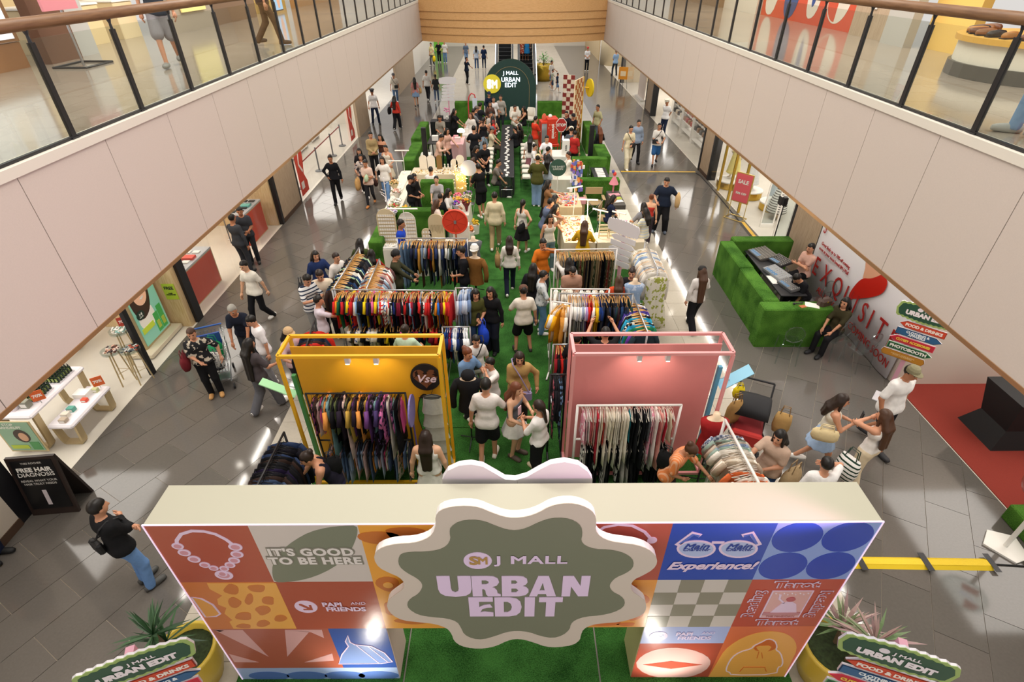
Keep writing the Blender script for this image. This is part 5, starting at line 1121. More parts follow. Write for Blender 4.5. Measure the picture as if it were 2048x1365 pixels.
# ---- earring stall
table('cream cloth covered earring table behind the jacket rack', -3.4, 12.95, -1.2, 13.65, .8, cloth=CLOTHW)
for u, w, h, rows, col, lb in ((775, .5, .95, 8, '#d8c6a2', 'tall beige arched board of earring cards at the left end of the earring table'), (816, .45, .85, 7, '#e6e0d2', 'white arched board of earring cards behind the man in blue'), (852, .26, .4, 3, '#d8c6a2', 'small arched board of earrings between two taller boards'), (873, .42, .8, 0, '#d3c29c', 'beige arched board hung with necklaces beside the red disc')):
    p = gz(u, 492, .83); board(lb, (p.x, 13.4, .81), w, h, col, rows)
b = B(); rn = random.Random(4); px = gz(873, 492, .83).x
for k in range(11): b.tube([(px-.16+.032*k, 13.385, .81+.5), (px-.16+.032*k, 13.375, .81+.5-.16-.1*rn.random())], .003, 4)
tag(b.make('necklaces', GOLD), 'thin gold necklaces hanging on the beige arched board', 'necklaces', kind='stuff')
t = thing('display_tray', 'white tray of rings at the left end of the earring table', 'tray', (-3.2, 13.1, .81)); B().bbox(-.2, -.14, 0, .2, .14, .06).make('tray', WHITE, t); scatter('rings', 'tiny rings in the white tray', -3.38, 12.98, -3.02, 13.22, .872, 40, ['#c9a545', '#888888', '#5a4a3a'], 5, (.008, .014), 'rings')
scatter('earring_cards', 'small cards of jewellery spread on the earring table', -2.7, 13.0, -1.3, 13.25, .806, 120, ['#f4efe4', '#e2c98a', '#c9a545', '#d9c9b0', '#ffffff'], 6, (.014, .03), 'cards')
t = thing('display_box', 'tall white display box at the right end of the earring table', 'box', (-1.35, 13.45, .81)); B().bbox(-.22, -.12, 0, .22, .12, .5, .01).make('box', M('#efe9dd', .6), t); B().box(-.2, -.16, 0, .2, -.12, .06).make('step', M('#e4dac4', .6), t)
t = thing('round_sign', 'round orange red sign on a thin post seen from behind', 'sign', (-1.42, 12.75, .021)); B().cyl((0, 0, 0), (0, 0, 1.45), .018).make('post', M('#c0531f', .5), t); B().cyl((0, -.0, 1.64), (0, .05, 1.64), .32, n=36).make('disc', M('#d8412a', .45), t)
B().tube([(.31*math.cos(a), -.012, 1.64+.31*math.sin(a)) for a in [2*PI*k/36 for k in range(36)]], .018, 6, True).make('rim', M('#e04a30', .4), t); B().box(-.03, -.03, 1.6, .03, .0, 1.68).make('bracket', STEEL, t); B().lathe([(.2, 0), (.19, .02), (.03, .03)], 20).make('base', M('#c0531f', .5), t)
for a in range(4): an_ = PI*a/4+.3; B().box(-.31, -.004, -.004, .31, 0, .004).make('rib', M('#b8351f', .5), t, (0, 0, 1.64)).rotation_euler = (0, an_, 0)
def tubelamp(label, loc, rz, h=.7, w=.7, z0=.8):
    t = thing('tube_lamp', label, 'lamp', loc, rz); B().tube([(0, 0, 0), (.02, 0, h*.5), (0, 0, h)], .012).make('stem', WHITE, t); B().cyl((-w/2, 0, h), (w/2, 0, h), .022, n=10).make('tube', M('#f4f1ea', .4), t); B().lathe([(.09, 0), (.08, .02), (.02, .03)], 14).make('base', WHITE, t); return t
tubelamp('white T shaped tube lamp standing over the earring table', gz(815, 490, .8).to_tuple()[:2]+(.81,), 0, 1.0, .75)
# ---- flower stall
def bouquet(label, loc, cols, wrap, s=1., sd=0):
    rn = random.Random(sd); t = thing('bouquet', label, 'flowers', loc); B().lathe([(.03*s, 0), (.06*s, .15*s), (.15*s, .3*s), (.17*s, .32*s)], 12).make('wrapping', M(wrap, .6), t)
    b = B(); mats = [M(c, .6) for c in cols]
    for k in range(22):
        b.k = k % len(mats); a = rn.random()*6.3; r_ = .15*s*math.sqrt(rn.random()); q = .035*s*rn.uniform(.7, 1.2); b.ell((r_*math.cos(a), r_*math.sin(a), .34*s+.08*s*(1-r_/.15/s)+rn.random()*.03), (q, q, q*.8), 7, 4)
    b.make('blossoms', mats, t, smooth=True); b = B()
    for k in range(8): a = k*.8; b.tube([(.06*s*math.cos(a), .06*s*math.sin(a), .3*s), (.19*s*math.cos(a), .19*s*math.sin(a), .4*s)], [.02*s, .004], 4)
    b.make('leaves', M('#5a7a3a', .7), t); return t
table('white narrow table of wrapped bouquets at the left edge', -3.95, 15.9, -3.45, 18.6, .72, cloth=CLOTHW); table('small white plinth table of flowers beside the aisle', -1.75, 15.5, -1.3, 16.7, .72, cloth=CLOTHW)
BQ = [(792, 375, .9, ('#e8b0a0', '#f0e0d0', '#c98a6a'), '#e9e2da', 'peach bouquet in pale paper'), (800, 395, .9, ('#f6f2ec', '#efe6dc'), '#f0eee8', 'large white bouquet'), (795, 420, .8, ('#c9b0e0', '#f0e8f0', '#e0a0b8'), '#ece4ee', 'lilac bouquet'), (815, 398, .9, ('#e8a81e', '#f0c040'), '#e2b040', 'yellow bouquet in mustard paper'), (808, 425, .6, ('#c83a3a', '#d8c8a0', '#8a9a4a'), '#cfc0a0', 'mixed red and green bouquet'), (786, 352, 1.0, ('#d8b070', '#e8c890', '#b88a4a'), '#d9c7a0', 'dried straw coloured bouquet')]
for i, (u, v, z, cs, w, lb) in enumerate(BQ): p = gz(u, v, z+.3); bouquet(lb+' on the left flower table', (min(-3.5, max(-3.9, p.x)) if i != 3 else -3.2, p.y, .73 if i != 3 else .55), cs, w, 1., i)
BR = [(890, 372, ('#7a3ab0', '#c03a9a', '#4a3ac0'), '#e0d6ea', 'purple bouquet'), (905, 380, ('#e8a01e', '#f0b830', '#8a1a20'), '#7a1a24', 'orange and dark red bouquet'), (893, 390, ('#f0a020', '#f4b840'), '#c9b08a', 'marigold coloured bouquet in a straw pot'), (915, 392, ('#d8d0b8', '#b8b090'), '#c9b896', 'dried bouquet in a straw pot'), (908, 412, ('#e8607a', '#f07a90'), '#f0d0d6', 'coral pink bouquet'), (935, 420, ('#8a3a9a', '#4a7a3a', '#c0a0d0'), '#d9d0c0', 'purple and green bouquet')]
for i, (u, v, cs, w, lb) in enumerate(BR): p = gz(u, v, 1.0); bouquet(lb+' on the aisle flower table', (-1.68+.3*(i % 2), 15.65+.17*i, .73), cs, w, .9, i+9)
for i, (x, y, c, lb) in enumerate(((-1.25, 15.2, '#e07a3a', 'orange'), (-1.12, 15.75, '#d8b02a', 'yellow'))):
    t = thing('flower_bucket', 'white bucket of %s flowers on the turf beside the flower table' % lb, 'flowers', (x, y, .021)); B().lathe([(.1, 0), (.13, .3), (.12, .3)], 14).make('bucket', WHITE, t); b = B(); rn = random.Random(i)
    for k in range(16): b.ell((rn.uniform(-.1, .1), rn.uniform(-.1, .1), .34+rn.random()*.1), (.04, .04, .035), 7, 4)
    b.make('blossoms', M(c, .6), t, smooth=True)
t = thing('floral_stand', 'white branching display stand at the left flower table', 'stand', (-3.75, 15.6, .75))
b = B(); 
for k in range(9): a = k*.7; b.tube([(0, 0, .1+k*.1), (.16*math.cos(a), .16*math.sin(a), .2+k*.1)], .01, 5)
b.cyl((0, 0, 0), (0, 0, 1.1), .014).make('branches', M('#efe9ec', .5), t)
# ---- cream table and displays further back
table('long cream covered craft table behind the smiling man', -3.6, 19.1, -1.7, 19.9, .8, cloth=CLOTH); table('white side table at the left end of the craft table', -4.0, 17.2, -3.65, 19.6, .78, cloth=CLOTHW)
for x, w, h, c, lb in ((-3.2, .3, .5, '#efe6d6', 'cream arched panel at the left end of the craft table'), (-2.92, .3, .5, '#efe8dc', 'second cream arched panel on the craft table'), (-2.62, .2, .5, '#8a6a3a', 'brown oval mirror on the craft table'), (-2.08, .26, .36, '#ece2cf', 'small cream arched panel on the craft table'), (-1.86, .3, .5, '#f0ead9', 'tall cream arched panel at the aisle end of the craft table')): board(lb, (x, 19.7, .81), w, h, c)
for k in range(4): t = thing('figurine', 'tiny white bust ornament %s on the craft table' % ('left of the pair', 'right of the pair', 'near the brown mirror', 'near the aisle end')[k], 'ornament', (-2.42+.12*k+(.3 if k == 3 else 0), 19.65, .81)); B().lathe([(.035, 0), (.02, .06), (.035, .1), (.015, .14), (.03, .18), (.005, .21)], 10).make('bust', WHITE, t, smooth=True)
scatter('craft_trinkets', 'small glittering craft pieces spread on the cream table', -3.5, 19.15, -1.8, 19.6, .806, 260, ['#f6e6c0', '#e9c98a', '#f4efe4', '#c9a545', '#ffffff', '#8a6a4a'], 8, (.012, .03))
t = thing('lamp_stand', 'gold hanging display glowing with warm fairy lights beside the aisle', 'lamp', (-1.75, 18.5, .021)); b = B()
b.box(-.18, -.1, 0, .18, .1, 1.05); b.make('stand', M('#c9a86a', .5), t); b = B(); rn = random.Random(3)
for k in range(70): b.ell((rn.uniform(-.24, .24), rn.uniform(-.18, -.1), rn.uniform(.5, 1.35)), (.012, .012, .012), 5, 3)
b.make('fairy_bulbs', glow('#ffd58a', 8), t); B().tube([(-.2, -.12, 1.05), (-.1, -.14, 1.35), (.12, -.14, 1.4), (.22, -.12, 1.0)], .006).make('wire', GOLD, t)
l = bpy.data.lights.new('fairy_glow', 'POINT'); l.energy = 25; l.color = (1, .75, .42); l.shadow_soft_size = .2; o = bpy.data.objects.new('fairy_glow', l); COL.objects.link(o); o.parent = t; o.location = (0, -.3, 1.1)
t = thing('round_sign', 'round pale grey sign back beside the fairy lit display', 'sign', (-1.45, 18.3, .021)); B().cyl((0, 0, 0), (0, 0, 1.0), .012).make('post', STEEL, t); B().cyl((0, -.01, 1.25), (0, .02, 1.25), .27, n=28).make('disc', M('#b9bac4', .5), t); B().lathe([(.16, 0), (.02, .02)], 14).make('base', STEEL, t)
for (u, v) in ((800, 300), (785, 325)): p = gz(u, v, 1.6); tubelamp('white folding tube lamp over the %s end of the side table' % ('far' if v < 310 else 'near'), (-3.85, 19.3 if v < 310 else 18.1, .79), 0, .8, .5)
# monoliths, cooler, counters
t = thing('speaker_column', 'tall black column speaker on a black base box by the craft table', 'speaker', (-3.25, 20.75, .021)); B().bbox(-.2, -.2, 0, .2, .2, .5).make('base_box', BLACK, t); B().bbox(-.09, -.07, .5, .09, .07, 2.0).make('column', BLACK, t)
t = thing('speaker_column', 'tall black column speaker behind the right turf wall', 'speaker', (3.08, 21.2, .021)); B().bbox(-.18, -.18, 0, .18, .18, .45).make('base_box', BLACK, t); B().bbox(-.09, -.07, .45, .09, .07, 1.95).make('column', BLACK, t)
t = thing('cooler', 'white ice cooler standing on a pink tub at the left edge', 'cooler', (-3.35, 21.5, .021)); B().lathe([(.16, 0), (.24, .38), (.26, .4), (.25, .42)], 4).make('tub', M('#dcaec6', .5), t).rotation_euler = (0, 0, PI/4); B().bbox(-.2, -.18, .42, .2, .18, .78).make('chest', WHITE, t); B().bbox(-.21, -.19, .78, .21, .19, .84).make('lid', WHITE, t)
table('white counter of the drinks stall at the left', -3.75, 26.2, -2.5, 26.8, .95, top=WHITE, cloth=BLACK); table('pink front counter by the man in pink', -2.5, 22.4, -1.95, 23.6, .95, cloth=M('#dcaeb0', .7)); table('white side counter of the drinks stall facing the aisle', -2.1, 23.9, -1.6, 26.4, .92, cloth=M('#d9d4d0', .7)); table('black prep table behind the pink counter', -3.5, 22.9, -2.8, 24.2, .85, top=BLACK, leg=BLACK)
for k, (x, y, z, c, s) in enumerate(((-1.95, 24.4, .93, '#e8e4dc', .1), (-1.75, 25., .93, '#d88a9a', .12), (-1.9, 25.6, .93, '#f0ece6', .1), (-3.2, 23.4, .86, '#f2efe8', .13), (-2.95, 23.8, .86, '#e8d8d0', .1), (-2.2, 22.8, .96, '#f0dcd8', .12), (-2.3, 23.2, .96, '#e09aa4', .1), (-3.3, 26.45, .96, '#2a2a2e', .14), (-2.75, 26.5, .96, '#33333a', .14))):
    t = thing('counter_box', ('white carton at the near end of the aisle counter', 'pink gift box on the aisle counter', 'white carton at the far end of the aisle counter', 'white appliance on the black prep table', 'pale jar box on the black prep table', 'pale pink box on the pink counter', 'pink carton on the pink counter', 'black till at the left of the drinks counter', 'black till at the right of the drinks counter')[k], 'box', (x, y, z)); B().bbox(-s, -s*.7, 0, s, s*.7, s*1.4, .01).make('body', M(c, .5), t); B().bbox(-s*1.02, -s*.72, s*1.4, s*1.02, s*.72, s*1.5, .008).make('lid', M(c, .4), t)
t = thing('mushroom_lamp', 'glowing white mushroom lamp on the pink counter', 'lamp', (-2.1, 23.45, .96)); B().cyl((0, 0, 0), (0, 0, .25), .02).make('stem', GOLD, t); B().lathe([(.16, .22), (.15, .3), (.08, .36), (.01, .37)], 16).make('shade', glow('#fff0d0', 3), t, smooth=True)
t = thing('phone_stand', 'red arched stand holding a phone above the drinks counter', 'stand', (-2.0, 27.0, .021)); B().tube([(0, 0, 0), (0, 0, 1.6), (.04, 0, 1.85), (.16, 0, 2.0), (.3, 0, 1.95), (.34, 0, 1.8)], .03).make('arm', M('#c8454a', .4), t); B().box(.2, -.03, 1.35, .42, -.01, 1.8).make('phone', M('#c9d2e0', .2), t); B().lathe([(.2, 0), (.18, .03), (.03, .04)], 14).make('base', M('#c8454a', .4), t); B().cyl((.3, 0, .04), (.3, 0, 1.4), .014).make('rod', BLACK, t)
t = thing('orchid', 'pink orchid in a small vase on the drinks counter', 'plant', (-3.0, 26.6, .96)); B().lathe([(.04, 0), (.05, .12), (.03, .18)], 10).make('vase', WHITE, t); b = B(); rn = random.Random(2)
for k in range(10): b.ell((rn.uniform(-.1, .1), rn.uniform(-.05, .05), .35+rn.random()*.2), (.04, .02, .035), 6, 4)
b.make('petals', M('#e08ab0', .5), t); B().tube([(0, 0, .15), (.02, 0, .3), (-.04, 0, .5)], .006).make('stalk', M('#4a7a3a', .6), t)
# ---- long black table with clear chairs and goody bags
table('long black table running down the middle of the turf', -.42, 18.9, .1, 26.4, .76, top=M('#25262a', .6), cloth=M('#1c1d21', .7))
for k in range(26):
    y = 19.1+k*.27; o = B().box(-.05, -.09, 0, .05, .09, .012).make('kit', M('#ece8e0', .5), None, (-.16+.05*math.sin(k*2.3), y, .768), .3*math.sin(k*1.7)); tag(o, 'white craft kit card lying on the long black table', 'card', 'white cards on the long black table')
GC = None
def ghost_proto():
    t = thing('ghost_chair', 'clear acrylic chair with an oval back', 'chair', (0, 0, 0)); 
    B().bbox(-.2, -.2, .44, .2, .2, .465, .01).make('seat', ACRY, t)
    for sx in (-1, 1):
        B().tube([(sx*.18, -.18, .44), (sx*.19, -.2, 0)], [.018, .012], 6).make('leg', ACRY, t); B().tube([(sx*.18, .18, .44), (sx*.2, .26, 0)], [.018, .012], 6).make('leg', ACRY, t)
        B().tube([(sx*.15, .19, .46), (sx*.17, .21, .62)], .014, 6).make('back_post', ACRY, t)
    oval = [(.18*math.cos(a), .22+.02*math.sin(a), .75+.2*math.sin(a)) for a in [2*PI*k/22 for k in range(22)]]
    B().tube(oval, .014, 6, True).make('back_ring', ACRY, t); b = B(); b.add(oval, [tuple(range(22))]).make('back_panel', ACRY, t); return t
GC = ghost_proto()
def ghost(label, x, y, rz, group=None, z=.021, first=[True]):
    o = GC if first[0] else copy_tree(GC); first[0] = False
    o.location = (x, y, z); o.rotation_euler = (0, 0, rz); o['label'] = label
    if group: o['group'] = group
    return o
ghost('clear acrylic chair at the near end of the long black table', -.16, 18.6, PI)
for sx, nm in ((-1, 'left'), (1, 'right')):
    for k in range(11):
        y = 19.7+k*.6; x = -.16+sx*.72
        if (sx < 0 and k in (0, 8)) or (sx > 0 and k in (8, 9)): continue
        ghost('clear acrylic chair pushed to the %s side of the long black table' % nm, x, y, (PI/2 if sx < 0 else -PI/2), 'clear chairs along the long black table')
        if k < 8:
            b = B().x(Matrix.Rotation(rad(6*math.sin(k*3)), 4, 'Z')); b.bbox(-.15, -.17, 0, .15, .17, .07, .03)
            o = b.make('goody_bag', M('#e8e2d4', .8), None, (x, y, .49)); tag(o, 'cream canvas tote lying on a clear chair on the %s of the black table' % nm, 'bag', 'totes on the clear chairs'); B().tube([(-.1, -.16, .05), (-.08, -.24, .07), (.08, -.24, .07), (.1, -.16, .05)], .008, 5).make('handle', M('#d9d0bd', .8), o)
            o = B().bbox(-.11, -.1, 0, .11, .1, .03, .012).make('apron', M('#1e5a3c', .8), None, (x-sx*.05, y+.22, .49)); tag(o, 'dark green folded apron beside a tote on the %s row of clear chairs' % nm, 'apron', 'green aprons on the clear chairs')
# ---- dark green arch with lit letters
t = thing('arch_backdrop', 'dark green arched backdrop with glowing JMALL URBAN EDIT letters', 'backdrop', (-.02, 30.55, .021)); GRN = M('#1d3d38', .6)
B().prism(arch_poly(2.7, 2.93, 24), 0, .3).make('arch', GRN, t); q = arch_poly(1.98, 2.6, 24); B().strip(q[2:], .02, -.01, 0).make('gold_line', M('#8a7a55', .5), t); B().box(.98, -.01, 0, 1.0, 0, 1.62).make('gold_line', M('#8a7a55', .5), t)
GLW = glow('#eaf4ff', 2.2); text('J MALL', .24, GLW, t, (.02, -.03, 2.3), bold=.005, xs=1.1, ext=.015); text('URBAN', .3, GLW, t, (.02, -.03, 1.99), bold=.006, ext=.015); text('EDIT', .3, GLW, t, (.02, -.03, 1.73), bold=.006, ext=.015)
B().prism(disc((-.95, 1.8), .45, 32, .46), -.06, -.01).make('logo_disc', M('#d9c93a', .4, emit=.25), t); text('S', .55, M('#f6f4ee', .4, emit=.6), t, (-1.1, -.07, 1.77), bold=.045, xs=.8); text('M', .52, M('#f6f4ee', .4, emit=.6), t, (-.82, -.07, 1.77), bold=.03, xs=.75)
for x, lb, rz in ((.22, 'white tub chair left before the dark green arch', .2), (.98, 'white tub chair right before the dark green arch', -.5)):
    t = thing('tub_chair', lb, 'chair', (x, 29.5 if x < .5 else 29.3, .021), rz); B().bbox(-.25, -.25, .32, .25, .22, .44, .05).make('seat', M('#e4ddd0', .7), t)
    n = 12; vs = []; 
    for z, k in ((.34, .27), (.62, .31), (.86, .3)):
        for i in range(n+1): a = PI*i/n; vs.append((k*math.cos(a), k*math.sin(a)*.95-.02, z-(0 if .2 < i/n < .8 or z < .5 else .18)))
    fs = [(j*(n+1)+i, j*(n+1)+i+1, (j+1)*(n+1)+i+1, (j+1)*(n+1)+i) for j in range(2) for i in range(n)]; o = B().add(vs, fs).make('backrest', M('#e4ddd0', .7), t, smooth=True); md = o.modifiers.new('thick', 'SOLIDIFY'); md.thickness = .05
    for sx in (-1, 1):
        for sy in (-1, 1): B().cyl((sx*.18, sy*.18, 0), (sx*.16, sy*.16, .33), .012).make('leg', BLACK, t)
# ---- red photo machine, stop sign, checkered wall
RED = M('#d23a22', .4); t = thing('photo_machine', 'red photo booth machine with a silver screen and white lettering', 'machine', (1.55, 23.9, .021), rad(8))
B().bbox(-.05, -.3, .62, .42, .3, 1.62, .02).make('cabinet', RED, t); o = B().box(-.32, -.32, .6, -.05, .3, 1.5).make('screen_box', RED, t); B().box(-.3, -.33, .66, -.08, -.315, 1.44).make('screen', M('#a9adb6', .15, .7), o)
B().bbox(-.4, -.36, .5, .48, .34, .6, .02).make('tabletop', RED, t); text('strawmii', .17, M('#f6ece6', .5), t, (.2, -.305, 1.12), rot=(PI/2, PI/2, 0), bold=.02)
for sx in (-.34, .42):
    for sy in (-.3, .28): B().cyl((sx, sy, 0), (sx, sy, .5), .02).make('leg', RED, t)
b = B(); rn = random.Random(6)
for k in range(14): b.ell((rn.uniform(0, .38), -.302, rn.uniform(.68, 1.56)), (.018, .006, .018), 8, 4)
b.make('dots', M('#f4c9a8', .5), t); B().ell((-.16, -.05, 1.64), (.1, .03, .16)).make('ear', M('#d8684a', .5), t); B().ell((.1, -.05, 1.68), (.09, .09, .08)).make('plush', WHITE, t, smooth=True)
t = thing('stop_sign', 'red octagonal STOP sign on a pole beside the red machine', 'sign', (2.12, 23.6, .021)); B().cyl((0, 0, 0), (0, 0, 1.2), .015).make('pole', RED, t)
oc = [(.24*math.cos(PI/8+k*PI/4), 1.38+.3*math.sin(PI/8+k*PI/4)) for k in range(8)]; B().prism(oc, -.01, .01).make('rim', WHITE, t); B().prism([(a*.9, 1.38+(b_-1.38)*.9) for a, b_ in oc], -.016, -.009).make('face', M('#b9302c', .5), t); text('STOP', .15, WHITE, t, (0, -.02, 1.38), bold=.02); B().lathe([(.18, 0), (.02, .02)], 12).make('base', RED, t)
def checker_panel(label, p0, p1, h, n, m, ca, cb, post=None):
    a = math.atan2(p1[1]-p0[1], p1[0]-p0[0]); L = math.hypot(p1[0]-p0[0], p1[1]-p0[1]); t = thing('checkered_wall', label, 'wall panel', (p0[0], p0[1], .021), a); B().box(0, 0, 0, L, .05, h).make('panel', M(ca, .6), t)
    for i in range(n):
        for j in range(m):
            if (i+j) % 2: B().box(L*i/n, -.006, h*j/m, L*(i+1)/n, 0, h*(j+1)/m).make('check', M(cb, .6), t)
    return t
ck = checker_panel('tall maroon and cream checkered wall facing the arch tables', (2.34, 26.15), (2.84, 26.0), 2.9, 3, 16, '#d9cdb8', '#7a2420'); text('URBAN', .12, M('#efe6da', .5), ck, (.26, -.012, 2.2), bold=.02)
ck2 = checker_panel('orange and cream checkered wall edged in yellow', (2.76, 24.9), (3.22, 25.9), 2.86, 5, 15, '#efdcb8', '#b8682f'); B().box(1.08, -.02, 0, 1.14, .06, 2.86).make('edge_post', M('#e0b01e', .5), ck2)
t = thing('round_sign', 'round yellow sign fixed high beside the checkered wall', 'sign', (3.42, 25.2, .0)); B().cyl((-.03, 0, 2.55), (.03, 0.02, 2.55), .36, n=28).make('disc', M('#dcc21c', .45), t); B().cyl((-.2, .1, 2.55), (-.03, 0, 2.55), .03).make('bracket', M('#e0b01e', .5), t)
# ---- right hand stalls
table('white table of the necklace stall on the right of the aisle', 1.4, 18.4, 2.1, 20.2, .82, cloth=CLOTHW); table('white booth counter with a lit logo', 1.6, 21.0, 2.3, 21.9, .85, cloth=WHITE)
t = thing('display_tower', 'white display tower with black lettering on the counter', 'display', (2.12, 21.3, .86)); B().bbox(-.14, -.14, 0, .14, .14, .55, .01).make('box', WHITE, t); text('NSHI', .1, BLACK, t, (.0, -.145, .28), rot=(PI/2, PI/2, 0), bold=.01); B().ell((-.12, 0, .62), (.03, .03, .08)).make('glow_lamp', glow('#e8dcff', 6), t)
table('dark table with white notebooks inside the right turf pen', 2.95, 18.4, 3.5, 20.0, .75, top=M('#2a2a2e', .5), leg=BLACK)
for k in range(7): o = B().box(-.14, -.07, 0, .14, .07, .03).make('notebook', WHITE, None, (3.22, 18.6+.19*k, .752), .15*math.sin(k*2)); tag(o, 'white folded notebook on the dark table in the right turf pen', 'notebook', 'notebooks on the dark table')
for k, (x, y) in enumerate(((2.55, 19.0), (2.6, 19.5))): ghost('clear chair %s inside the right turf pen' % ('nearer' if k == 0 else 'further'), x, y, -PI/2)
table('wooden craft table with paper toys', 1.5, 16.0, 2.2, 17.3, .76, cloth=M('#e0c49a', .8)); scatter('paper_toys', 'red and white paper toys on the wooden craft table', 1.55, 16.1, 2.1, 17.2, .768, 120, ['#d8402f', '#f2efe8', '#8aa0c8', '#e8a0b0', '#c9a06a'], 12, (.02, .05), 'toys')
t = thing('card_rack', 'tall wire rack of colourful paper dolls at the craft table', 'rack', (2.15, 17.4, .021)); B().box(-.02, -.02, 0, .02, .02, 1.7).make('post', WHITE, t); b = B(); rn = random.Random(1); ms = [M(c, .5) for c in ('#7a6ac0', '#e8a05a', '#d8d8e8', '#c84a3a', '#5a70c0', '#f0f0f0')]
for k in range(60): b.k = k % 6; x, z = rn.uniform(-.2, .2), rn.uniform(.8, 1.75); b.box(x-.04, rn.uniform(-.1, .0)-.01, z-.05, x+.04, .01, z+.05)
b.make('dolls', ms, t); t.children[-1]['kind'] = 'stuff'
t = thing('round_sign', 'round dark green sign on a thin pole at the necklace stall', 'sign', (1.55, 17.75, .021)); B().cyl((0, 0, 0), (0, 0, 1.15), .012).make('pole', WHITE, t); B().cyl((0, -.01, 1.42), (0, .02, 1.42), .28, n=28).make('disc', M('#2a5245', .5), t); text('THE SWEET\nGARDEN', .085, M('#dfe6dc', .5), t, (0, -.02, 1.42)); B().lathe([(.16, 0), (.02, .02)], 12).make('base', WHITE, t)
KH = M('#b49b72', .85)
def camp(label, x, y, rz):
    t = thing('camp_chair', label, 'chair', (x, y, .021), rz); B().bbox(-.26, -.22, .42, .26, .22, .45, .01).make('seat', KH, t); B().bbox(-.28, .2, .66, .28, .23, .88, .01).make('backrest', KH, t)
    for s in (-1, 1):
        B().bbox(s*.3-.05, -.24, .6, s*.3+.05, .2, .625, .008).make('armrest', KH, t); B().cyl((s*.28, .22, .42), (s*.28, .22, .88), .012).make('back_post', STEEL, t)
        B().cyl((s*.27, -.22, .6), (-s*.27, -.22, 0), .012).make('leg', STEEL, t); B().cyl((s*.27, .22, .44), (-s*.27, .22, 0), .012).make('leg', STEEL, t)
    return t
camp('empty khaki folding camp chair beside the pink box', 2.75, 17.2, 0); camp('khaki folding camp chair under the artist in navy', 2.95, 15.85, rad(70))
t = thing('storage_box', 'pink box on a stool beside the camp chair', 'box', (2.3, 17.0, .021)); B().bbox(-.14, -.12, .5, .14, .12, .66, .01).make('box', M('#e2a0ac', .5), t); B().bbox(-.12, -.1, 0, .12, .1, .5, .01).make('stool', KH, t)
table('grey drawing table strewn with felt at the right edge', 3.2, 16.3, 3.62, 17.6, .7, top=M('#4a4744', .6), cloth=M('#55514c', .7)); table('pale drawing table in front of the artist', 3.2, 14.9, 3.6, 15.9, .72, top=M('#e6ddcc', .5))
for k, (c, y, lb) in enumerate((('#d99aa6', 17.2, 'pink'), ('#a8b04a', 16.85, 'green'), ('#ece8e0', 16.6, 'white'))): o = B().box(-.18, -.1, 0, .18, .1, .02).make('felt_sheet', M(c, .8), None, (3.4, y, .712), .2); tag(o, '%s felt sheet on the grey drawing table' % lb, 'felt')
t = thing('paper_doll', 'paper doll with a pink skirt standing on the grey table', 'doll', (3.4, 17.5, .71)); B().lathe([(.03, 0), (.03, .25), (.16, .27), (.05, .5), (.02, .52)], 12).make('skirt', M('#e08a9a', .6), t); B().ell((0, 0, .6), (.06, .06, .07)).make('head', M('#e0453a', .6), t); B().ell((-.06, 0, .68), (.05, .04, .06)).make('bow', M('#5a60b0', .6), t)
# ---- right jewellery table
table('large cream covered jewellery table on the right of the aisle', 1.42, 13.3, 2.3, 15.2, .82, cloth=CLOTH); table('second cream covered jewellery table running to the right edge', 2.32, 13.3, 3.6, 13.95, .82, cloth=CLOTH)
scatter('jewellery_pieces', 'hundreds of gold and bead jewellery pieces on the cream table', 1.47, 13.35, 2.25, 15.1, .826, 420, ['#f2ddaa', '#d9b25a', '#b8863a', '#f6efe0', '#8a5a3a', '#e8c878', '#c03a3a'], 20, (.01, .026))
for k in range(4):
    lb = ('nearest', 'second', 'third', 'furthest')[k]; t = thing('earring_rack', 'wooden ladder rack of earrings, %s along the right jewellery table' % ('leftmost' if k == 0 else ('middle' if k == 1 else ('right of the middle' if k == 2 else 'rightmost'))), 'rack', (2.5+.28*k, 13.55, .83))
    for s in (-.12, .12): B().box(s-.01, 0, 0, s+.01, .03, .42).make('side_post', LWOOD, t)
    for j in range(4): B().box(-.12, -.01, .05+.1*j, .12, .01, .11+.1*j).make('slat', M('#efe0b8', .5), t)
for k, (x, y, rz, w, h) in enumerate(((1.8, 14.9, .4, .5, .95), (2.1, 14.2, -.1, .55, .85), (2.4, 13.8, -.6, .45, .7), (2.9, 13.75, -.6, .4, .65))): tubelamp('white angled tube lamp, %s on the right jewellery tables' % ('furthest from the aisle sign', 'beside the glowing bulb', 'at the corner', 'nearest the signpost')[k], (x, y, .83), rz, h, w)
t = thing('work_lamp', 'bright glowing bulb lamp in the middle of the jewellery table', 'lamp', (1.95, 13.9, .83)); B().cyl((0, 0, 0), (0, 0, .3), .012).make('stem', WHITE, t); B().ell((0, 0, .4), (.05, .05, .12)).make('bulb', glow('#fff0d0', 14), t); B().lathe([(.07, 0), (.02, .02)], 12).make('base', WHITE, t)
l = bpy.data.lights.new('work_lamp_glow', 'POINT'); l.energy = 42; l.color = (1, .8, .5); l.shadow_soft_size = .1; o = bpy.data.objects.new('work_lamp_glow', l); COL.objects.link(o); o.parent = t; o.location = (0, 0, .55)
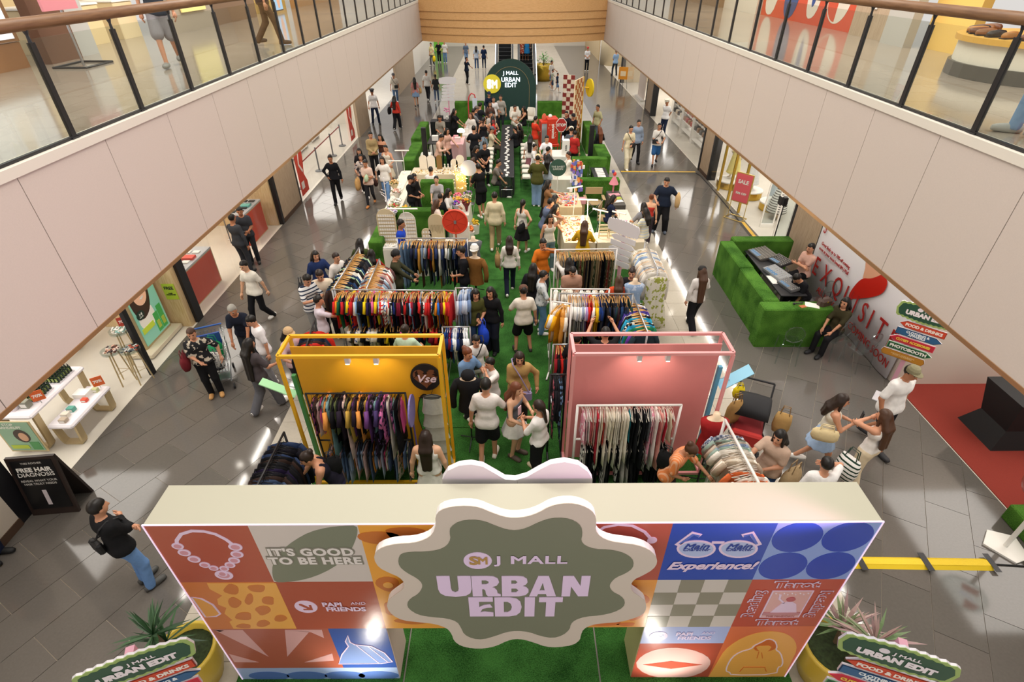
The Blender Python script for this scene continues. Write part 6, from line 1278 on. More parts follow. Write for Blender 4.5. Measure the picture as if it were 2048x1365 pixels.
# ================================================================== LEFT SHOPS
BRASS = M('#c9b48a', .4, .3)
def hoop_table(label, x0, y0, x1, y1, z):
    cx, cy, w, d = (x0+x1)/2, (y0+y1)/2, (x1-x0)/2, (y1-y0)/2; t = thing('display_table', label, 'table', (cx, cy, 0)); B().bbox(-w, -d, z-.06, w, d, z, .03).make('tabletop', M('#efeaf0', .35), t)
    for y in (-d+.12, d-.12):
        p = [(-w*.9, y, z-.06), (-w*.78, y, .08), (-w*.65, y, .02), (w*.65, y, .02), (w*.78, y, .08), (w*.9, y, z-.06)]; b = B()
        for i in range(5): 
            a, c_ = p[i], p[i+1]; dx, dz = c_[0]-a[0], c_[2]-a[2]; l = math.hypot(dx, dz); nx, nz = -dz/l*.02, dx/l*.02
            b.add([(a[0]-nx, y-.06, a[2]-nz), (a[0]+nx, y-.06, a[2]+nz), (c_[0]+nx, y-.06, c_[2]+nz), (c_[0]-nx, y-.06, c_[2]-nz), (a[0]-nx, y+.06, a[2]-nz), (a[0]+nx, y+.06, a[2]+nz), (c_[0]+nx, y+.06, c_[2]+nz), (c_[0]-nx, y+.06, c_[2]-nz)], [(0, 1, 2, 3), (7, 6, 5, 4), (0, 4, 5, 1), (3, 2, 6, 7), (1, 5, 6, 2), (0, 3, 7, 4)])
        b.make('leg_frame', BRASS, t)
    return t
hoop_table('tall white display table with brass hoop legs and a poster end', -8.75, 6.6, -8.08, 8.0, .82); hoop_table('low white display table with brass hoop legs', -8.05, 6.7, -7.6, 7.8, .5)
hoop_table('white display table deep inside the beauty shop', -10.2, 8.6, -9.5, 9.8, .8)
t = thing('end_poster', 'STOP DANDRUFF poster panel at the end of the tall display table', 'poster', (-8.42, 6.57, .05)); B().box(-.32, -.02, 0, .32, 0, .7).make('panel', BRASS, t); B().box(-.29, -.026, .03, .29, -.018, .69).make('print', M('#8fb79a', .4), t)
B().prism(disc((.05, .38), .15, 18, .13), -.03, -.026).make('hair_shape', M('#3a2a22', .5), t); B().prism(disc((.07, .36), .1, 18, .075), -.034, -.03).make('face_shape', M('#d9a888', .5), t); text('STOP\nDANDRUFF', .075, M('#e8efe4', .5), t, (-.06, -.03, .61), bold=.02); B().box(-.25, -.032, .08, .05, -.027, .16).make('lime_band', M('#b8cc3a', .5), t); B().box(.1, -.032, .06, .26, -.027, .24).make('bottle_shape', M('#4f9a5a', .5), t)
bp_ = None
def bottle(label, loc, group):
    global bp_
    if bp_ is None:
        bp_ = tag(B().lathe([(.024, 0), (.026, .01), (.026, .1), (.012, .125), (.01, .13)], 8).make('bottle', M('#1f3322', .25)), label, 'bottle', group); B().lathe([(.012, .128), (.012, .15), (.004, .155), (.004, .18)], 8).make('pump', BLACK, bp_); B().box(-.018, -.0268, .03, .018, -.024, .09).make('label', M('#a9b86a', .5), bp_); o = bp_
    else: o = copy_tree(bp_); o['label'] = label; o['group'] = group
    o.location = loc
for tr_, (cx, cy) in enumerate(((-8.35, 7.15), (-8.32, 7.65))):
    nm = ('nearer', 'further')[tr_]; o = B().bbox(-.17, -.2, 0, .17, .2, .012, .004).make('tray', M('#d9d4da', .3), None, (cx, cy, .822)); tag(o, 'clear tray under the %s block of dark bottles' % nm, 'tray')
    for i in range(5):
        for j in range(6): bottle('dark green pump bottle in the %s block on the tall display table' % nm, (cx-.13+.065*i, cy-.165+.066*j, .835), 'dark green bottles on the tall display table')
BX = [(-8.5, 6.8, .82, .09, .16, '#e9dfe4', 'pale pink gift box at the near end of the tall table'), (-8.3, 6.85, .82, .07, .14, '#8a8a7c', 'small framed card box on the tall table'), (-8.62, 7.0, .82, .07, .12, '#d9c070', 'gold gift box on the tall table'), (-8.6, 7.45, .82, .09, .2, '#5a2a6a', 'purple gift box behind the bottles'), (-7.9, 7.5, .5, .12, .1, '#f2efea', 'large white carton on the low table'), (-7.75, 7.62, .5, .05, .08, '#c9cc9a', 'pale green soap box on the low table'), (-7.78, 7.35, .5, .05, .06, '#e0553a', 'orange red sachet box on the low table'), (-7.85, 7.1, .5, .06, .08, '#5aa090', 'teal soap box on the low table'), (-7.85, 6.95, .5, .06, .08, '#e0d8c8', 'cream soap box on the low table'), (-7.8, 6.82, .5, .06, .07, '#b9a894', 'beige soap box at the near end of the low table')]
for x, y, z, s, h, c_, lb in BX: t = thing('product_box', lb, 'box', (x, y, z+.001)); B().bbox(-s, -s*.8, 0, s, s*.8, h, .006).make('box', M(c_, .4), t); B().box(-s*.7, -s*.8-.002, h*.2, s*.7, -s*.8, h*.7).make('label', M('#f4f1ea', .5), t)
def price(label, loc, s='70%', col='#e0662a'):
    t = thing('price_card', label, 'sign', loc, rad(35)); B().box(-.09, -.004, .06, .09, .004, .26).make('card', M(col, .5), t); B().cyl((0, 0, 0), (0, 0, .06), .006).make('stand', STEEL, t); text(s, .08, M('#fbeee6', .5), t, (0, -.008, .16), bold=.02)
price('orange 70 percent card on the tall display table', (-8.12, 6.95, .822)); price('orange 70 percent card at the far end of the low table', (-7.72, 7.72, .502)); price('red 70 percent sign above the round tray stools', (-7.9, 9.12, .92), '70%', '#b8402f')
for k, (x, y, h, lb) in enumerate(((-7.88, 8.5, .75, 'left round tray stool heaped with small bottles'), (-7.55, 8.55, .75, 'right round tray stool heaped with dark tubes'), (-7.95, 8.98, .9, 'back round tray stool with a clear dome'))):
    t = thing('tray_stool', lb, 'stool', (x, y, 0)); B().lathe([(.17, h), (.18, h+.01), (.185, h+.07), (.175, h+.07), (.165, h+.02)], 20).make('tray', ACRY, t)
    for a in range(3): q = 2*PI*a/3+.5; B().cyl((.1*math.cos(q), .1*math.sin(q), h), (.16*math.cos(q), .16*math.sin(q), 0), .013).make('leg', BRASS, t)
    B().tube([(.135*math.cos(q), .135*math.sin(q), .3) for q in [2*PI*a/3+.5 for a in range(3)]], .006, 5, True).make('stretcher', BRASS, t)
    b = B(); rn = random.Random(k); ms = [M(c_, .4) for c_ in (('#5a3020', '#d9a890', '#efe0d6', '#3a2a2a') if k == 0 else (('#2a2c30', '#5a6a70', '#c9543a', '#d9dcd8') if k == 1 else ('#f2efea', '#9ac8c0', '#efe6da')))]
    for i in range(40): b.k = i % len(ms); q = rn.random()*6.3; r_ = .13*math.sqrt(rn.random()); b.x(Matrix.Translation((r_*math.cos(q), r_*math.sin(q), h+.03+.05*rn.random())) @ Matrix.Rotation(rn.random()*3, 4, 'Z') @ Matrix.Rotation(1.2, 4, 'X')); b.cyl((0, 0, 0), (0, 0, .06), .014, n=6)
    o = b.make('products', ms, t); o['kind'] = 'stuff'
t = thing('light_box', 'tall light box poster of a smiling woman with green bottles', 'poster', (-7.95, 9.95, .12), PI/2); t.scale = (1, 1, .74); B().bbox(-.52, -.0, 0, .52, .22, 2.2, .03).make('case', BRASS, t); B().bbox(-.7, -.2, -.12, .57, .45, 0, .01).make('plinth', M('#d9cdb4', .4), t); B().box(-.46, -.012, .08, .46, 0, 2.12).make('print', M('#7fb8a0', .3, emit=.35), t)
B().prism(smooth_poly([(-.4, 2.0), (.1, 2.1), (.28, 1.8), (.22, 1.3), (.05, .9), (-.3, .8), (-.44, 1.3)], 2), -.016, -.011).make('hair_shape', M('#3a261c', .4, emit=.2), t); B().prism(disc((-.06, 1.55), .34, 24, .22), -.02, -.015).make('face_shape', M('#e0b090', .4, emit=.3), t); B().prism(smooth_poly([(-.3, 1.2), (.1, 1.25), (.2, .6), (-.2, .4), (-.42, .7)], 2), -.0145, -.012).make('shoulder_shape', M('#efe6da', .4, emit=.2), t)
B().prism(smooth_poly([(-.14, 1.43), (.06, 1.46), (-.04, 1.36)], 2), -.024, -.019).make('smile_shape', M('#f6efe8', .4), t)
for sx in (-.13, .04): B().prism(disc((sx, 1.63), .02, 12, .035), -.024, -.019).make('eye_shape', M('#3a261c', .4), t)
for x, h in ((.14, .62), (.32, .75)): B().box(x-.08, -.02, .15, x+.08, -.012, .15+h).make('bottle_shape', M('#3f9a4a', .3, emit=.3), t); B().box(x-.05, -.024, .25, x+.05, -.019, .5).make('label_shape', M('#c9dc5a', .4), t)
B().prism(disc((-.28, 1.02), .14, 24, .13), -.026, -.02).make('badge', M('#1f3a30', .4), t); text('14', .12, M('#f2f2ea', .4), t, (-.28, -.03, 1.04), bold=.02); text('DAYS', .05, M('#f2f2ea', .4), t, (-.28, -.03, .96)); B().box(-.42, -.024, .45, .0, -.018, .62).make('lime_band', M('#c3d43f', .4, emit=.2), t)
t = thing('wall_notice', 'lime green FREE notice on the pale wood wall', 'sign', (-7.72, 10.545, .95)); B().box(-.14, -.008, -.2, .14, 0, .2).make('sheet', M('#b9cf3c', .5), t); text('FREE', .1, BLACK, t, (0, -.012, .09), bold=.02); text('HAIR\nDIAGNOSIS', .04, BLACK, t, (0, -.012, -.06))
t = thing('shop_counter', 'pale wooden counter at the back of the beauty shop', 'counter', (-11.5, 9.0, 0)); B().bbox(-.5, -1.2, 0, .5, 1.2, .95).make('base', LWOOD, t); B().bbox(-.55, -1.25, .95, .55, 1.25, 1.0).make('worktop', WHITE, t)
t = thing('a_board', 'black FREE HAIR DIAGNOSIS folding board beside the near left wall', 'sign', (-7.12, 5.3, 0), rad(6)); W2 = M('#2a1d18', .5)
fr = B().box(-.34, -.02, 0, .34, .02, 1.08).make('front_frame', W2, t); fr.rotation_euler = (rad(-10), 0, 0); fb = B().box(-.34, -.02, 0, .34, .02, 1.08).make('rear_frame', W2, t); fb.location = (0, .38, 0); fb.rotation_euler = (rad(10), 0, 0)
B().box(-.29, -.026, .12, .29, -.018, 1.03).make('poster', M('#121214', .35), fr)
for s, sz, z, c_, bo in (('FREE HAIR', .105, .86, '#f0ede6', .02), ('DIAGNOSIS', .1, .77, '#f0ede6', .005), ('REVEAL WHAT YOUR', .052, .66, '#d9d6d0', .004), ('HAIR TRULY NEEDS', .052, .6, '#d9d6d0', .004), ('YVES ROCHER', .045, .98, '#d9d6d0', .002)): text(s, sz, M(c_, .5), fr, (0, -.03, z), bold=bo)
B().bbox(-.03, -.034, .2, .03, -.028, .48, .002).make('device_shape', M('#cfc4c8', .4), fr)
# red panelled shop
for y0, y1, lb in ((11.4, 12.8, 'red jewellery counter left of the shop doorway'), (14.95, 16.2, 'red jewellery counter right of the shop doorway')):
    t = thing('jewellery_counter', lb, 'counter', (-7.95, (y0+y1)/2, 0)); d = (y1-y0)/2; B().box(-.35, -d, 0, .1, d, .95).make('base', M('#b84a3a', .5), t); B().box(.1, -d-.01, 0, .112, d+.01, .96).make('brass_edge', BRASS, t); B().box(.105, -d+.03, .03, .116, d-.03, .93).make('red_panel', M('#bf4a36', .5), t)
    q = B().box(-.42, -d, .96, .12, d, 1.0).make('case_floor', M('#b9bcc0', .3), t); B().box(-.42, -d, 1.0, .12, d, 1.28).make('case_glass', GLASS, t)
    for k in range(8): o = B().box(-.08, -.07, 0, .08, .07, .03).make('jewel_pad', M('#e9e6e0' if y0 < 12 else '#2c2f33', .5), q); o.location = (-.28+.22*(k % 2), -d+.2+(k//2)*.28, 1.0)
    B().box(-.25, -.1, 1.0, .05, .1, 1.06).make('feature_card', M('#d9442f' if y0 < 12 else '#6ab0a8', .5), q)
struct(B().box(-10.4, 11.0, 0, -10.3, 16.4, 3.5).make('wall_jewellery_back', LWOOD), 'pale wood back wall of the jewellery shop')
struct(B().box(-7.56, 13.12, .02, -7.54, 13.9, 3.4).make('door_1', GLASS), 'left glass door of the jewellery shop'); 
t = thing('door_handle', 'long steel pull handle on the jewellery shop glass door', 'handle', (-7.48, 13.2, .9)); B().cyl((0, 0, 0), (0, 0, 1.1), .015).make('bar', STEEL, t); B().cyl((0, 0, .1), (-.06, 0, .1), .01).make('mount', STEEL, t)
# far left shop: stanchions, red window posters, shelves
prev = None
for k, (x, y) in enumerate(((-7.9, 20.0), (-7.9, 22.1), (-7.9, 24.2), (-7.9, 25.8))):
    t = thing('stanchion', 'grey queue post with a red belt, %s along the far left shop window' % ('nearest', 'second', 'third', 'furthest')[k], 'queue post', (x, y, 0)); B().lathe([(.17, 0), (.16, .03), (.03, .05)], 18).make('base', M('#6d6f72', .4), t); B().cyl((0, 0, .04), (0, 0, .95), .03).make('pole', M('#6d6f72', .4), t)
    if k < 3: B().box(-.005, .03, .84, .005, (2.1, 2.1, 1.6)[k]-.03, .89).make('belt', M('#a8443c', .6), t)
for k, (y0, lb) in enumerate(((18.75, 'red sale poster on the near pane of the far left shop'), (26.0, 'red sale poster on the timber side of the far left shop'))):
    t = thing('window_poster', lb, 'poster', (-7.5, y0, 0), PI/2); B().prism([(0, .15), (.75, .15), (.75, .5), (.55, .8), (.75, 1.3), (.75, 2.4), (0, 2.4)], -.012, 0).make('sheet', M('#d2432f', .5), t); B().strip([(.2, 2.2), (.42, 1.7), (.25, 1.2), (.5, .9)], .1, -.016, -.011).make('curve', M('#f0e4dc', .5), t); B().box(.12, -.016, .35, .4, -.011, .6).make('white_square', M('#ede6df', .5), t)
for k in range(5):
    t = thing('shelf_unit', 'low white shelf of handbags inside the far left shop, %s from the aisle end' % ('first', 'second', 'third', 'fourth', 'fifth')[k], 'shelf', (-9.6, 19.5+k*1.8, 0))
    for z in (.1, .5, .9): B().box(-.2, -.6, z, .2, .6, z+.03).make('shelf', WHITE, t)
    for y in (-.6, .57): B().box(-.2, y, 0, .2, y+.03, 1.0).make('side_panel', WHITE, t)
    for j in range(3): o = B().bbox(-.1, -.14, 0, .1, .14, .22, .03).make('handbag', M(('#e04a7a', '#d9d4cc', '#7a8088', '#c9a890', '#2c2c30')[(j+k) % 5], .5), None, (-9.5, 19.1+k*1.8+j*.4, .932)); tag(o, 'small %s handbag on the white shelf far left' % ('pink', 'ivory', 'grey', 'tan', 'black')[(j+k) % 5], 'handbag', 'handbags in the far left shop'); B().tube([(0, -.07, .2), (0, -.05, .32), (0, .05, .32), (0, .07, .2)], .01).make('handle', BLACK, o)
t = thing('wet_floor_sign', 'yellow folding wet floor sign far on the left', 'sign', (gz(839, 132).x, gz(839, 132).y, 0))
for s in (-1, 1): q = B().prism([(-.22, 0), (.22, 0), (.12, 1.0), (-.12, 1.0)], -.015, .015).make('panel', M('#e2b522', .5), t); q.location = (0, s*.18, 0); q.rotation_euler = (rad(10*s), 0, 0)
# ================================================================== FAR END: escalators, planter
esc = M('#23262a', .5); es = M('#8d9499', .3, .6)
for k, (x0, x1, lb) in enumerate(((-1.0, .2, 'left escalator with black steps beyond the bridge'), (.5, 1.7, 'right escalator with black steps beyond the bridge'))):
    t = thing('escalator', lb, 'escalator', (0, 39.2, 0))
    for i in range(24): B().box(x0+.15, i*.4, 0, x1-.15, i*.4+.4, .02+i*.2).make('step', esc, t)
    for x in (x0, x1-.12): 
        q = [(0, 0), (9.6, 4.8), (9.6, 5.9), (0, .95)]; B().add([(x, a, b_) for a, b_ in q]+[(x+.12, a, b_) for a, b_ in q], [(0, 1, 2, 3), (7, 6, 5, 4), (0, 4, 5, 1), (3, 2, 6, 7), (0, 3, 7, 4), (1, 5, 6, 2)]).make('balustrade', es, t)
        B().tube([(x+.06, -.3, .95), (x+.06, 0, 1.0), (x+.06, 9.6, 5.95)], .05).make('handrail', BLACK, t)
    xs_ = x0-.06 if k == 0 else x1+.02; B().box(xs_, 0, 0, xs_+.05, .01, .01).make('end_plate', es, t); q = [(0, .3), (9.6, 5.1), (9.6, 5.4), (0, .6)]; B().add([(xs_, a, b_) for a, b_ in q]+[(xs_+.05, a, b_) for a, b_ in q], [(0, 1, 2, 3), (7, 6, 5, 4), (0, 4, 5, 1), (3, 2, 6, 7), (0, 3, 7, 4), (1, 5, 6, 2)]).make('light_strip', glow('#eaf6ff', 2.5), t)
def leafy(label, loc, pot, r, h, fol, sd=0):
    t = thing('planter', label, 'plant', loc); B().lathe([(r*.72, 0), (r*.95, h*.4), (r, h*.8), (r*.96, h), (r*.85, h), (r*.82, h*.9)], 24).make('pot', pot, t, smooth=True); rn = random.Random(sd); b = B()
    for i in range(130):
        a, e = rn.random()*6.3, rn.random(); p = Vector((math.cos(a)*r*1.0*e, math.sin(a)*r*1.0*e, h+.08+rn.random()*r*.9*(1.2-e))); d = Vector((math.cos(a), math.sin(a), .5)).normalized()*.16; w = Vector((-math.sin(a), math.cos(a), 0))*.06; b.add([p, p+d*.5+w, p+d, p+d*.5-w], [(0, 1, 2, 3)])
    o = b.make('foliage', M(fol, .5), t); B().cyl((0, 0, h*.8), (0, 0, h+.3), .04).make('trunk', M('#5a4632', .7), t); return t
leafy('large gold planter with a green shrub beside the escalator', (2.36, 42.5, 0), M('#b8962e', .3, .6), .72, 1.05, '#4f8a32')
def spiky(label, loc, pot, cols, n, L, sd, r=.34, h=.62, heads=2):
    t = thing('planter', label, 'plant', loc); B().lathe([(r*.7, 0), (r*.95, h*.5), (r, h*.95), (r, h), (r*.88, h), (r*.85, h*.85)], 26).make('pot', pot, t, smooth=True); B().lathe([(r*.84, h*.8), (r*.84, h*.86), (.02, h*.9)], 18).make('soil', M('#2c3a1c', .9, noise=.4, nscale=30), t)
    rn = random.Random(sd)
    for hd in range(heads):
        c_ = Vector((rn.uniform(-.16, .16), rn.uniform(-.16, .16), h*.85)); top = c_+Vector((c_.x*.8, c_.y*.8, .25+.35*hd)); B().tube([c_, top], .025).make('stem', M('#6a5a44', .8), t)
        for k in range(n):
            a = rn.random()*6.3; el_ = rad(rn.uniform(-15, 75)); l = L*rn.uniform(.75, 1.1); w = .016*rn.uniform(.8, 1.3)*(L/.4); d = Vector((math.cos(a)*math.cos(el_), math.sin(a)*math.cos(el_), math.sin(el_))); s_ = Vector((-math.sin(a), math.cos(a), 0))*w
            p0 = top; p1 = top+d*l*.5; p2 = top+d*l+Vector((0, 0, -.25*l*l)); up_ = Vector((0, 0, .006))
            B().add([p0-s_*.5, p0+s_*.5, p1+s_, p1-s_, p2, p0-up_, p1-up_*2], [(0, 1, 2, 3), (3, 2, 4), (1, 0, 5), (1, 5, 6, 2), (5, 0, 3, 6), (6, 4, 2), (6, 3, 4)]).make('leaf', M(cols[k % len(cols)], .5), t)
    return t
YPOT = M('#d2b541', .4)
spiky('yellow pot with dark green spiky plant at the lower left corner of the gate', (-3.75, 2.95, 0), YPOT, ('#2f5230', '#274628', '#3a6038'), 34, .42, 3, .34, .62, 2)
spiky('yellow pot with reddish green spiky plant at the lower right corner of the gate', (3.68, 2.95, 0), YPOT, ('#8a9a72', '#a88a8a', '#6f8a5a', '#b89a94'), 46, .46, 5, .36, .62, 2)
# ================================================================== RIGHT SIDE
t = thing('banner', 'white EXQUISITE sale banner with a red shoe on the right wall', 'banner', (7.62, 10.4, 0), -PI/2)   # local x runs towards the viewer
n = 26; vs = []
for z in (0.02, 1.2, 2.4, 3.4):
    for i in range(n): x = -1.9+3.85*i/(n-1); vs.append((x, .012*math.sin(i*1.3+z)+.01*math.sin(i*.5), z))
o = B().add(vs, [(j*n+i, j*n+i+1, (j+1)*n+i+1, (j+1)*n+i) for j in range(3) for i in range(n-1)]).make('sheet', M('#e6e4ea', .7), t, smooth=True); md = o.modifiers.new('thick', 'SOLIDIFY'); md.thickness = .004
RD = M('#a8221e', .5); yy = lambda Y: 10.4-Y
for ch, Y in zip('EXQUISITE', (11.95, 11.45, 10.9, 10.42, 10.1, 9.78, 9.5, 9.12, 8.72)): text(ch, .66, RD, t, (yy(Y), -.03, .76), xs=.72, name='letter')
for s, Y, z, sz in (('Great finds up to 70% off coming', 11.4, 1.36, .115), ('soon at your most-loved SM J Mall', 11.4, 1.22, .115), ('COMING SOON', 9.3, .3, .25), ('ALL NEW', 11.2, .33, .22)): text(s, sz, RD, t, (yy(Y), -.028, z), xs=.85)
text('S', .4, RD, t, (yy(12.1), -.03, 1.72), xs=.7)
shoe_ = [gx(1400+x/3.9, 430+y/3.9, 7.6) for x, y in ((1155, 640), (1200, 560), (1270, 490), (1330, 500), (1390, 480), (1430, 460), (1465, 515), (1455, 570), (1420, 620), (1340, 645), (1240, 655), (1180, 655))]
B().prism(smooth_poly([(10.4-p.y, p.z) for p in shoe_], 2), -.03, -.02).make('red_shoe', M('#bf2318', .3), t); leg_ = [gx(1400+x/3.9, 430+y/3.9, 7.6) for x, y in ((1270, 495), (1290, 420), (1295, 360), (1400, 430), (1410, 470), (1360, 510))]
B().prism([(10.4-p.y, p.z) for p in leg_], -.026, -.018).make('ankle', M('#d9a183', .5), t)
# sound booth
table('black equipment table inside the turf sound booth', 6.15, 10.55, 6.75, 12.9, .76, top=M('#1c1c20', .5), leg=BLACK, zb=.001)
def console(label, loc, rz, w, d, knobs, col, tilt=8):
    t = thing('mixing_console', label, 'mixer', loc, rz); q = B().bbox(-w/2, -d/2, 0, w/2, d/2, .07, .01).make('case', M(col, .45), t); q.rotation_euler = (rad(tilt), 0, 0); b = B(); rn = random.Random(int(w*100))
    for i in range(knobs):
        for j in range(6): b.cyl((-w*.45+w*.9*i/(knobs-1), -d*.4+d*.8*j/5, .07), (-w*.45+w*.9*i/(knobs-1), -d*.4+d*.8*j/5, .085), .008, n=6)
    o = b.make('knobs', M('#c9c4b8', .4), q); o['kind'] = 'stuff'; B().box(-w*.4, -d*.45, .071, w*.2, -d*.2, .074).make('display', M('#5a7a9a', .2, emit=.3), q); return t
console('large grey mixing console at the back of the sound booth', (6.5, 12.6, .78), rad(-80), .6, .5, 12, '#55514c'); console('flat black mixing desk next to the large console', (6.78, 12.2, .78), rad(-70), .5, .4, 10, '#3a3a3c'); console('silver turntable controller on the sound booth table', (6.45, 11.55, .78), rad(-75), .65, .35, 8, '#8d9094'); console('open flight case controller in front of the bent man', (6.5, 10.95, .78), rad(-75), .5, .32, 8, '#6a6a6c')
t = thing('mobile_phone', 'white paper sheet and phone on the black equipment table', 'paper', (6.25, 11.3, .762)); B().box(-.08, -.2, 0, .08, .2, .003).make('paper', WHITE, t); B().box(.1, -.06, 0, .17, .06, .01).make('phone', BLACK, t)
t = thing('light_stand', 'black tripod stand with a small lamp at the back of the booth', 'lamp', (7.2, 13.6, 0)); B().cyl((0, 0, .3), (0, 0, 1.75), .015).make('pole', BLACK, t); B().bbox(-.05, -.08, 1.72, .05, .08, 1.95).make('lamp_head', BLACK, t); B().box(-.14, -.1, 1.74, -.13, .1, 1.96).make('barn_door', BLACK, t); 
for k in range(3): a = 2*PI*k/3; B().cyl((0, 0, .5), (.35*math.cos(a), .35*math.sin(a), 0), .012).make('leg', BLACK, t)
t = thing('microphone', 'black microphone lying on the near turf block', 'microphone', (6.05, 9.78, 1.02)); B().cyl((0, 0, 0), (.18, .03, 0), .014).make('handle', BLACK, t); B().ell((-.02, -.003, 0), (.03, .026, .026)).make('grille', DSTEEL, t, smooth=True)
o = B().box(-.07, -.05, 0, .07, .05, .006).make('notice_card', M('#b8683a', .5), None, (6.2, 9.72, .983), .3); tag(o, 'small orange card on the turf block by the microphone', 'card'); o = B().box(-.14, -.1, 0, .14, .1, .004).make('paper_sheet', WHITE, None, (6.42, 9.77, .983), -.4); tag(o, 'white paper sheet on the turf block beside the handbag', 'paper')
t = thing('handbag', 'dark brown handbag on the turf block of the sound booth', 'handbag', (6.68, 9.8, .983), .3); B().bbox(-.15, -.09, 0, .15, .09, .16, .05).make('body', M('#4a3830', .5), t); B().tube([(-.1, 0, .14), (-.08, 0, .3), (.08, 0, .3), (.1, 0, .14)], .01).make('handle', M('#2a201c', .5), t); B().ell((0, -.09, .1), (.02, .008, .02)).make('clasp', GOLD, t)
ghost('empty clear chair in front of the sound booth turf', 5.85, 9.2, rad(165), z=.001); ghost('clear chair under the seated woman in olive', 6.85, 9.35, rad(200), z=.001); ghost('grey clear chair behind the bent man in black', 7.2, 10.8, rad(-80), z=.001); ghost('clear chair standing beside the banner', 7.2, 8.95, rad(200), z=.001)
def ramp(label, p0, p1, w, top, side, nseg, tape=False):
    p0, p1 = Vector(p0), Vector(p1); L = (p1-p0).length; a = math.atan2(p1.y-p0.y, p1.x-p0.x); t = thing('cable_ramp', label, 'cable cover', (p0.x, p0.y, .001), a)
    for k in range(nseg):
        x0, x1 = L*k/nseg+.004, L*(k+1)/nseg-.004; B().add([(x0, -w/2, 0), (x1, -w/2, 0), (x1, w/2, 0), (x0, w/2, 0), (x0, -w/4, .04), (x1, -w/4, .04), (x1, w/4, .04), (x0, w/4, .04)], [(3, 2, 1, 0), (4, 5, 6, 7), (0, 1, 5, 4), (1, 2, 6, 5), (2, 3, 7, 6), (3, 0, 4, 7)]).make('ramp_section', M(side, .6), t); B().box(x0, -w*.24, .04, x1, w*.24, .046).make('lid', M(top, .5, bump=.4, bscale=80), t)
        if tape and k: B().box(x0-.04, -w*.75, .0465, x0+.05, w*.75, .05).make('tape', BLACK, t)
    if tape: B().box(L-.03, -w*.75, .047, L+.05, w*.75, .051).make('tape', BLACK, t)
    return t
ramp('bright yellow cable ramp on the floor right of the gate', (4.0, 4.4), (6.75, 4.34), .19, '#e8c61c', '#e8c61c', 3, True); ramp('yellow and black cable ramp crossing the far right walkway', (4.45, 21.7), (7.45, 21.6), .25, '#d9ac2a', '#55534e', 4); ramp('yellow and black cable ramp along the dress shop doorway', (7.55, 16.5), (7.45, 13.5), .22, '#d9ac2a', '#45433f', 3)
o = B().tube([(7.45, 21.6, .01), (7.55, 21.2, .012), (7.55, 19, .012), (7.5, 16.6, .012)], .015).make('cable', BLACK); tag(o, 'black cable running along the right shopfront threshold', 'cable'); o = B().tube([(6.8, 4.34, .01), (7.3, 4.3, .01), (7.9, 4.15, .02)], .012).make('cable', BLACK); tag(o, 'black cable leading from the yellow ramp to the round display', 'cable')
t = thing('fan_display', 'clear ring display with red panels on a white pole and base', 'display', (7.17, 4.62, .001), rad(-55)); B().slab([(-.2, -.22), (.2, -.2), (.28, .05), (.02, .3), (-.26, .1)], 0, .03).make('base', WHITE, t); B().cyl((0, 0, .03), (0, 0, .95), .03).make('pole', WHITE, t); B().tube([(.3*math.cos(a), .0, 1.25+.3*math.sin(a)) for a in [2*PI*k/32 for k in range(32)]], .03, 8, True).make('ring', ACRY, t); B().cyl((0, -.01, 1.25), (0, .01, 1.25), .29, n=32).make('clear_disc', ACRY, t)
B().prism([(.05, 1.3), (.25, 1.28), (.22, 1.42), (.1, 1.48)], -.016, -.011).make('red_panel', M('#d93a2c', .4, emit=.8), t); B().prism([(-.1, 1.05), (.12, 1.0), (.16, 1.12), (-.05, 1.16)], -.016, -.011).make('red_panel', M('#d93a2c', .4, emit=.8), t); text('AVAIL IT', .05, glow('#8a9cff', 2), t, (.05, -.02, 1.22))
tf = B().bbox(7.5, 3.0, .013, 9.2, 5.15, .3, .02).make('turf_block', TURFB); tag(tf, 'low turf covered block beside the red carpet', 'turf block')
t = thing('display_table', 'black stretch cloth table on the red carpet', 'table', (9.1, 6.9, .013)); b = B(); n = 24; vs = []
for z, w, d in ((0, .78, .42), (.35, .6, .3), (1.0, .74, .4)):
    for i in range(n):
        a = 2*PI*i/n; cx, sx = math.cos(a), math.sin(a); k = max(abs(cx), abs(sx)); pin = 1; vs.append((w*cx/k*pin, d*sx/k*pin, z))
b.add(vs, [(j*n+i, j*n+(i+1) % n, (j+1)*n+(i+1) % n, (j+1)*n+i) for j in range(2) for i in range(n)]+[tuple(range(2*n, 3*n))]).make('stretch_cover', M('#0f0f11', .7), t)
for k, (x, z, s) in enumerate(((-.1, 1.02, 'ON'),)): q = B().box(-.2, -.02, 0, .2, .02, .4).make('letter_board', M('#e4dccb', .5), t); q.location = (.05, .2, 1.0); text('O\nN', .2, BLACK, q, (0, -.024, .2), bold=.02)
for k in range(2): q = B().box(-.07, -.1, 0, .07, .1, .006).make('photo_card', M('#d9cfbc', .5), t); q.location = (-.35+.25*k, -.1, 1.003); B().box(-.045, -.07, .006, .045, .07, .009).make('picture', M('#6a7a5a', .5), q)
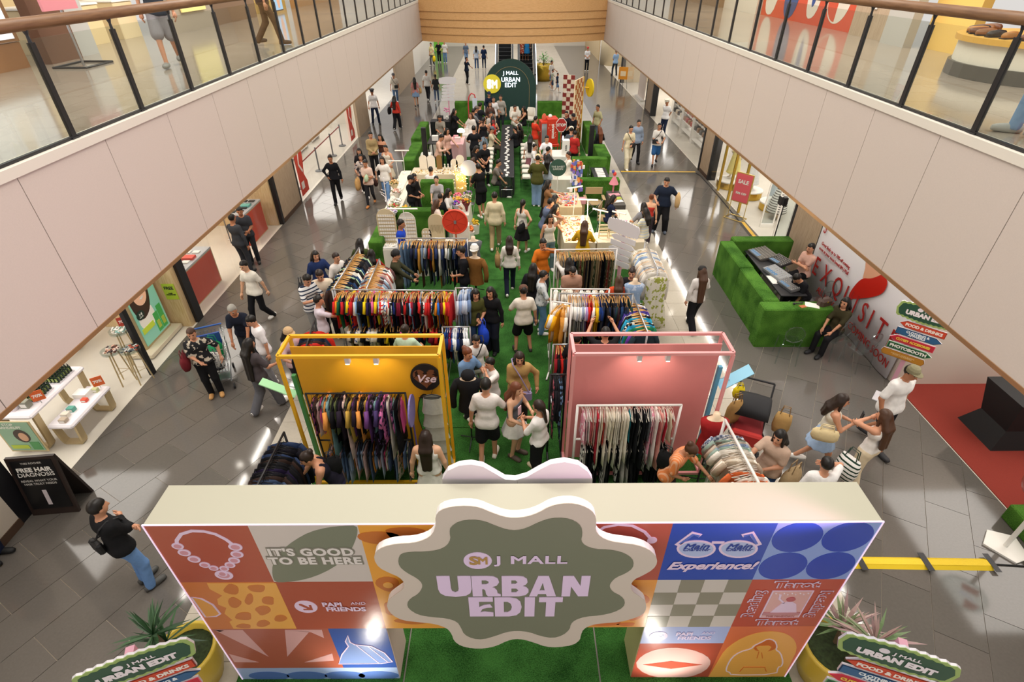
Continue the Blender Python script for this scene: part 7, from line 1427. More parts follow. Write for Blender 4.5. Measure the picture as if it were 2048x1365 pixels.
# dress shop
t = thing('sale_stand', 'gold stand with a pink SALE 50% OFF poster at the dress shop', 'sign', (7.45, 16.9, 0), rad(-50)); GD = M('#d9bb6a', .35, .6)
B().box(-.3, -.015, .55, .3, .015, 1.5).make('frame', GD, t); B().box(-.27, -.022, .58, .27, -.012, 1.47).make('poster', M('#e0606a', .5), t); text('SALE', .17, WHITE, t, (0, -.03, 1.22), bold=.02); text('50% OFF', .1, WHITE, t, (0, -.03, .85), bold=.02)
for s in (-.28, .28): B().cyl((s, 0, 0), (s, 0, .56), .012).make('leg', GD, t)
B().tube([(-.3, -.2, .02), (.3, -.2, .02), (.3, .2, .02), (-.3, .2, .02)], .014, 6, True).make('base_frame', GD, t)
def mannequin(label, loc, rz, dress, kind='long_skirt', skin='#efe3d2', top='tank'):
    r_ = person(label, loc[:2], 1.72, rz, 'stand', ('hip', 'down'), 'bald', top=dress, bot=dress, tt=top, bt=kind, shoe=None, mode='xy', z0=loc[2] if len(loc) > 2 else 0); r_.name = 'mannequin'; r_['category'] = 'mannequin'
    for c_ in list(r_.children):
        if c_.name.startswith('body'): c_.data.materials[0] = M(skin, .4)
        elif c_.name.split('.')[0] in ('eyes', 'eyebrows', 'mouth'): bpy.data.objects.remove(c_)
mannequin('mannequin in a pale yellow gown behind the gold window', (8.35, 20.1, .3), -60, '#e6d98a'); mannequin('mannequin in a white gown behind the gold window', (8.6, 18.9, .3), -60, '#eef0f0'); mannequin('mannequin in a pale blue gown beside the shop doorway', (9.0, 17.7, .3), -60, '#cfdce8'); mannequin('mannequin in a long black dress in the far right window', (8.3, 34.1, .02), -30, '#2a2624', 'long_skirt', top='blouse'); mannequin('mannequin in a cream coat in the far right window', (8.6, 35.0, .02), -30, '#e6dccb', 'long_skirt', top='long')
for k, (x, y, r_, h) in enumerate(((8.3, 20.0, .5, .28), (8.6, 18.9, .45, .28), (9.0, 17.7, .45, .28))): t = thing('display_plinth', 'round gold edged plinth under the %s gown' % ('yellow', 'white', 'pale blue')[k], 'plinth', (x, y, 0)); B().lathe([(r_, 0), (r_, h-.04)], 24).make('drum', GOLD, t); B().lathe([(r_*1.02, h-.04), (r_*1.02, h)], 24).make('top', WHITE, t)
t = thing('skirt_stand', 'black and white zebra skirt on a stand inside the dress shop', 'skirt', (8.75, 16.9, 0)); B().lathe([(.32, .25), (.27, .6), (.17, .95), (.16, 1.0)], 18).make('skirt', fabric('s:#f2f0ec,#17171a'), t, smooth=True); B().cyl((0, 0, 0), (0, 0, 1.25), .012).make('pole', STEEL, t); B().lathe([(.2, 0), (.02, .02)], 14).make('base', STEEL, t)
for k, y in enumerate((15.2, 16.2)): t = thing('security_gate', 'white anti theft gate at the dress shop doorway, %s' % ('nearer', 'further')[k], 'security gate', (8.2, y, 0)); B().bbox(-.22, -.03, 0, .22, .03, .12).make('base', WHITE, t); B().box(-.2, -.015, .12, .2, .015, 1.5).make('panel', ACRY, t); [B().box(s-.02, -.02, .12, s+.02, .02, 1.52).make('side_post', WHITE, t) for s in (-.2, .2)]
for k in range(4):
    t = thing('shelf_unit', 'white bag shop shelf, %s from the taupe panel' % ('first', 'second', 'third', 'fourth')[k], 'shelf', (8.7, 23.2+1.9*k, 0))
    for z in (.2, .6, 1.0, 1.4): B().box(-.25, -.8, z, .25, .8, z+.03).make('shelf', WHITE, t)
    for y in (-.82, .8): B().box(-.25, y, 0, .25, y+.03, 1.8).make('side_panel', WHITE, t)
    for j in range(8): c_ = ('#3a3530', '#8a6a4a', '#b5482f', '#d9cdb8', '#55504a', '#a8784a')[(j*3+k) % 6]; o = B().bbox(-.12, -.13, 0, .12, .13, .17, .03).make('handbag', M(c_, .5), None, (8.6, 22.7+1.9*k+.4*(j % 4), (.63, 1.03)[j//4]+.001)); tag(o, '%s handbag on the white shelves of the right bag shop' % cname(c_), 'handbag', 'handbags in the right bag shop'); B().tube([(0, -.07, .16), (0, -.05, .28), (0, .05, .28), (0, .07, .16)], .009).make('handle', BLACK, o)
t = thing('easel_sign', 'orange poster on a black easel far along the right shops', 'sign', (7.5, 39.4, 0), rad(-20)); B().box(-.3, -.02, .55, .3, .02, 1.3).make('board', M('#e8992c', .5), t); B().box(-.18, -.026, .75, .18, -.019, 1.05).make('panel', M('#f6e0b8', .5), t); [B().cyl((s, 0, .6), (s*1.4, (.25 if s == 0 else -.05), 0), .014).make('leg', BLACK, t) for s in (-.25, 0, .25)]
t = thing('sign_sheet', 'pale pink display board in the far right clothes window', 'display', (8.1, 36.0, 0)); B().box(-.02, -.9, .1, .02, .9, 1.6).make('board', M('#ecd8cc', .5), t); B().box(-.2, -.9, 0, .2, .9, .1).make('base', WHITE, t)
# ================================================================== UPPER GALLERIES
t = thing('shoe_light_box', 'white light box picture of sneakers on the upper left gallery', 'poster', (-8.98, 8.6, 5.86), PI/2); B().box(-2.6, 0, 0, 2.6, .1, 2.4).make('case', M('#8a6a48', .5), t); B().box(-2.5, -.01, .05, 2.5, 0, 2.3).make('print', M('#dfe6ec', .4, emit=.5), t)
for x in (-1.2, .2, 1.6): B().prism(smooth_poly([(x, .2), (x+.7, .2), (x+.75, .35), (x+.35, .45), (x+.2, .7), (x, .65)], 2), -.02, -.011).make('sneaker_shape', M('#f4f2ee', .5, emit=.2), t); B().box(x+.0, -.018, .6, x+.25, -.012, 2.2).make('sock_shape', M('#e6dccb', .5, emit=.2), t)
t = thing('poster_stand', 'pink poster board on a black footed stand on the upper left gallery', 'sign', (-8.1, 11.35, 5.431), PI/2); B().box(-.45, -.02, .9, .45, .02, 2.0).make('board', M('#d98a94', .5), t); B().cyl((0, 0, 0), (0, 0, .9), .02).make('pole', STEEL, t); B().tube([(-.4, -.3, .015), (.4, -.3, .015), (.4, .3, .015), (-.4, .3, .015)], .02, 6, True).make('base_frame', BLACK, t)
for k, (y, c_, lb) in enumerate(((13.2, '#ead7ae', 'near'), (14.6, '#e6cf9f', 'middle'), (16.0, '#ead7ae', 'far'))): t = thing('display_plinth', 'cream display plinth at the %s end of the upper left shop' % lb, 'plinth', (-10.2, y, 5.431)); B().bbox(-.4, -.4, 0, .4, .4, .8).make('block', M(c_, .5), t); B().bbox(-.42, -.42, .8, .42, .42, .84).make('top', WHITE, t)
o = B().box(-.02, -.7, 0, .02, .7, 1.6).make('window_display', M('#e8d98a', .4, emit=.3), None, (-9.05, 18.0, 5.9)); tag(o, 'pale yellow lit window display on the upper left gallery', 'window display')
t = thing('screen', 'tall bright video screen on the upper left gallery', 'screen', (-8.9, 24.2, 5.5), PI/2); B().box(-.5, 0, 0, .5, .06, 2.2).make('case', BLACK, t); B().box(-.46, -.01, .04, .46, 0, 2.16).make('picture', M('#8fb8e0', .3, emit=.8), t); B().prism(smooth_poly([(-.1, .1), (.25, .1), (.2, 1.2), (-.05, 1.2)], 1), -.016, -.01).make('figure_shape', M('#e0a890', .4, emit=.5), t)
mu = thing('mural', 'orange wall mural with cream circles and a blue arc on the upper right gallery', 'mural', (8.99, 19.25, 5.43), -PI/2)
B().box(-3.2, -.01, 0, 3.2, 0, 2.9).make('background', M('#cf5030', .55), mu)
def mart(poly, col, d): B().prism(poly, -.011-.004*d, -.009).make('painted_shape', M(col, .55), mu)
mart(disc((2.0, .75), .62, 28), '#e0d6c8', 1); mart([(2.0+.58*math.cos(a), .75+.58*math.sin(a)) for a in [PI/2+PI*k/12 for k in range(13)]], '#cf5030', 2); mart([(1.9+1.3*math.cos(a), 1.7+1.3*math.sin(a)) for a in [PI*.1+PI*.5*k/12 for k in range(13)]]+[(1.9, 1.7)], '#2f4a8c', 1)
mart(smooth_poly([(.2, .1), (.9, .2), (1.0, 1.2), (.8, 2.4), (.3, 2.6), (.1, 1.4)], 2), '#e0d6c8', 1); mart(smooth_poly([(.4, .4), (.7, .5), (.75, 1.8), (.5, 2.0)], 2), '#2f4a8c', 2); mart(smooth_poly([(-1.4, .0), (-.5, .1), (-.4, 1.4), (-.9, 2.0), (-1.5, 1.2)], 2), '#3a4f80', 1); mart(smooth_poly([(-2.9, 0), (-2.0, .1), (-1.9, 2.2), (-2.6, 2.6), (-3.0, 1.0)], 2), '#e0d6c8', 1)
o = B().box(-.01, -.06, -.06, .01, .06, .06).make('wall_switch', WHITE, None, (8.78, 15.1, 6.1)); tag(o, 'small white wall plate on the upper right taupe panel', 'switch')
t = thing('shoe_display', 'curved cream and black shoe display plinth on the upper right gallery', 'display', (8.6, 9.6, 5.431)); B().lathe([(1.3, 0), (1.3, .2)], 28).make('plinth_base', M('#55524c', .4), t); B().lathe([(1.25, .2), (1.25, .5)], 28).make('plinth_drum', M('#e6dfd0', .5), t); B().lathe([(1.32, .5), (1.32, .58)], 28).make('plinth_top', M('#dba94a', .5), t)
for k in range(9):
    a = PI*.6+k*.22; o = put('display_shoe', shoe_mesh(), None, (8.6+1.0*math.cos(a), 9.6+1.0*math.sin(a), 6.012), a+PI/2, M(('#6b3f24', '#8a5a34', '#2c2420', '#a8743c')[k % 4], .45), (1.1, 1.1, 1.1)); tag(o, '%s leather shoe on the curved display of the upper right gallery' % ('brown', 'tan', 'black', 'caramel')[k % 4], 'shoe', 'shoes on the curved display')
    B().box(-.045, -.17, 0, .045, .09, .012).make('sole', BLACK, o)
for k in range(3):
    t = thing('belt_rack', 'rack of hanging leather belts on the upper right wall, %s' % ('nearest', 'middle', 'furthest')[k], 'rack', (9.45, 7.4+1.6*k, 6.0)); B().box(-.05, -.6, 1.3, .05, .6, 1.36).make('bar', BLACK, t)
    for j in range(8): B().tube([(-.06, -.5+.14*j, 1.3), (-.07, -.5+.14*j, .9), (-.06, -.47+.14*j, .8), (-.05, -.44+.14*j, .9), (-.05, -.44+.14*j, 1.3)], .015, 5).make('belt', M(('#5a3a24', '#2a2220', '#8a5a34')[j % 3], .5), t)
# ================================================================== CART AND PRAM
t = thing('shopping_cart', 'chrome shopping trolley pushed by the grey haired man', 'shopping cart', (-5.95, 8.55, 0), rad(25)); WR = M('#c4c8cc', .25, .9)
b = B()
for z, k in ((.42, .8), (.55, .88), (.7, .94), (.85, .98), (.98, 1.0)): b.tube([(-.27*k, -.42*k, z), (.27*k, -.42*k, z), (.27*k, .42, z), (-.27*k, .42, z)], .006, 5, True)
for i in range(9): x = -.27+.54*i/8; b.tube([(x*.8, -.34, .42), (x, -.42, .98)], .004, 4); b.tube([(x*.8, .42, .42), (x, .42, .98)], .004, 4); b.tube([(x*.8, -.34, .42), (x*.8, .42, .42)], .004, 4)
for i in range(10): y = -.38+.8*i/9; b.tube([(-.22, y, .42), (-.27, y, .98)], .004, 4); b.tube([(.22, y, .42), (.27, y, .98)], .004, 4)
b.make('basket', WR, t); B().cyl((-.27, .5, 1.02), (.27, .5, 1.02), .018).make('handle', M('#2a5aa8', .4), t)
for s in (-1, 1): B().tube([(s*.24, .5, 1.0), (s*.24, .42, .6), (s*.22, .35, .25), (s*.2, -.4, .2)], .014).make('chassis_tube', WR, t); [B().cyl((s*.22-.015, y, .06), (s*.22+.015, y, .06), .06, n=12).make('wheel', BLACK, t) for y in (-.38, .36)]
B().box(-.2, -.36, .24, .2, .3, .25).make('lower_tray', WR, t); B().box(-.2, .3, .6, .2, .34, .95).make('child_seat', M('#2f4f9a', .5), t)
def soft_bag(label, loc, d, col, hc=None, rz=0, cat='bag', handle=True, name='bag'):
    t = thing(name, label, cat, loc, rz); w, dp, h = d; n = 12; vs = []
    for z, k in ((0, .8), (.3, 1.0), (.7, .97), (1, .8)):
        for i in range(n): a = 2*PI*i/n; cx, sx = math.cos(a), math.sin(a); q = max(abs(cx), abs(sx))**.6; vs.append((w/2*cx/q*k, dp/2*sx/q*k*(1 if z < .9 else .4), h*z))
    B().add(vs, [(j*n+i, j*n+(i+1) % n, (j+1)*n+(i+1) % n, (j+1)*n+i) for j in range(3) for i in range(n)]+[tuple(range(n-1, -1, -1)), tuple(range(3*n, 4*n))]).make('bag_body', fabric(col), t, smooth=True)
    if handle: [B().tube([(-w*.25, y, h*.95), (-w*.18, y, h*1.35), (w*.18, y, h*1.35), (w*.25, y, h*.95)], .008, 5).make('handle', M(hc or '#5a4a3a', .6), t) for y in (-dp*.15, dp*.15)]
    return t
soft_bag('green polka dot shopping bag inside the trolley', (-5.98, 8.72, .44), (.34, .25, .4), 'f:#1f9a5a,#2fae6c', '#1f9a5a'); soft_bag('white printed shopping bag at the front of the trolley', (-5.85, 8.4, .44), (.34, .25, .36), 'f:#efece6,#4a4a50', '#5a3a6a')
t = thing('stroller', 'dark red pram with a black hood and hanging paper bags', 'stroller', (4.08, 6.75, 0), rad(-25)); BK = M('#16161a', .7)
n = 12; vs = []
for k in range(7): a = PI*(.05+.8*k/6); [vs.append((-.26+.52*i/(n-1), .05+.34*math.cos(a)*1.0, .62+.36*math.sin(a)*(1-.12*abs(i/(n-1)-.5)))) for i in range(n)]
o = B().add(vs, [(j*n+i, j*n+i+1, (j+1)*n+i+1, (j+1)*n+i) for j in range(6) for i in range(n-1)]).make('hood', BK, t, smooth=True); md = o.modifiers.new('thick', 'SOLIDIFY'); md.thickness = .02
B().bbox(-.24, -.4, .34, .24, .35, .56, .04).make('seat', M('#8a1a20', .7), t); B().bbox(-.24, -.5, .38, .24, -.38, .62, .03).make('footmuff', M('#b0241f', .7), t)
for s in (-1, 1): B().tube([(s*.27, .55, 1.0), (s*.27, .3, .6), (s*.24, -.4, .1)], .016).make('frame_tube', DSTEEL, t); B().tube([(s*.27, -.3, .5), (s*.25, .4, .1)], .016).make('frame_tube', DSTEEL, t); [B().cyl((s*.26-.02, y, .1), (s*.26+.02, y, .1), .1, n=14).make('wheel', BLACK, t) for y in (-.4, .4)]
B().cyl((-.27, .55, 1.0), (.27, .55, 1.0), .018).make('push_bar', BLACK, t)
soft_bag('brown paper bag hanging on the left of the pram', (3.75, 6.7, .55), (.3, .14, .45), '#b08a55', '#8a6a40', rad(20)); soft_bag('kraft paper bag hanging on the right of the pram', (4.5, 6.5, .5), (.28, .14, .4), '#b8935c', '#8a6a40', rad(-30)); soft_bag('yellow plastic bag tucked behind the pram', (3.95, 7.1, .75), (.2, .12, .22), '#d9c21e', '#d9c21e')
# ================================================================== THE CROWD
TR, JE, WI, SH, SK, MN, LS, SL, DR = 'trousers', 'jeans', 'wide', 'shorts', 'skirt', 'mini', 'long_skirt', 'slim', 'dress'
dn, bn, ph, cr, hp_, fc, rc, tb, be, pk, bg, bh = 'down', 'bent', 'phone', 'cross', 'hip', 'face', 'reach', 'table', 'belly', 'pocket', 'bag', 'behind'
BLK, WHT, NVY, JNS, GRY, BEI = '#17171b', '#ece8e2', '#1c2438', '#5f7ea8', '#8a8a8c', '#cbb796'
def Q(label, uv, h, face, legs, arms, hair, top, bot, tt='tee', bt=TR, **k): return person(label, uv, h, face, legs, arms, hair, k.pop('hc', 'b'), top, bot, tt, bt, k.pop('shoe', WHT), **k)
W1, W2_ = 'walk', 'walk2'; S = 'stand'; ST = 'step'
# far hall
Q('person in a pale yellow shirt carrying a yellow bag by the lime wall', (861, 86), 1.65, -30, ST, (dn, bn), 's', '#dcd3a0', '#55585e')
Q('person in black beside a pushchair near the lime wall', (876, 82), 1.6, 0, S, (bn, bn), 's', BLK, BLK)
Q('person in a white top and jeans near the far left pushchair', (888, 82), 1.65, 0, S, (dn, dn), 's', '#d8d4d0', JNS, bt=JE)
Q('person in blue far off by the left walkway', (931, 84), 1.6, 10, W1, (dn, dn), 's', '#5a6a80', JNS)
Q('person with light blue top and jeans walking away towards the escalator', (952, 92), 1.62, 180, ST, (dn, dn), 'm', '#b9c6da', '#34507a', bt=JE)
Q('person in navy walking away towards the escalator', (967, 91), 1.65, 180, ST, (dn, dn), 's', '#1c2a4a', '#1f2c44', bt=SL)
Q('person in a navy tee with a hand to the face left of the arch', (933, 114), 1.68, 60, ST, (fc, bn), 's', '#1a2336', BLK)
Q('person in a red print dress riding the right escalator', (1043, 68), 1.6, 0, S, (dn, dn), 'm', 'f:#b8452f,#e6c9b0', 'f:#b8452f,#e6c9b0', 'dress', DR, z0=1.35, shoe='#c99a7a')
Q('person in a bright blue dress riding the right escalator', (1054, 68), 1.6, 0, S, (dn, dn), 'm', '#2a86c8', '#2a86c8', 'dress', DR, z0=1.35, shoe='#c99a7a')
Q('man in a red cap, white shirt and black trousers on the far right walkway', (1176, 94), 1.66, 0, S, (be, be), 's', '#dfe0e2', BLK, 'shirt', cap=('#b5403a', 'c'))
Q('guard in a light blue shirt standing with his back turned by the round column', (1233, 100), 1.7, 190, 'wide', (be, be), 's', '#8fb0d8', '#26303c', 'shirt', shoe=BLK)
Q('man in a white shirt walking with children by the gold planter', (1104, 121), 1.62, 60, ST, (dn, bn), 's', '#e3e1de', '#4f6a90', bt=SH)
Q('child in a white and green shirt beside the gold planter', (1106, 139), 1.25, 70, ST, (dn, bn), 's', 's:#e8e4da,#4a8a5a', '#3a4a66', bt=SH)
Q('child in navy trailing the man by the gold planter', (1116, 146), 1.15, 70, W1, (dn, dn), 's', '#22304e', '#6a86b0', bt=SH)
# left walkway, far
Q('young man in a white tee and cap with a sling bag on the left walkway', (786, 147), 1.68, 10, W1, ('swf', 'swb'), 's', '#e6dfd4', JNS, bt=JE, cap=('#6a6a70', 'c'))
Q('woman in a pink top and denim shorts walking away on the left', (828, 155), 1.58, 190, W1, (dn, dn), 'l', '#c98a86', '#7f9cc0', bt=MN, shoe=BLK)
Q('man in a white shirt and black trousers walking away on the left', (852, 141), 1.68, 175, W2_, (dn, dn), 's', '#e4e2de', '#23242a', 'shirt')
Q('woman in a dark grey tee and jeans walking away beside the man in white', (870, 149), 1.55, 180, W1, (dn, dn), 'tail', '#2f3236', '#4a5c78', bt=SL)
Q('security guard in white shirt, tie and peaked cap by the far left timber wall', (743, 179), 1.7, 20, 'wide', (dn, dn), 's', '#e3e2e4', '#1d2740', 'shirt', cap=('#2a2a30', 'guard'), shoe=BLK, skin=1)
Q('woman in a red top with a black shoulder bag walking away on the left', (788, 192), 1.58, 170, W1, (dn, bn), 'l', '#c23a2c', '#1a1b20', 'long', WI)
Q('man in a beige sweater and black trousers holding something at his waist', (740, 264), 1.72, 20, S, (be, be), 's', '#a8936a', BLK, 'long')
Q('woman in a brown tube top beside the man in the beige sweater', (759, 269), 1.6, -10, S, (dn, dn), 'm', '#4a2c22', '#7d8aa0', 'tube', JE)
Q('woman in a white halter top walking in the left group', (770, 291), 1.6, -10, W1, (dn, bn), 'tail', '#e4dccd', '#d3c6ae', 'halter', SK)
Q('woman with long black hair and black top at the left of the group', (717, 297), 1.55, 10, S, (dn, dn), 'l', '#232328', '#b9a98e', bt=TR)
Q('woman with glasses in a patterned blouse in the left group', (720, 309), 1.52, 10, W2_, (bn, dn), 'm', 'f:#c9bcb4,#4a4450', '#26262c', 'blouse')
Q('woman in a pale pink tee carrying bags at the front of the left group', (729, 321), 1.58, 0, W1, (cr, be), 'bun', '#d8bcae', '#26262a', bt=SL, shoe='#b8763c', skin=1)
Q('woman in a white tee and blue jeans at the front of the left group', (763, 314), 1.6, 0, W2_, (bg, dn), 'm', WHT, '#6d93c4', bt=JE, shoe='#8a2c22', hc='d')
Q('female security officer in a black uniform on the left walkway', (659, 311), 1.66, 10, W1, (hp_, dn), 'bun', '#1a1b20', '#141418', 'long', TR, shoe=BLK, skin=1)
Q('guard in a charcoal uniform with his back turned at the jewellery shop door', (462, 429), 1.66, 165, S, (dn, cr), 's', '#3f4248', '#3a3d43', 'long', shoe=BLK, skin=1)
Q('guard in a charcoal uniform facing out at the jewellery shop door', (477, 415), 1.64, 20, S, (bn, be), 'bun', '#3a3d44', '#2f3238', 'polo', shoe=BLK, skin=1)
Q('man in a white polo walking down the left walkway', (485, 523), 1.66, -20, W1, ('swf', 'swb'), 's', '#eae4d8', BLK, 'polo', skin=2, nod=16)
Q('grey haired man in a navy polo leaning on the shopping trolley', (461, 612), 1.64, 10, S, (tb, tb), 's', '#1d2230', '#33363c', 'polo', hc='g', lean=18, skin=1)
Q('boy in a white graphic tee beside the shopping trolley', (499, 633), 1.6, -50, S, (dn, dn), 's', '#e6e2e4', '#8d8d92', bt=TR, nod=24)
Q('woman in a black floral blouse and face mask beside the trolley', (379, 659), 1.55, 25, S, (be, bg), 's', 'f:#26262a,#c9bfae', '#17171a', 'blouse', TR, hc='n', shoe='#c9965a', build=1.15)
Q('woman with very long black hair in wide grey trousers by the trolley', (495, 679), 1.62, 150, W1, (bn, dn), 'xl', '#4a4346', '#5d5d63', 'tee', WI)
man = Q('man in a black sweater and jeans with a sling bag in the lower left', (188, 1003), 1.72, 150, S, (cr, cr), 's', '#17171a', '#6d93c8', 'long', JE, shoe='#4a4a48', build=1.05)
Q('person in dark trousers and black shoes at the left edge of the picture', (gz(-10, 1118).x, gz(-10, 1118).y), 1.7, 90, S, (dn, dn), 's', '#1c2030', '#1a2038', shoe='#0e0e10', mode='xy')
# right walkway
Q('man in an olive tee and grey shorts standing on the right walkway', (1196, 210), 1.68, -50, S, (pk, pk), 's', '#b1ad88', '#5c6470', bt=SH, shoe=BLK, skin=1)
Q('woman with reddish hair in black beside the right turf block', (1200, 254), 1.55, 200, S, (bn, dn), 'l', '#1a1a1e', '#17171a', 'long', DR, hc='r')
Q('young man in cream clothes with a black sling bag on the right walkway', (1263, 252), 1.7, 10, W1, (dn, be), 's', '#e2d5b4', '#ddd3b8', 'shirt', WI)
Q('young man in a white tee and grey cardigan on the right walkway', (1279, 240), 1.72, 5, W2_, (dn, dn), 's', '#8d9bb0', BLK, 'jacket', shoe=BLK)
Q('man in a white tee and blue shorts with a sling bag on the right walkway', (1320, 247), 1.66, -10, W1, (be, bn), 's', '#ece9e4', '#2c5a90', bt=SH, shoe=BLK)
Q('guard in a white shirt and peaked cap by the bag shop', (1335, 199), 1.7, -50, S, (bh, bh), 's', '#e6e6e8', '#1f2a44', 'shirt', cap=('#d8d4c8', 'guard'), shoe=BLK, skin=1)
Q('large man in a navy polo holding a cup and paper bag on the right walkway', (1335, 356), 1.74, -15, 'wide', (bn, bg), 's', '#1b2436', BLK, 'polo', WI, build=1.28, shoe='#4a5260', nod=18)
Q('girl with a topknot and red strapless top beside the large man', (1304, 389), 1.5, 165, S, (dn, bn), 'bun', '#b5352c', '#3a3038', 'tube', TR, hc='r', skin=2)
Q('woman with black bobbed hair in grey at the jewellery table end', (1288, 406), 1.55, 200, S, (bn, bn), 'm', '#7d7f88', '#3a3d44', 'tee')
Q('woman in a pastel striped shirt at the jewellery table end', (1292, 417), 1.6, 215, S, (tb, bn), 'm', 's:#d8d3b8,#b9c2d0', '#4a4d54', 'tee', JE)
Q('woman in black dungarees and white shirt with long brown hair on the right walkway', (1406, 535), 1.58, 190, W1, (bn, dn), 'xl', '#d9d4d0', '#17171b', 'long', WI, hc='n', cap=('#1c1a1a', 'beanie'))
Q('man in a pink polo with folded arms seated in the sound booth', (1624, 488), 1.68, -70, 'sit', (cr, cr), 's', '#d3a898', BLK, 'polo', z0=.1)
Q('man in black bent over the controller in the sound booth', (1597, 548), 1.66, -70, 'sit', (tb, tb), 's', '#17171b', '#17171b', 'tee', lean=32, nod=35)
Q('woman in an olive top seated on a clear chair by the sound booth', (1694, 597), 1.62, -60, 'sit', ('lap', 'lap'), 'm', '#3f3a26', '#18181b', 'blouse', TR, shoe=BLK)
Q('man in a camouflage cap, white tee and black shorts near the red carpet', (1829, 735), 1.76, 20, W1, (pk, dn), 's', '#eceae8', '#17181c', 'tee', SH, cap=('#8a8466', 'c'), build=1.2, shoe='#2c2c30', skin=1)
Q('young woman with phone, cream shoulder bag and denim shorts on the right', (1690, 791), 1.6, 70, W1, (ph, ph), 'm', '#dcd6c6', '#a3bcdc', 'tank', MN, hc='d')
Q('woman with brown hair, white camisole and cream trousers on the right', (1774, 822), 1.62, 205, ST, (dn, fc), 'l', '#e8e2dc', '#d9c8aa', 'cami', WI, hc='n')
Q('woman in a beige shirt and glasses at the lower right rack', (1563, 864), 1.58, -55, S, (rc, be), 'm', '#c4a894', '#2c4a78', 'shirt', JE, build=1.1)
Q('woman in white with a hand on her face behind the right end of the gate', (1658, 918), 1.58, 170, S, (fc, dn), 's', '#e6e4e2', '#6a6a70', 'tee')
Q('woman in an orange striped tee beside the pink booth rack', (1384, 891), 1.58, 50, S, (be, rc), 'bun', 'v:#e8884f,#efb08a', '#3a3236', 'tee', TR, hc='n', lean=16, nod=30)
# middle aisle, near to far
Q('woman in a white tiered dress with long dark hair facing the yellow booth', (850, 864), 1.58, 180, S, (dn, dn), 'l', '#e3e1da', '#dedcd4', 'cami', DR, hc='d', skin=2, build=1.12)
Q('woman in a black tank top bending over the dark rack by the gate', (610, 907), 1.6, -60, S, (rc, tb), 'bun', '#1c1a28', '#2a2848', 'tank', TR, lean=25, hc='d')
Q('man in a white tee and black shorts in the middle of the aisle', (971, 759), 1.74, 175, ST, (bn, dn), 's', '#e4dcd8', '#17171b', 'tee', SH, shoe='#e6ddd0')
Q('young woman in a grey tube top and white ruffle skirt', (1033, 768), 1.6, 60, S, (bn, ph), 'l', '#6a6f78', '#eae6e0', 'tube', MN, hc='r', skin=2, shoe='#55473c')
Q('woman with a white hair bow, white top and black trousers holding a phone', (1077, 803), 1.62, -125, ST, (ph, ph), 'tail', '#e9e5e2', '#17171a', 'blouse', WI, hc='d', shoe='#d8c9a8')
Q('woman in a tan jacket with a lilac handbag facing the gate', (1039, 707), 1.6, 5, S, (be, bg), 'l', '#b2905a', '#3a3030', 'jacket', TR, hc='d', build=1.1)
Q('boy in a white tee with a black sling in the aisle group', (952, 673), 1.5, 20, S, (dn, dn), 's', '#dedad6', '#9a9a9c', 'tee')
Q('woman with a bun, blue tee and white sleeves in the aisle group', (935, 698), 1.58, 50, S, (be, bn), 'bun', '#6f8fb6', '#2a2a30', 'tee', JE, hc='r')
Q('boy in a white tee turned left in the aisle group', (979, 718), 1.5, -60, S, (be, fc), 's', '#e6e0dc', '#e0dad2', 'tee')
Q('man in a brown cap, white graphic tee and black shorts walking up the aisle', (1047, 573), 1.62, 190, 'wide', (dn, bn), 's', '#e0d8cc', '#17171b', 'tee', SH, cap=('#5a3a2c', 'c'), shoe='#2c2622', build=1.1)
Q('woman in an olive tee carrying a blue bag in the aisle', (951, 580), 1.58, 20, S, (dn, be), 'xl', '#4c4d26', '#33466a', 'tee', JE)
Q('woman in a black top and black trousers beside the olive tee woman', (980, 576), 1.6, -20, S, (bn, dn), 'l', '#17171b', '#1c1f2c', 'long', WI, shoe=BLK)
Q('woman in a white sweater and navy trousers walking up the aisle', (1019, 473), 1.56, 180, W1, (dn, dn), 'm', '#e9e4dc', '#1c2136', 'long', TR, hc='d')
Q('man in a cream varsity jacket walking up the aisle', (989, 385), 1.7, 175, W1, (dn, dn), 's', '#d8cbaa', '#a8926c', 'jacket', TR, build=1.1)
Q('woman in a white tank and black skirt with hand on hip in the aisle', (1046, 400), 1.58, 150, ST, (hp_, dn), 'tail', '#ddd8d0', '#1c1a1e', 'tank', SK, skin=2)
Q('man in an orange tee at the trouser rack', (1087, 479), 1.68, 20, S, (bn, fc), 's', '#d0701f', '#33363c', 'tee', skin=1)
Q('woman in black with long black hair by the trouser rack', (1067, 528), 1.56, 165, S, (bn, dn), 'l', '#1b1b1f', '#4a5c7a', 'tee', JE, build=1.1)
Q('woman in a grey floral blouse and jeans beside the right racks', (1088, 543), 1.58, 95, S, (bn, pk), 's', 'f:#c9ccce,#8f969c', '#6a8fb8', 'blouse', JE, build=1.12)
Q('woman in a brown polo looking down between the right racks', (1146, 535), 1.58, 5, S, (be, be), 's', '#a8806c', '#3a3034', 'polo', build=1.3, nod=28)
Q('woman with long black hair reaching up into the trouser rack', (1139, 517), 1.55, 175, S, (dn, 'up'), 'xl', '#d9d4d0', '#2c2c30', 'long')
Q('woman in orange with long ombre hair between the right racks', (1239, 553), 1.55, 175, S, (dn, bn), 'xl', '#c84a26', '#3a3034', 'tee', hc='n', build=1.1)
Q('woman in a black tee with a badge between the right racks', (1265, 538), 1.58, -20, S, (dn, be), 'bun', '#18181b', '#26262a', 'tee', hc='d')
Q('man in black lifting a garment from the colour sorted rack', (1212, 656), 1.68, 180, S, ('up', 'up'), 's', '#17171a', '#17171a', 'tee')
Q('person in black crouching beside the pink booth frame', (1155, 668), 1.6, 150, S, (rc, dn), 's', '#1a1a1d', '#1a1a1d', 'tee')
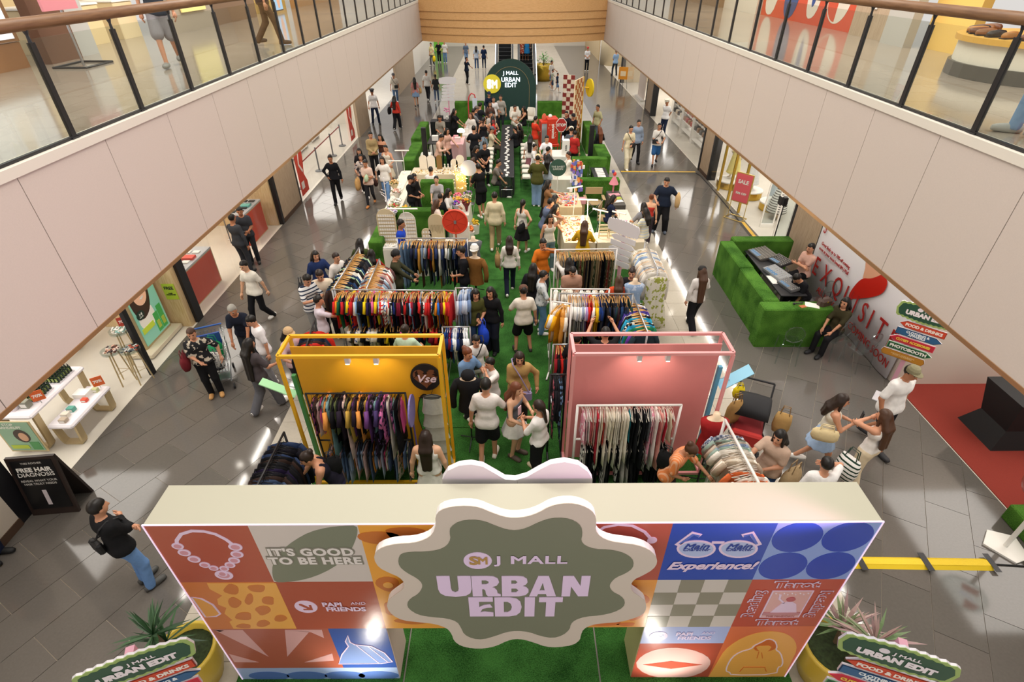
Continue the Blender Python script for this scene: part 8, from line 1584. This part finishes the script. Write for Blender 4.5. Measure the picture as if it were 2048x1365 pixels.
Q('woman in a yellow jacket at the jewellery table', (1170, 442), 1.6, 170, S, (bn, bn), 'l', '#d3a41f', '#26304a', 'jacket', JE, hc='n')
Q('woman in a white sleeveless top and jeans with hand to her hair', (1101, 430), 1.6, 15, S, (dn, 'head'), 'l', '#e0d8ca', '#6a7f88', 'tank', JE)
Q('woman in white bending over the jewellery table', (1112, 410), 1.58, 95, S, (tb, tb), 'l', '#e4d8c8', '#c9b69c', 'tee', lean=16)
Q('man in a slate blue tee leaning over the jewellery table', (1102, 398), 1.66, 100, S, (tb, tb), 's', '#5f6a84', '#5a6478', 'tee', lean=14)
Q('person with dark hair behind the man in slate blue', (1111, 391), 1.62, 100, S, (tb, tb), 'm', '#7a4a38', '#3a3a40', 'tee', lean=10)
Q('woman in a brown top with long hair at the paper toy table', (1097, 361), 1.6, 95, S, (tb, rc), 'xl', '#8a6242', '#18181b', 'tee', SK)
Q('artist in a navy jersey seated at the drawing table', (1228, 391), 1.6, 85, 'sit', (tb, tb), 'm', '#1c2440', '#4a3a30', 'tee', lean=8)
Q('man in an olive jacket, cream cap and jeans at the necklace stall', (1076, 310), 1.74, 170, S, (bn, bn), 's', '#4f4f26', '#7d97bc', 'jacket', WI, cap=('#d8c49a', 'c'), build=1.1)
Q('woman with long black hair and blue vest at the necklace stall', (1097, 309), 1.62, 160, S, (bn, bn), 'l', '#aebac8', '#3f5878', 'tee', JE)
Q('person in a dark shirt at the necklace stall counter', (1097, 294), 1.6, 120, S, (tb, bn), 's', '#3a3636', '#2c2c30', 'tee')
Q('woman in a white top and mauve skirt behind the clear chairs', (1061, 270), 1.6, 170, S, (bn, dn), 'l', '#e6e0da', '#8a5a62', 'tee', LS)
Q('girl in a white top beside the white counter', (1070, 288), 1.5, 80, S, (bn, bn), 's', '#e6e4e2', '#d8d4d0', 'tee')
Q('vendor in a white polo and lanyard behind the white counter', (1094, 272), 1.66, 0, S, (bn, tb), 's', '#ecebf0', '#e0dee2', 'polo', skin=2)
Q('woman in a white tee behind the right turf wall', (1137, 304), 1.56, -85, S, (tb, tb), 's', '#ece6da', '#c9b896', 'tee', hc='d')
Q('man in a grey tee and cream cap with his back turned near the red machine', (1143, 254), 1.7, 175, S, (dn, dn), 's', '#4f5660', '#b3a488', 'tee', cap=('#e0d6c2', 'c'))
Q('person in red behind the man in the cream cap', (1151, 262), 1.6, 150, S, (dn, dn), 's', '#b8302c', '#26262a', 'tee')
Q('man in red at the red photo machine', (1072, 233), 1.7, 120, S, (ph, bn), 's', '#cf3a24', '#a8987c', 'tee')
Q('photographer in black beside the checkered wall', (1133, 223), 1.66, -20, S, (ph, bn), 's', '#1a1c24', '#17171b', 'long')
Q('woman in black with a cap and folded arms by the checkered wall', (1147, 228), 1.6, 10, S, (cr, cr), 's', '#15161c', '#17171b', 'long', cap=('#17171b', 'c'))
Q('man in white seated before the dark green arch', (1030, 211), 1.68, 30, 'sit', (bn, ph), 's', '#e4ded2', '#ded8cc', 'shirt')
Q('woman in a black dress seated before the dark green arch', (1047, 213), 1.62, -70, 'sit', (bn, tb), 'l', '#17171a', '#17171a', 'tank', TR, shoe=BLK)
Q('woman in black seated at the right side of the long black table', (1038, 249), 1.6, -100, 'sit', (tb, tb), 'l', '#1d1a1a', '#1a1a1e', 'tee')
Q('woman with her back turned seated at the long black table', (1030, 253), 1.6, -120, 'sit', (tb, tb), 'tail', '#1a1b1e', '#17171a', 'tee')
Q('man in a grey polo seated at the near left of the long black table', (997, 320), 1.68, 80, 'sit', (tb, tb), 's', '#77706a', '#2c2a2c', 'polo', lean=10)
Q('man in a beige shirt and cap seated at the left of the long black table', (984, 254), 1.66, 80, 'sit', (tb, tb), 's', '#cfc4a6', '#4a4438', 'shirt', cap=('#5a6470', 'c'))
Q('man in a grey tee and lanyard standing beside the dark green arch', (1001, 190), 1.72, -10, S, (be, dn), 's', '#a39d96', '#2c2c32', 'tee')
Q('man in white with glasses beside the dark green arch', (987, 194), 1.68, 10, S, (bn, dn), 's', '#e6e2e4', '#33333a', 'tee')
Q('person in a navy cap behind the left corner of the arch', (978, 184), 1.66, 20, S, (bn, bn), 's', '#1a2236', '#1c2030', 'long', cap=('#1c2a4a', 'c'))
Q('woman with long hair in the crowd left of the arch', (980, 204), 1.6, 10, S, (dn, dn), 'l', '#5a4038', '#c9a88a', 'tee')
Q('man in a black cap with his back turned in the crowd left of the arch', (960, 206), 1.68, 150, S, (bn, bn), 's', '#26282e', '#2c2e36', 'tee', cap=('#1a1a1e', 'c'))
Q('man in a grey cap in the crowd left of the arch', (953, 213), 1.66, 100, S, (bn, dn), 's', '#2c3038', '#33363c', 'tee', cap=('#6a6058', 'c'))
Q('person in a grey tee at the drinks stall counter', (947, 218), 1.64, 140, S, (bn, bn), 's', '#7a7a7c', '#33363c', 'tee')
Q('woman in a white top with a shoulder bag at the drinks stall', (941, 226), 1.6, -30, S, (bn, dn), 'l', '#e0dad2', '#cfc8bc', 'tee', LS, hc='n')
Q('man in light grey in the middle of the crowd', (982, 224), 1.66, 20, S, (be, be), 's', '#b8b2aa', '#55585e', 'tee')
Q('woman in blush pink with a red backpack in the crowd', (985, 233), 1.6, 190, S, (bn, bn), 'm', '#d8a896', '#3a3034', 'tank', skin=2)
Q('woman in a black tank and long grey skirt at the end of the black table', (967, 235), 1.62, 170, S, (bn, dn), 'tail', '#1c1c20', '#8fa2b4', 'tank', LS)
Q('woman in black serving behind the drinks counter', (909, 218), 1.62, 80, S, (tb, tb), 'l', '#17171a', '#17171a', 'tee')
Q('man in a black apron behind the prep table', (879, 231), 1.68, 5, S, (be, tb), 's', '#8a8478', '#26262c', 'tee', skin=1, nod=25)
Q('woman in a blush sweater behind the pink counter', (894, 257), 1.6, 60, S, (dn, tb), 'l', '#dcae9c', '#1f1f24', 'long')
Q('man in a blush sweater bending to a camera behind the craft table', (883, 269), 1.7, 75, S, (ph, bn), 's', '#e0b8a4', '#26262a', 'long', lean=12, nod=28)
Q('man in a black polo with his back turned at the pink counter', (947, 252), 1.72, 190, S, (bn, bn), 's', '#1a1b20', '#1a1a1e', 'polo', build=1.08)
Q('woman in black looking down at the fairy lit display', (953, 292), 1.58, 60, S, (tb, bn), 'm', '#1a1a1c', '#1c1c20', 'tee', nod=30)
Q('woman in a black polo with arms folded by the clear chairs', (969, 285), 1.6, 20, S, (bn, be), 'bun', '#1b1b1f', '#1a1a1e', 'polo')
Q('woman with a brown bun bending over the fairy lit display', (945, 317), 1.56, -60, S, (tb, tb), 'bun', '#d8a870', '#b89a6a', 'tee', hc='n', lean=28)
Q('man in a black tee and black shorts stepping from the aisle', (956, 328), 1.72, -150, ST, (tb, bn), 's', '#141416', '#17171a', 'tee', SH, lean=10)
Q('man in a white tee with his back turned behind the turf wall', (861, 334), 1.66, 180, 'sit', ('lap', 'lap'), 's', '#e9e4e0', '#4a4a50', 'tee', build=1.1)
Q('smiling man in a grey tee sitting against the turf wall', (872, 353), 1.7, 0, 'sit', ('knee', 'knee'), 's', '#aaa5a6', '#6e6e74', 'tee', nod=-4, skin=2)
Q('woman in a black cap at the flower table', (820, 352), 1.58, 70, S, (be, bn), 's', '#1a1a1d', '#1c1c20', 'tee', cap=('#17171a', 'c'))
Q('woman in black holding her face beside the flower table', (828, 348), 1.6, 60, S, (fc, be), 'l', '#1c1a1c', '#2a2426', 'long')
Q('woman in white with black hair at the aisle flower table', (897, 378), 1.56, 80, S, (bn, bn), 'l', '#dcd8d4', '#c9c2b8', 'tee')
Q('person with black hair low behind the turf block', (880, 388), 1.45, 170, S, (dn, dn), 's', '#1c1c20', '#1c1c20', 'tee')
Q('woman with long brown hair behind the red round sign', (874, 400), 1.55, 110, S, (bn, bn), 'l', '#e4cfc4', '#4a4448', 'tee', hc='n')
Q('man in a royal blue polo at the earring table', (801, 440), 1.7, 90, S, (dn, dn), 's', '#1f44b8', '#26304a', 'polo', skin=1)
Q('man in a black tee looking left at the jersey racks', (921, 494), 1.72, -80, S, (dn, be), 's', '#15151a', '#1c2436', 'tee', JE)
Q('woman in a green top with long black hair at the far left rack', (718, 478), 1.58, 180, S, (bn, bn), 'l', '#3f4a26', '#2a2a2e', 'tee')
Q('woman with long black hair and a red top between the left racks', (741, 500), 1.55, 190, S, (bn, bn), 'xl', '#a8281f', '#2a2224', 'tee')
Q('person in an olive jacket and black beanie between the racks', (790, 502), 1.66, 95, S, (tb, tb), 's', '#3c3b28', '#2c2c2c', 'jacket', cap=('#17171a', 'beanie'))
Q('woman in a navy tee with long black hair left of the racks', (629, 503), 1.6, 40, S, (dn, bn), 'l', '#1f2f5a', '#3a3f4a', 'tee', build=1.12)
Q('woman in a white tee with a black strap left of the racks', (671, 507), 1.58, 60, S, (dn, dn), 's', '#e4dcd6', '#2f2c30', 'tee', hc='d', build=1.12)
Q('man in a striped shirt with backpack looking at his phone', (612, 550), 1.7, 50, S, (ph, ph), 's', 's:#e6e6e6,#26324a', '#8c8c8a', 'tee', JE, nod=28)
Q('man in a cream tee with headphones round his neck', (637, 541), 1.7, 15, S, (be, bn), 's', '#dfcdb6', '#1c1c1f', 'tee', nod=26, build=1.1, hc='d')
Q('boy in a lavender tee at the end of the jersey rack', (635, 593), 1.55, 110, S, (rc, bn), 's', '#d6cdd8', '#1f1f24', 'tee')
Q('person in mint with a dark bun behind the jersey rack', (809, 651), 1.58, 170, S, (bn, bn), 'bun', '#bcd6be', '#4a4a50', 'tee', hc='d')
Q('woman in a beige cap and pink shirt left of the yellow booth', (574, 658), 1.56, 60, S, (bn, bn), 'm', '#e0bcc0', '#2c2c30', 'shirt', cap=('#c0a078', 'c'))
# upper galleries
Q('man in grey shorts walking on the upper left gallery', (-6.3, 11.2), 1.72, 20, W1, (dn, dn), 's', '#3a3f48', '#8d8a8e', 'tee', SH, z0=5.431, shoe='#8a8a86', mode='xy')
Q('person in dark clothes walking on the upper left gallery', (-5.6, 14.3), 1.7, 120, W1, (dn, dn), 's', '#4a3a30', '#5a4636', 'tee', z0=5.431, shoe='#4a3a30', mode='xy')
person('person in pale blue jeans and grey sneakers on the upper right gallery', (5.62, 6.05), 1.72, -110, 'step', ('bent', 'bent'), 's', 'b', '#d9d4cc', '#86a6d0', 'tee', 'jeans', '#b9b6b2', z0=5.431, mode='xy')
# ---- bags that are carried
def at(root, p): return root.location+Matrix.Rotation(root.rotation_euler.z, 3, 'Z') @ Vector(p)
PPL = {o['label']: o for o in SC.objects if o.name.startswith('person') and 'label' in o.keys()}
def who(s): return next(o for l, o in PPL.items() if s in l)
def carry(w, label, p, d, col, hc=None, **k):
    r_ = who(w); q = at(r_, p); soft_bag(label, (q.x, q.y, q.z), d, col, hc, r_.rotation_euler.z+PI/2, **k)
def sling(w, label, col, side=1, front=-1, z=.92):
    r_ = who(w); t = thing('sling_bag', label, 'bag', tuple(r_.location), r_.rotation_euler.z)
    B().bbox(side*.1-.11, front*.17-.04, z-.02, side*.1+.11, front*.17+.04, z+.15, .025).make('pouch', M(col, .6), t)
    B().tube([(side*.17, front*.19, z+.12), (0, front*.165, 1.22), (-side*.12, front*.1, 1.43), (-side*.13, 0, 1.48), (-side*.1, -front*.12, 1.40), (side*.05, -front*.17, 1.18), (side*.19, -front*.13, z+.1), (side*.21, 0, z+.06), (side*.17, front*.19, z+.12)], .012, 5).make('strap', M(col, .6), t)
carry('carrying a yellow bag', 'yellow plastic bag held by the person at the lime wall', (.28, -.1, .35), (.3, .18, .4), '#e6c81e', '#e6c81e')
carry('black shoulder bag walking away', 'large black shoulder bag on the woman in red', (.3, .05, .75), (.4, .14, .32), '#1a1a1e', '#1a1a1e'); carry('pink top and denim', 'tan basket bag on the woman in pink', (-.3, 0, .75), (.3, .14, .3), '#c9a06a')
carry('pale pink tee', 'kraft paper carrier bag held by the woman in pale pink', (-.34, -.12, .62), (.36, .16, .4), '#c49a62'); carry('pale pink tee', 'pale green pouch held by the woman in pale pink', (.02, -.26, .95), (.3, .12, .2), '#a9bfa0', handle=False)
carry('white tee and blue jeans', 'dark brown handbag held by the woman in jeans', (-.32, -.05, .62), (.3, .14, .24), '#3a2420'); sling('sling bag on the left walkway', 'black sling bag on the young man in a cap', BLK); sling('cream clothes', 'black sling bag on the young man in cream', BLK); sling('blue shorts with a sling', 'small black sling bag on the man in blue shorts', BLK, -1)
sling('sling bag in the lower left', 'black sling bag on the back of the man in jeans', '#17171b', 1, 1, .98); sling('black sling in the aisle', 'thin black sling bag on the boy in white', BLK, -1); sling('tan jacket', 'lilac handbag on the woman in the tan jacket', '#9a8cb4', 1, -1, .72)
carry('large man in a navy', 'tall kraft paper bag held by the large man', (.4, -.16, .92), (.26, .16, .42), '#c9a877', handle=False); carry('olive tee carrying', 'bright blue shopping bag held by the woman in olive', (.05, -.3, .48), (.38, .2, .4), '#2346c0', '#2346c0'); carry('blue tee and white sleeves', 'green polka dot bag held by the woman in blue', (.1, -.3, .42), (.36, .2, .42), 'f:#1f9a5a,#2fae6c', '#1f9a5a')
carry('black floral blouse', 'maroon handbag on the arm of the masked woman', (-.28, -.05, .78), (.34, .16, .28), '#6a1f26', '#6a1f26'); carry('white sweater and navy', 'tan woven shoulder bag on the woman in the white sweater', (.3, .05, .82), (.34, .14, .34), '#a08254', '#a08254'); carry('white tank and black skirt', 'black shoulder bag on the woman in the white tank', (-.12, .26, .78), (.36, .12, .24), '#18181b', '#18181b')
carry('cream shoulder bag and denim', 'cream shoulder bag on the young woman with a phone', (-.28, .08, .88), (.4, .12, .22), '#dcc89a', '#dcc89a'); carry('white camisole', 'dark green and white tote held by the woman in cream trousers', (.34, -.02, .4), (.36, .16, .44), 's:#efece8,#1f3a2c', '#1f3a2c'); carry('beige shirt and glasses', 'woven straw bag on the woman in beige', (.3, .1, .6), (.4, .2, .4), '#a8906c', '#8a7250'); carry('red backpack', 'red backpack worn by the woman in blush pink', (0, .2, .95), (.34, .2, .42), '#c8342c', '#c8342c'); carry('striped shirt with backpack', 'dark backpack on the man in the striped shirt', (0, .2, .95), (.32, .18, .44), '#20242c', '#20242c'); carry('black tank top bending', 'black bag on the back of the bending woman', (.0, .0, .98), (.26, .14, .32), '#141416', '#141416'); carry('orange striped tee', 'black backpack of the woman in orange stripes', (-.05, .06, .93), (.26, .14, .32), '#141416', '#141416')
sling('dark', 'x', BLK) if False else None
for w, lb in (('young woman with phone', 'black mobile phone held by the young woman with the cream bag'), ('white hair bow', 'pink cased mobile phone held by the woman with the bow'), ('striped shirt with backpack', 'black mobile phone held by the man in the striped shirt')):
    r_ = who(w); q = at(r_, (0, -.38, 1.2)); t = thing('mobile_phone', lb, 'phone', tuple(q), r_.rotation_euler.z); o = B().bbox(-.04, -.008, 0, .04, .008, .16, .004).make('case', M('#e8c0cc' if 'pink' in lb else '#15151a', .4), t); B().box(-.035, -.0095, .008, .035, -.008, .15).make('screen', M('#2a3040', .1), t)
# ================================================================== lettering becomes plain mesh
bpy.context.view_layer.update()
_dg = bpy.context.evaluated_depsgraph_get()
_todo = []
for o in list(SC.objects):
    if o.type in ('FONT', 'CURVE'):
        _todo.append((o, bpy.data.meshes.new_from_object(o.evaluated_get(_dg))))
for o, me in _todo:
    n = o.name.split('.')[0]; q = bpy.data.objects.new(n, me); COL.objects.link(q); q.parent = o.parent; q.matrix_local = o.matrix_local.copy()
    bpy.data.objects.remove(o)
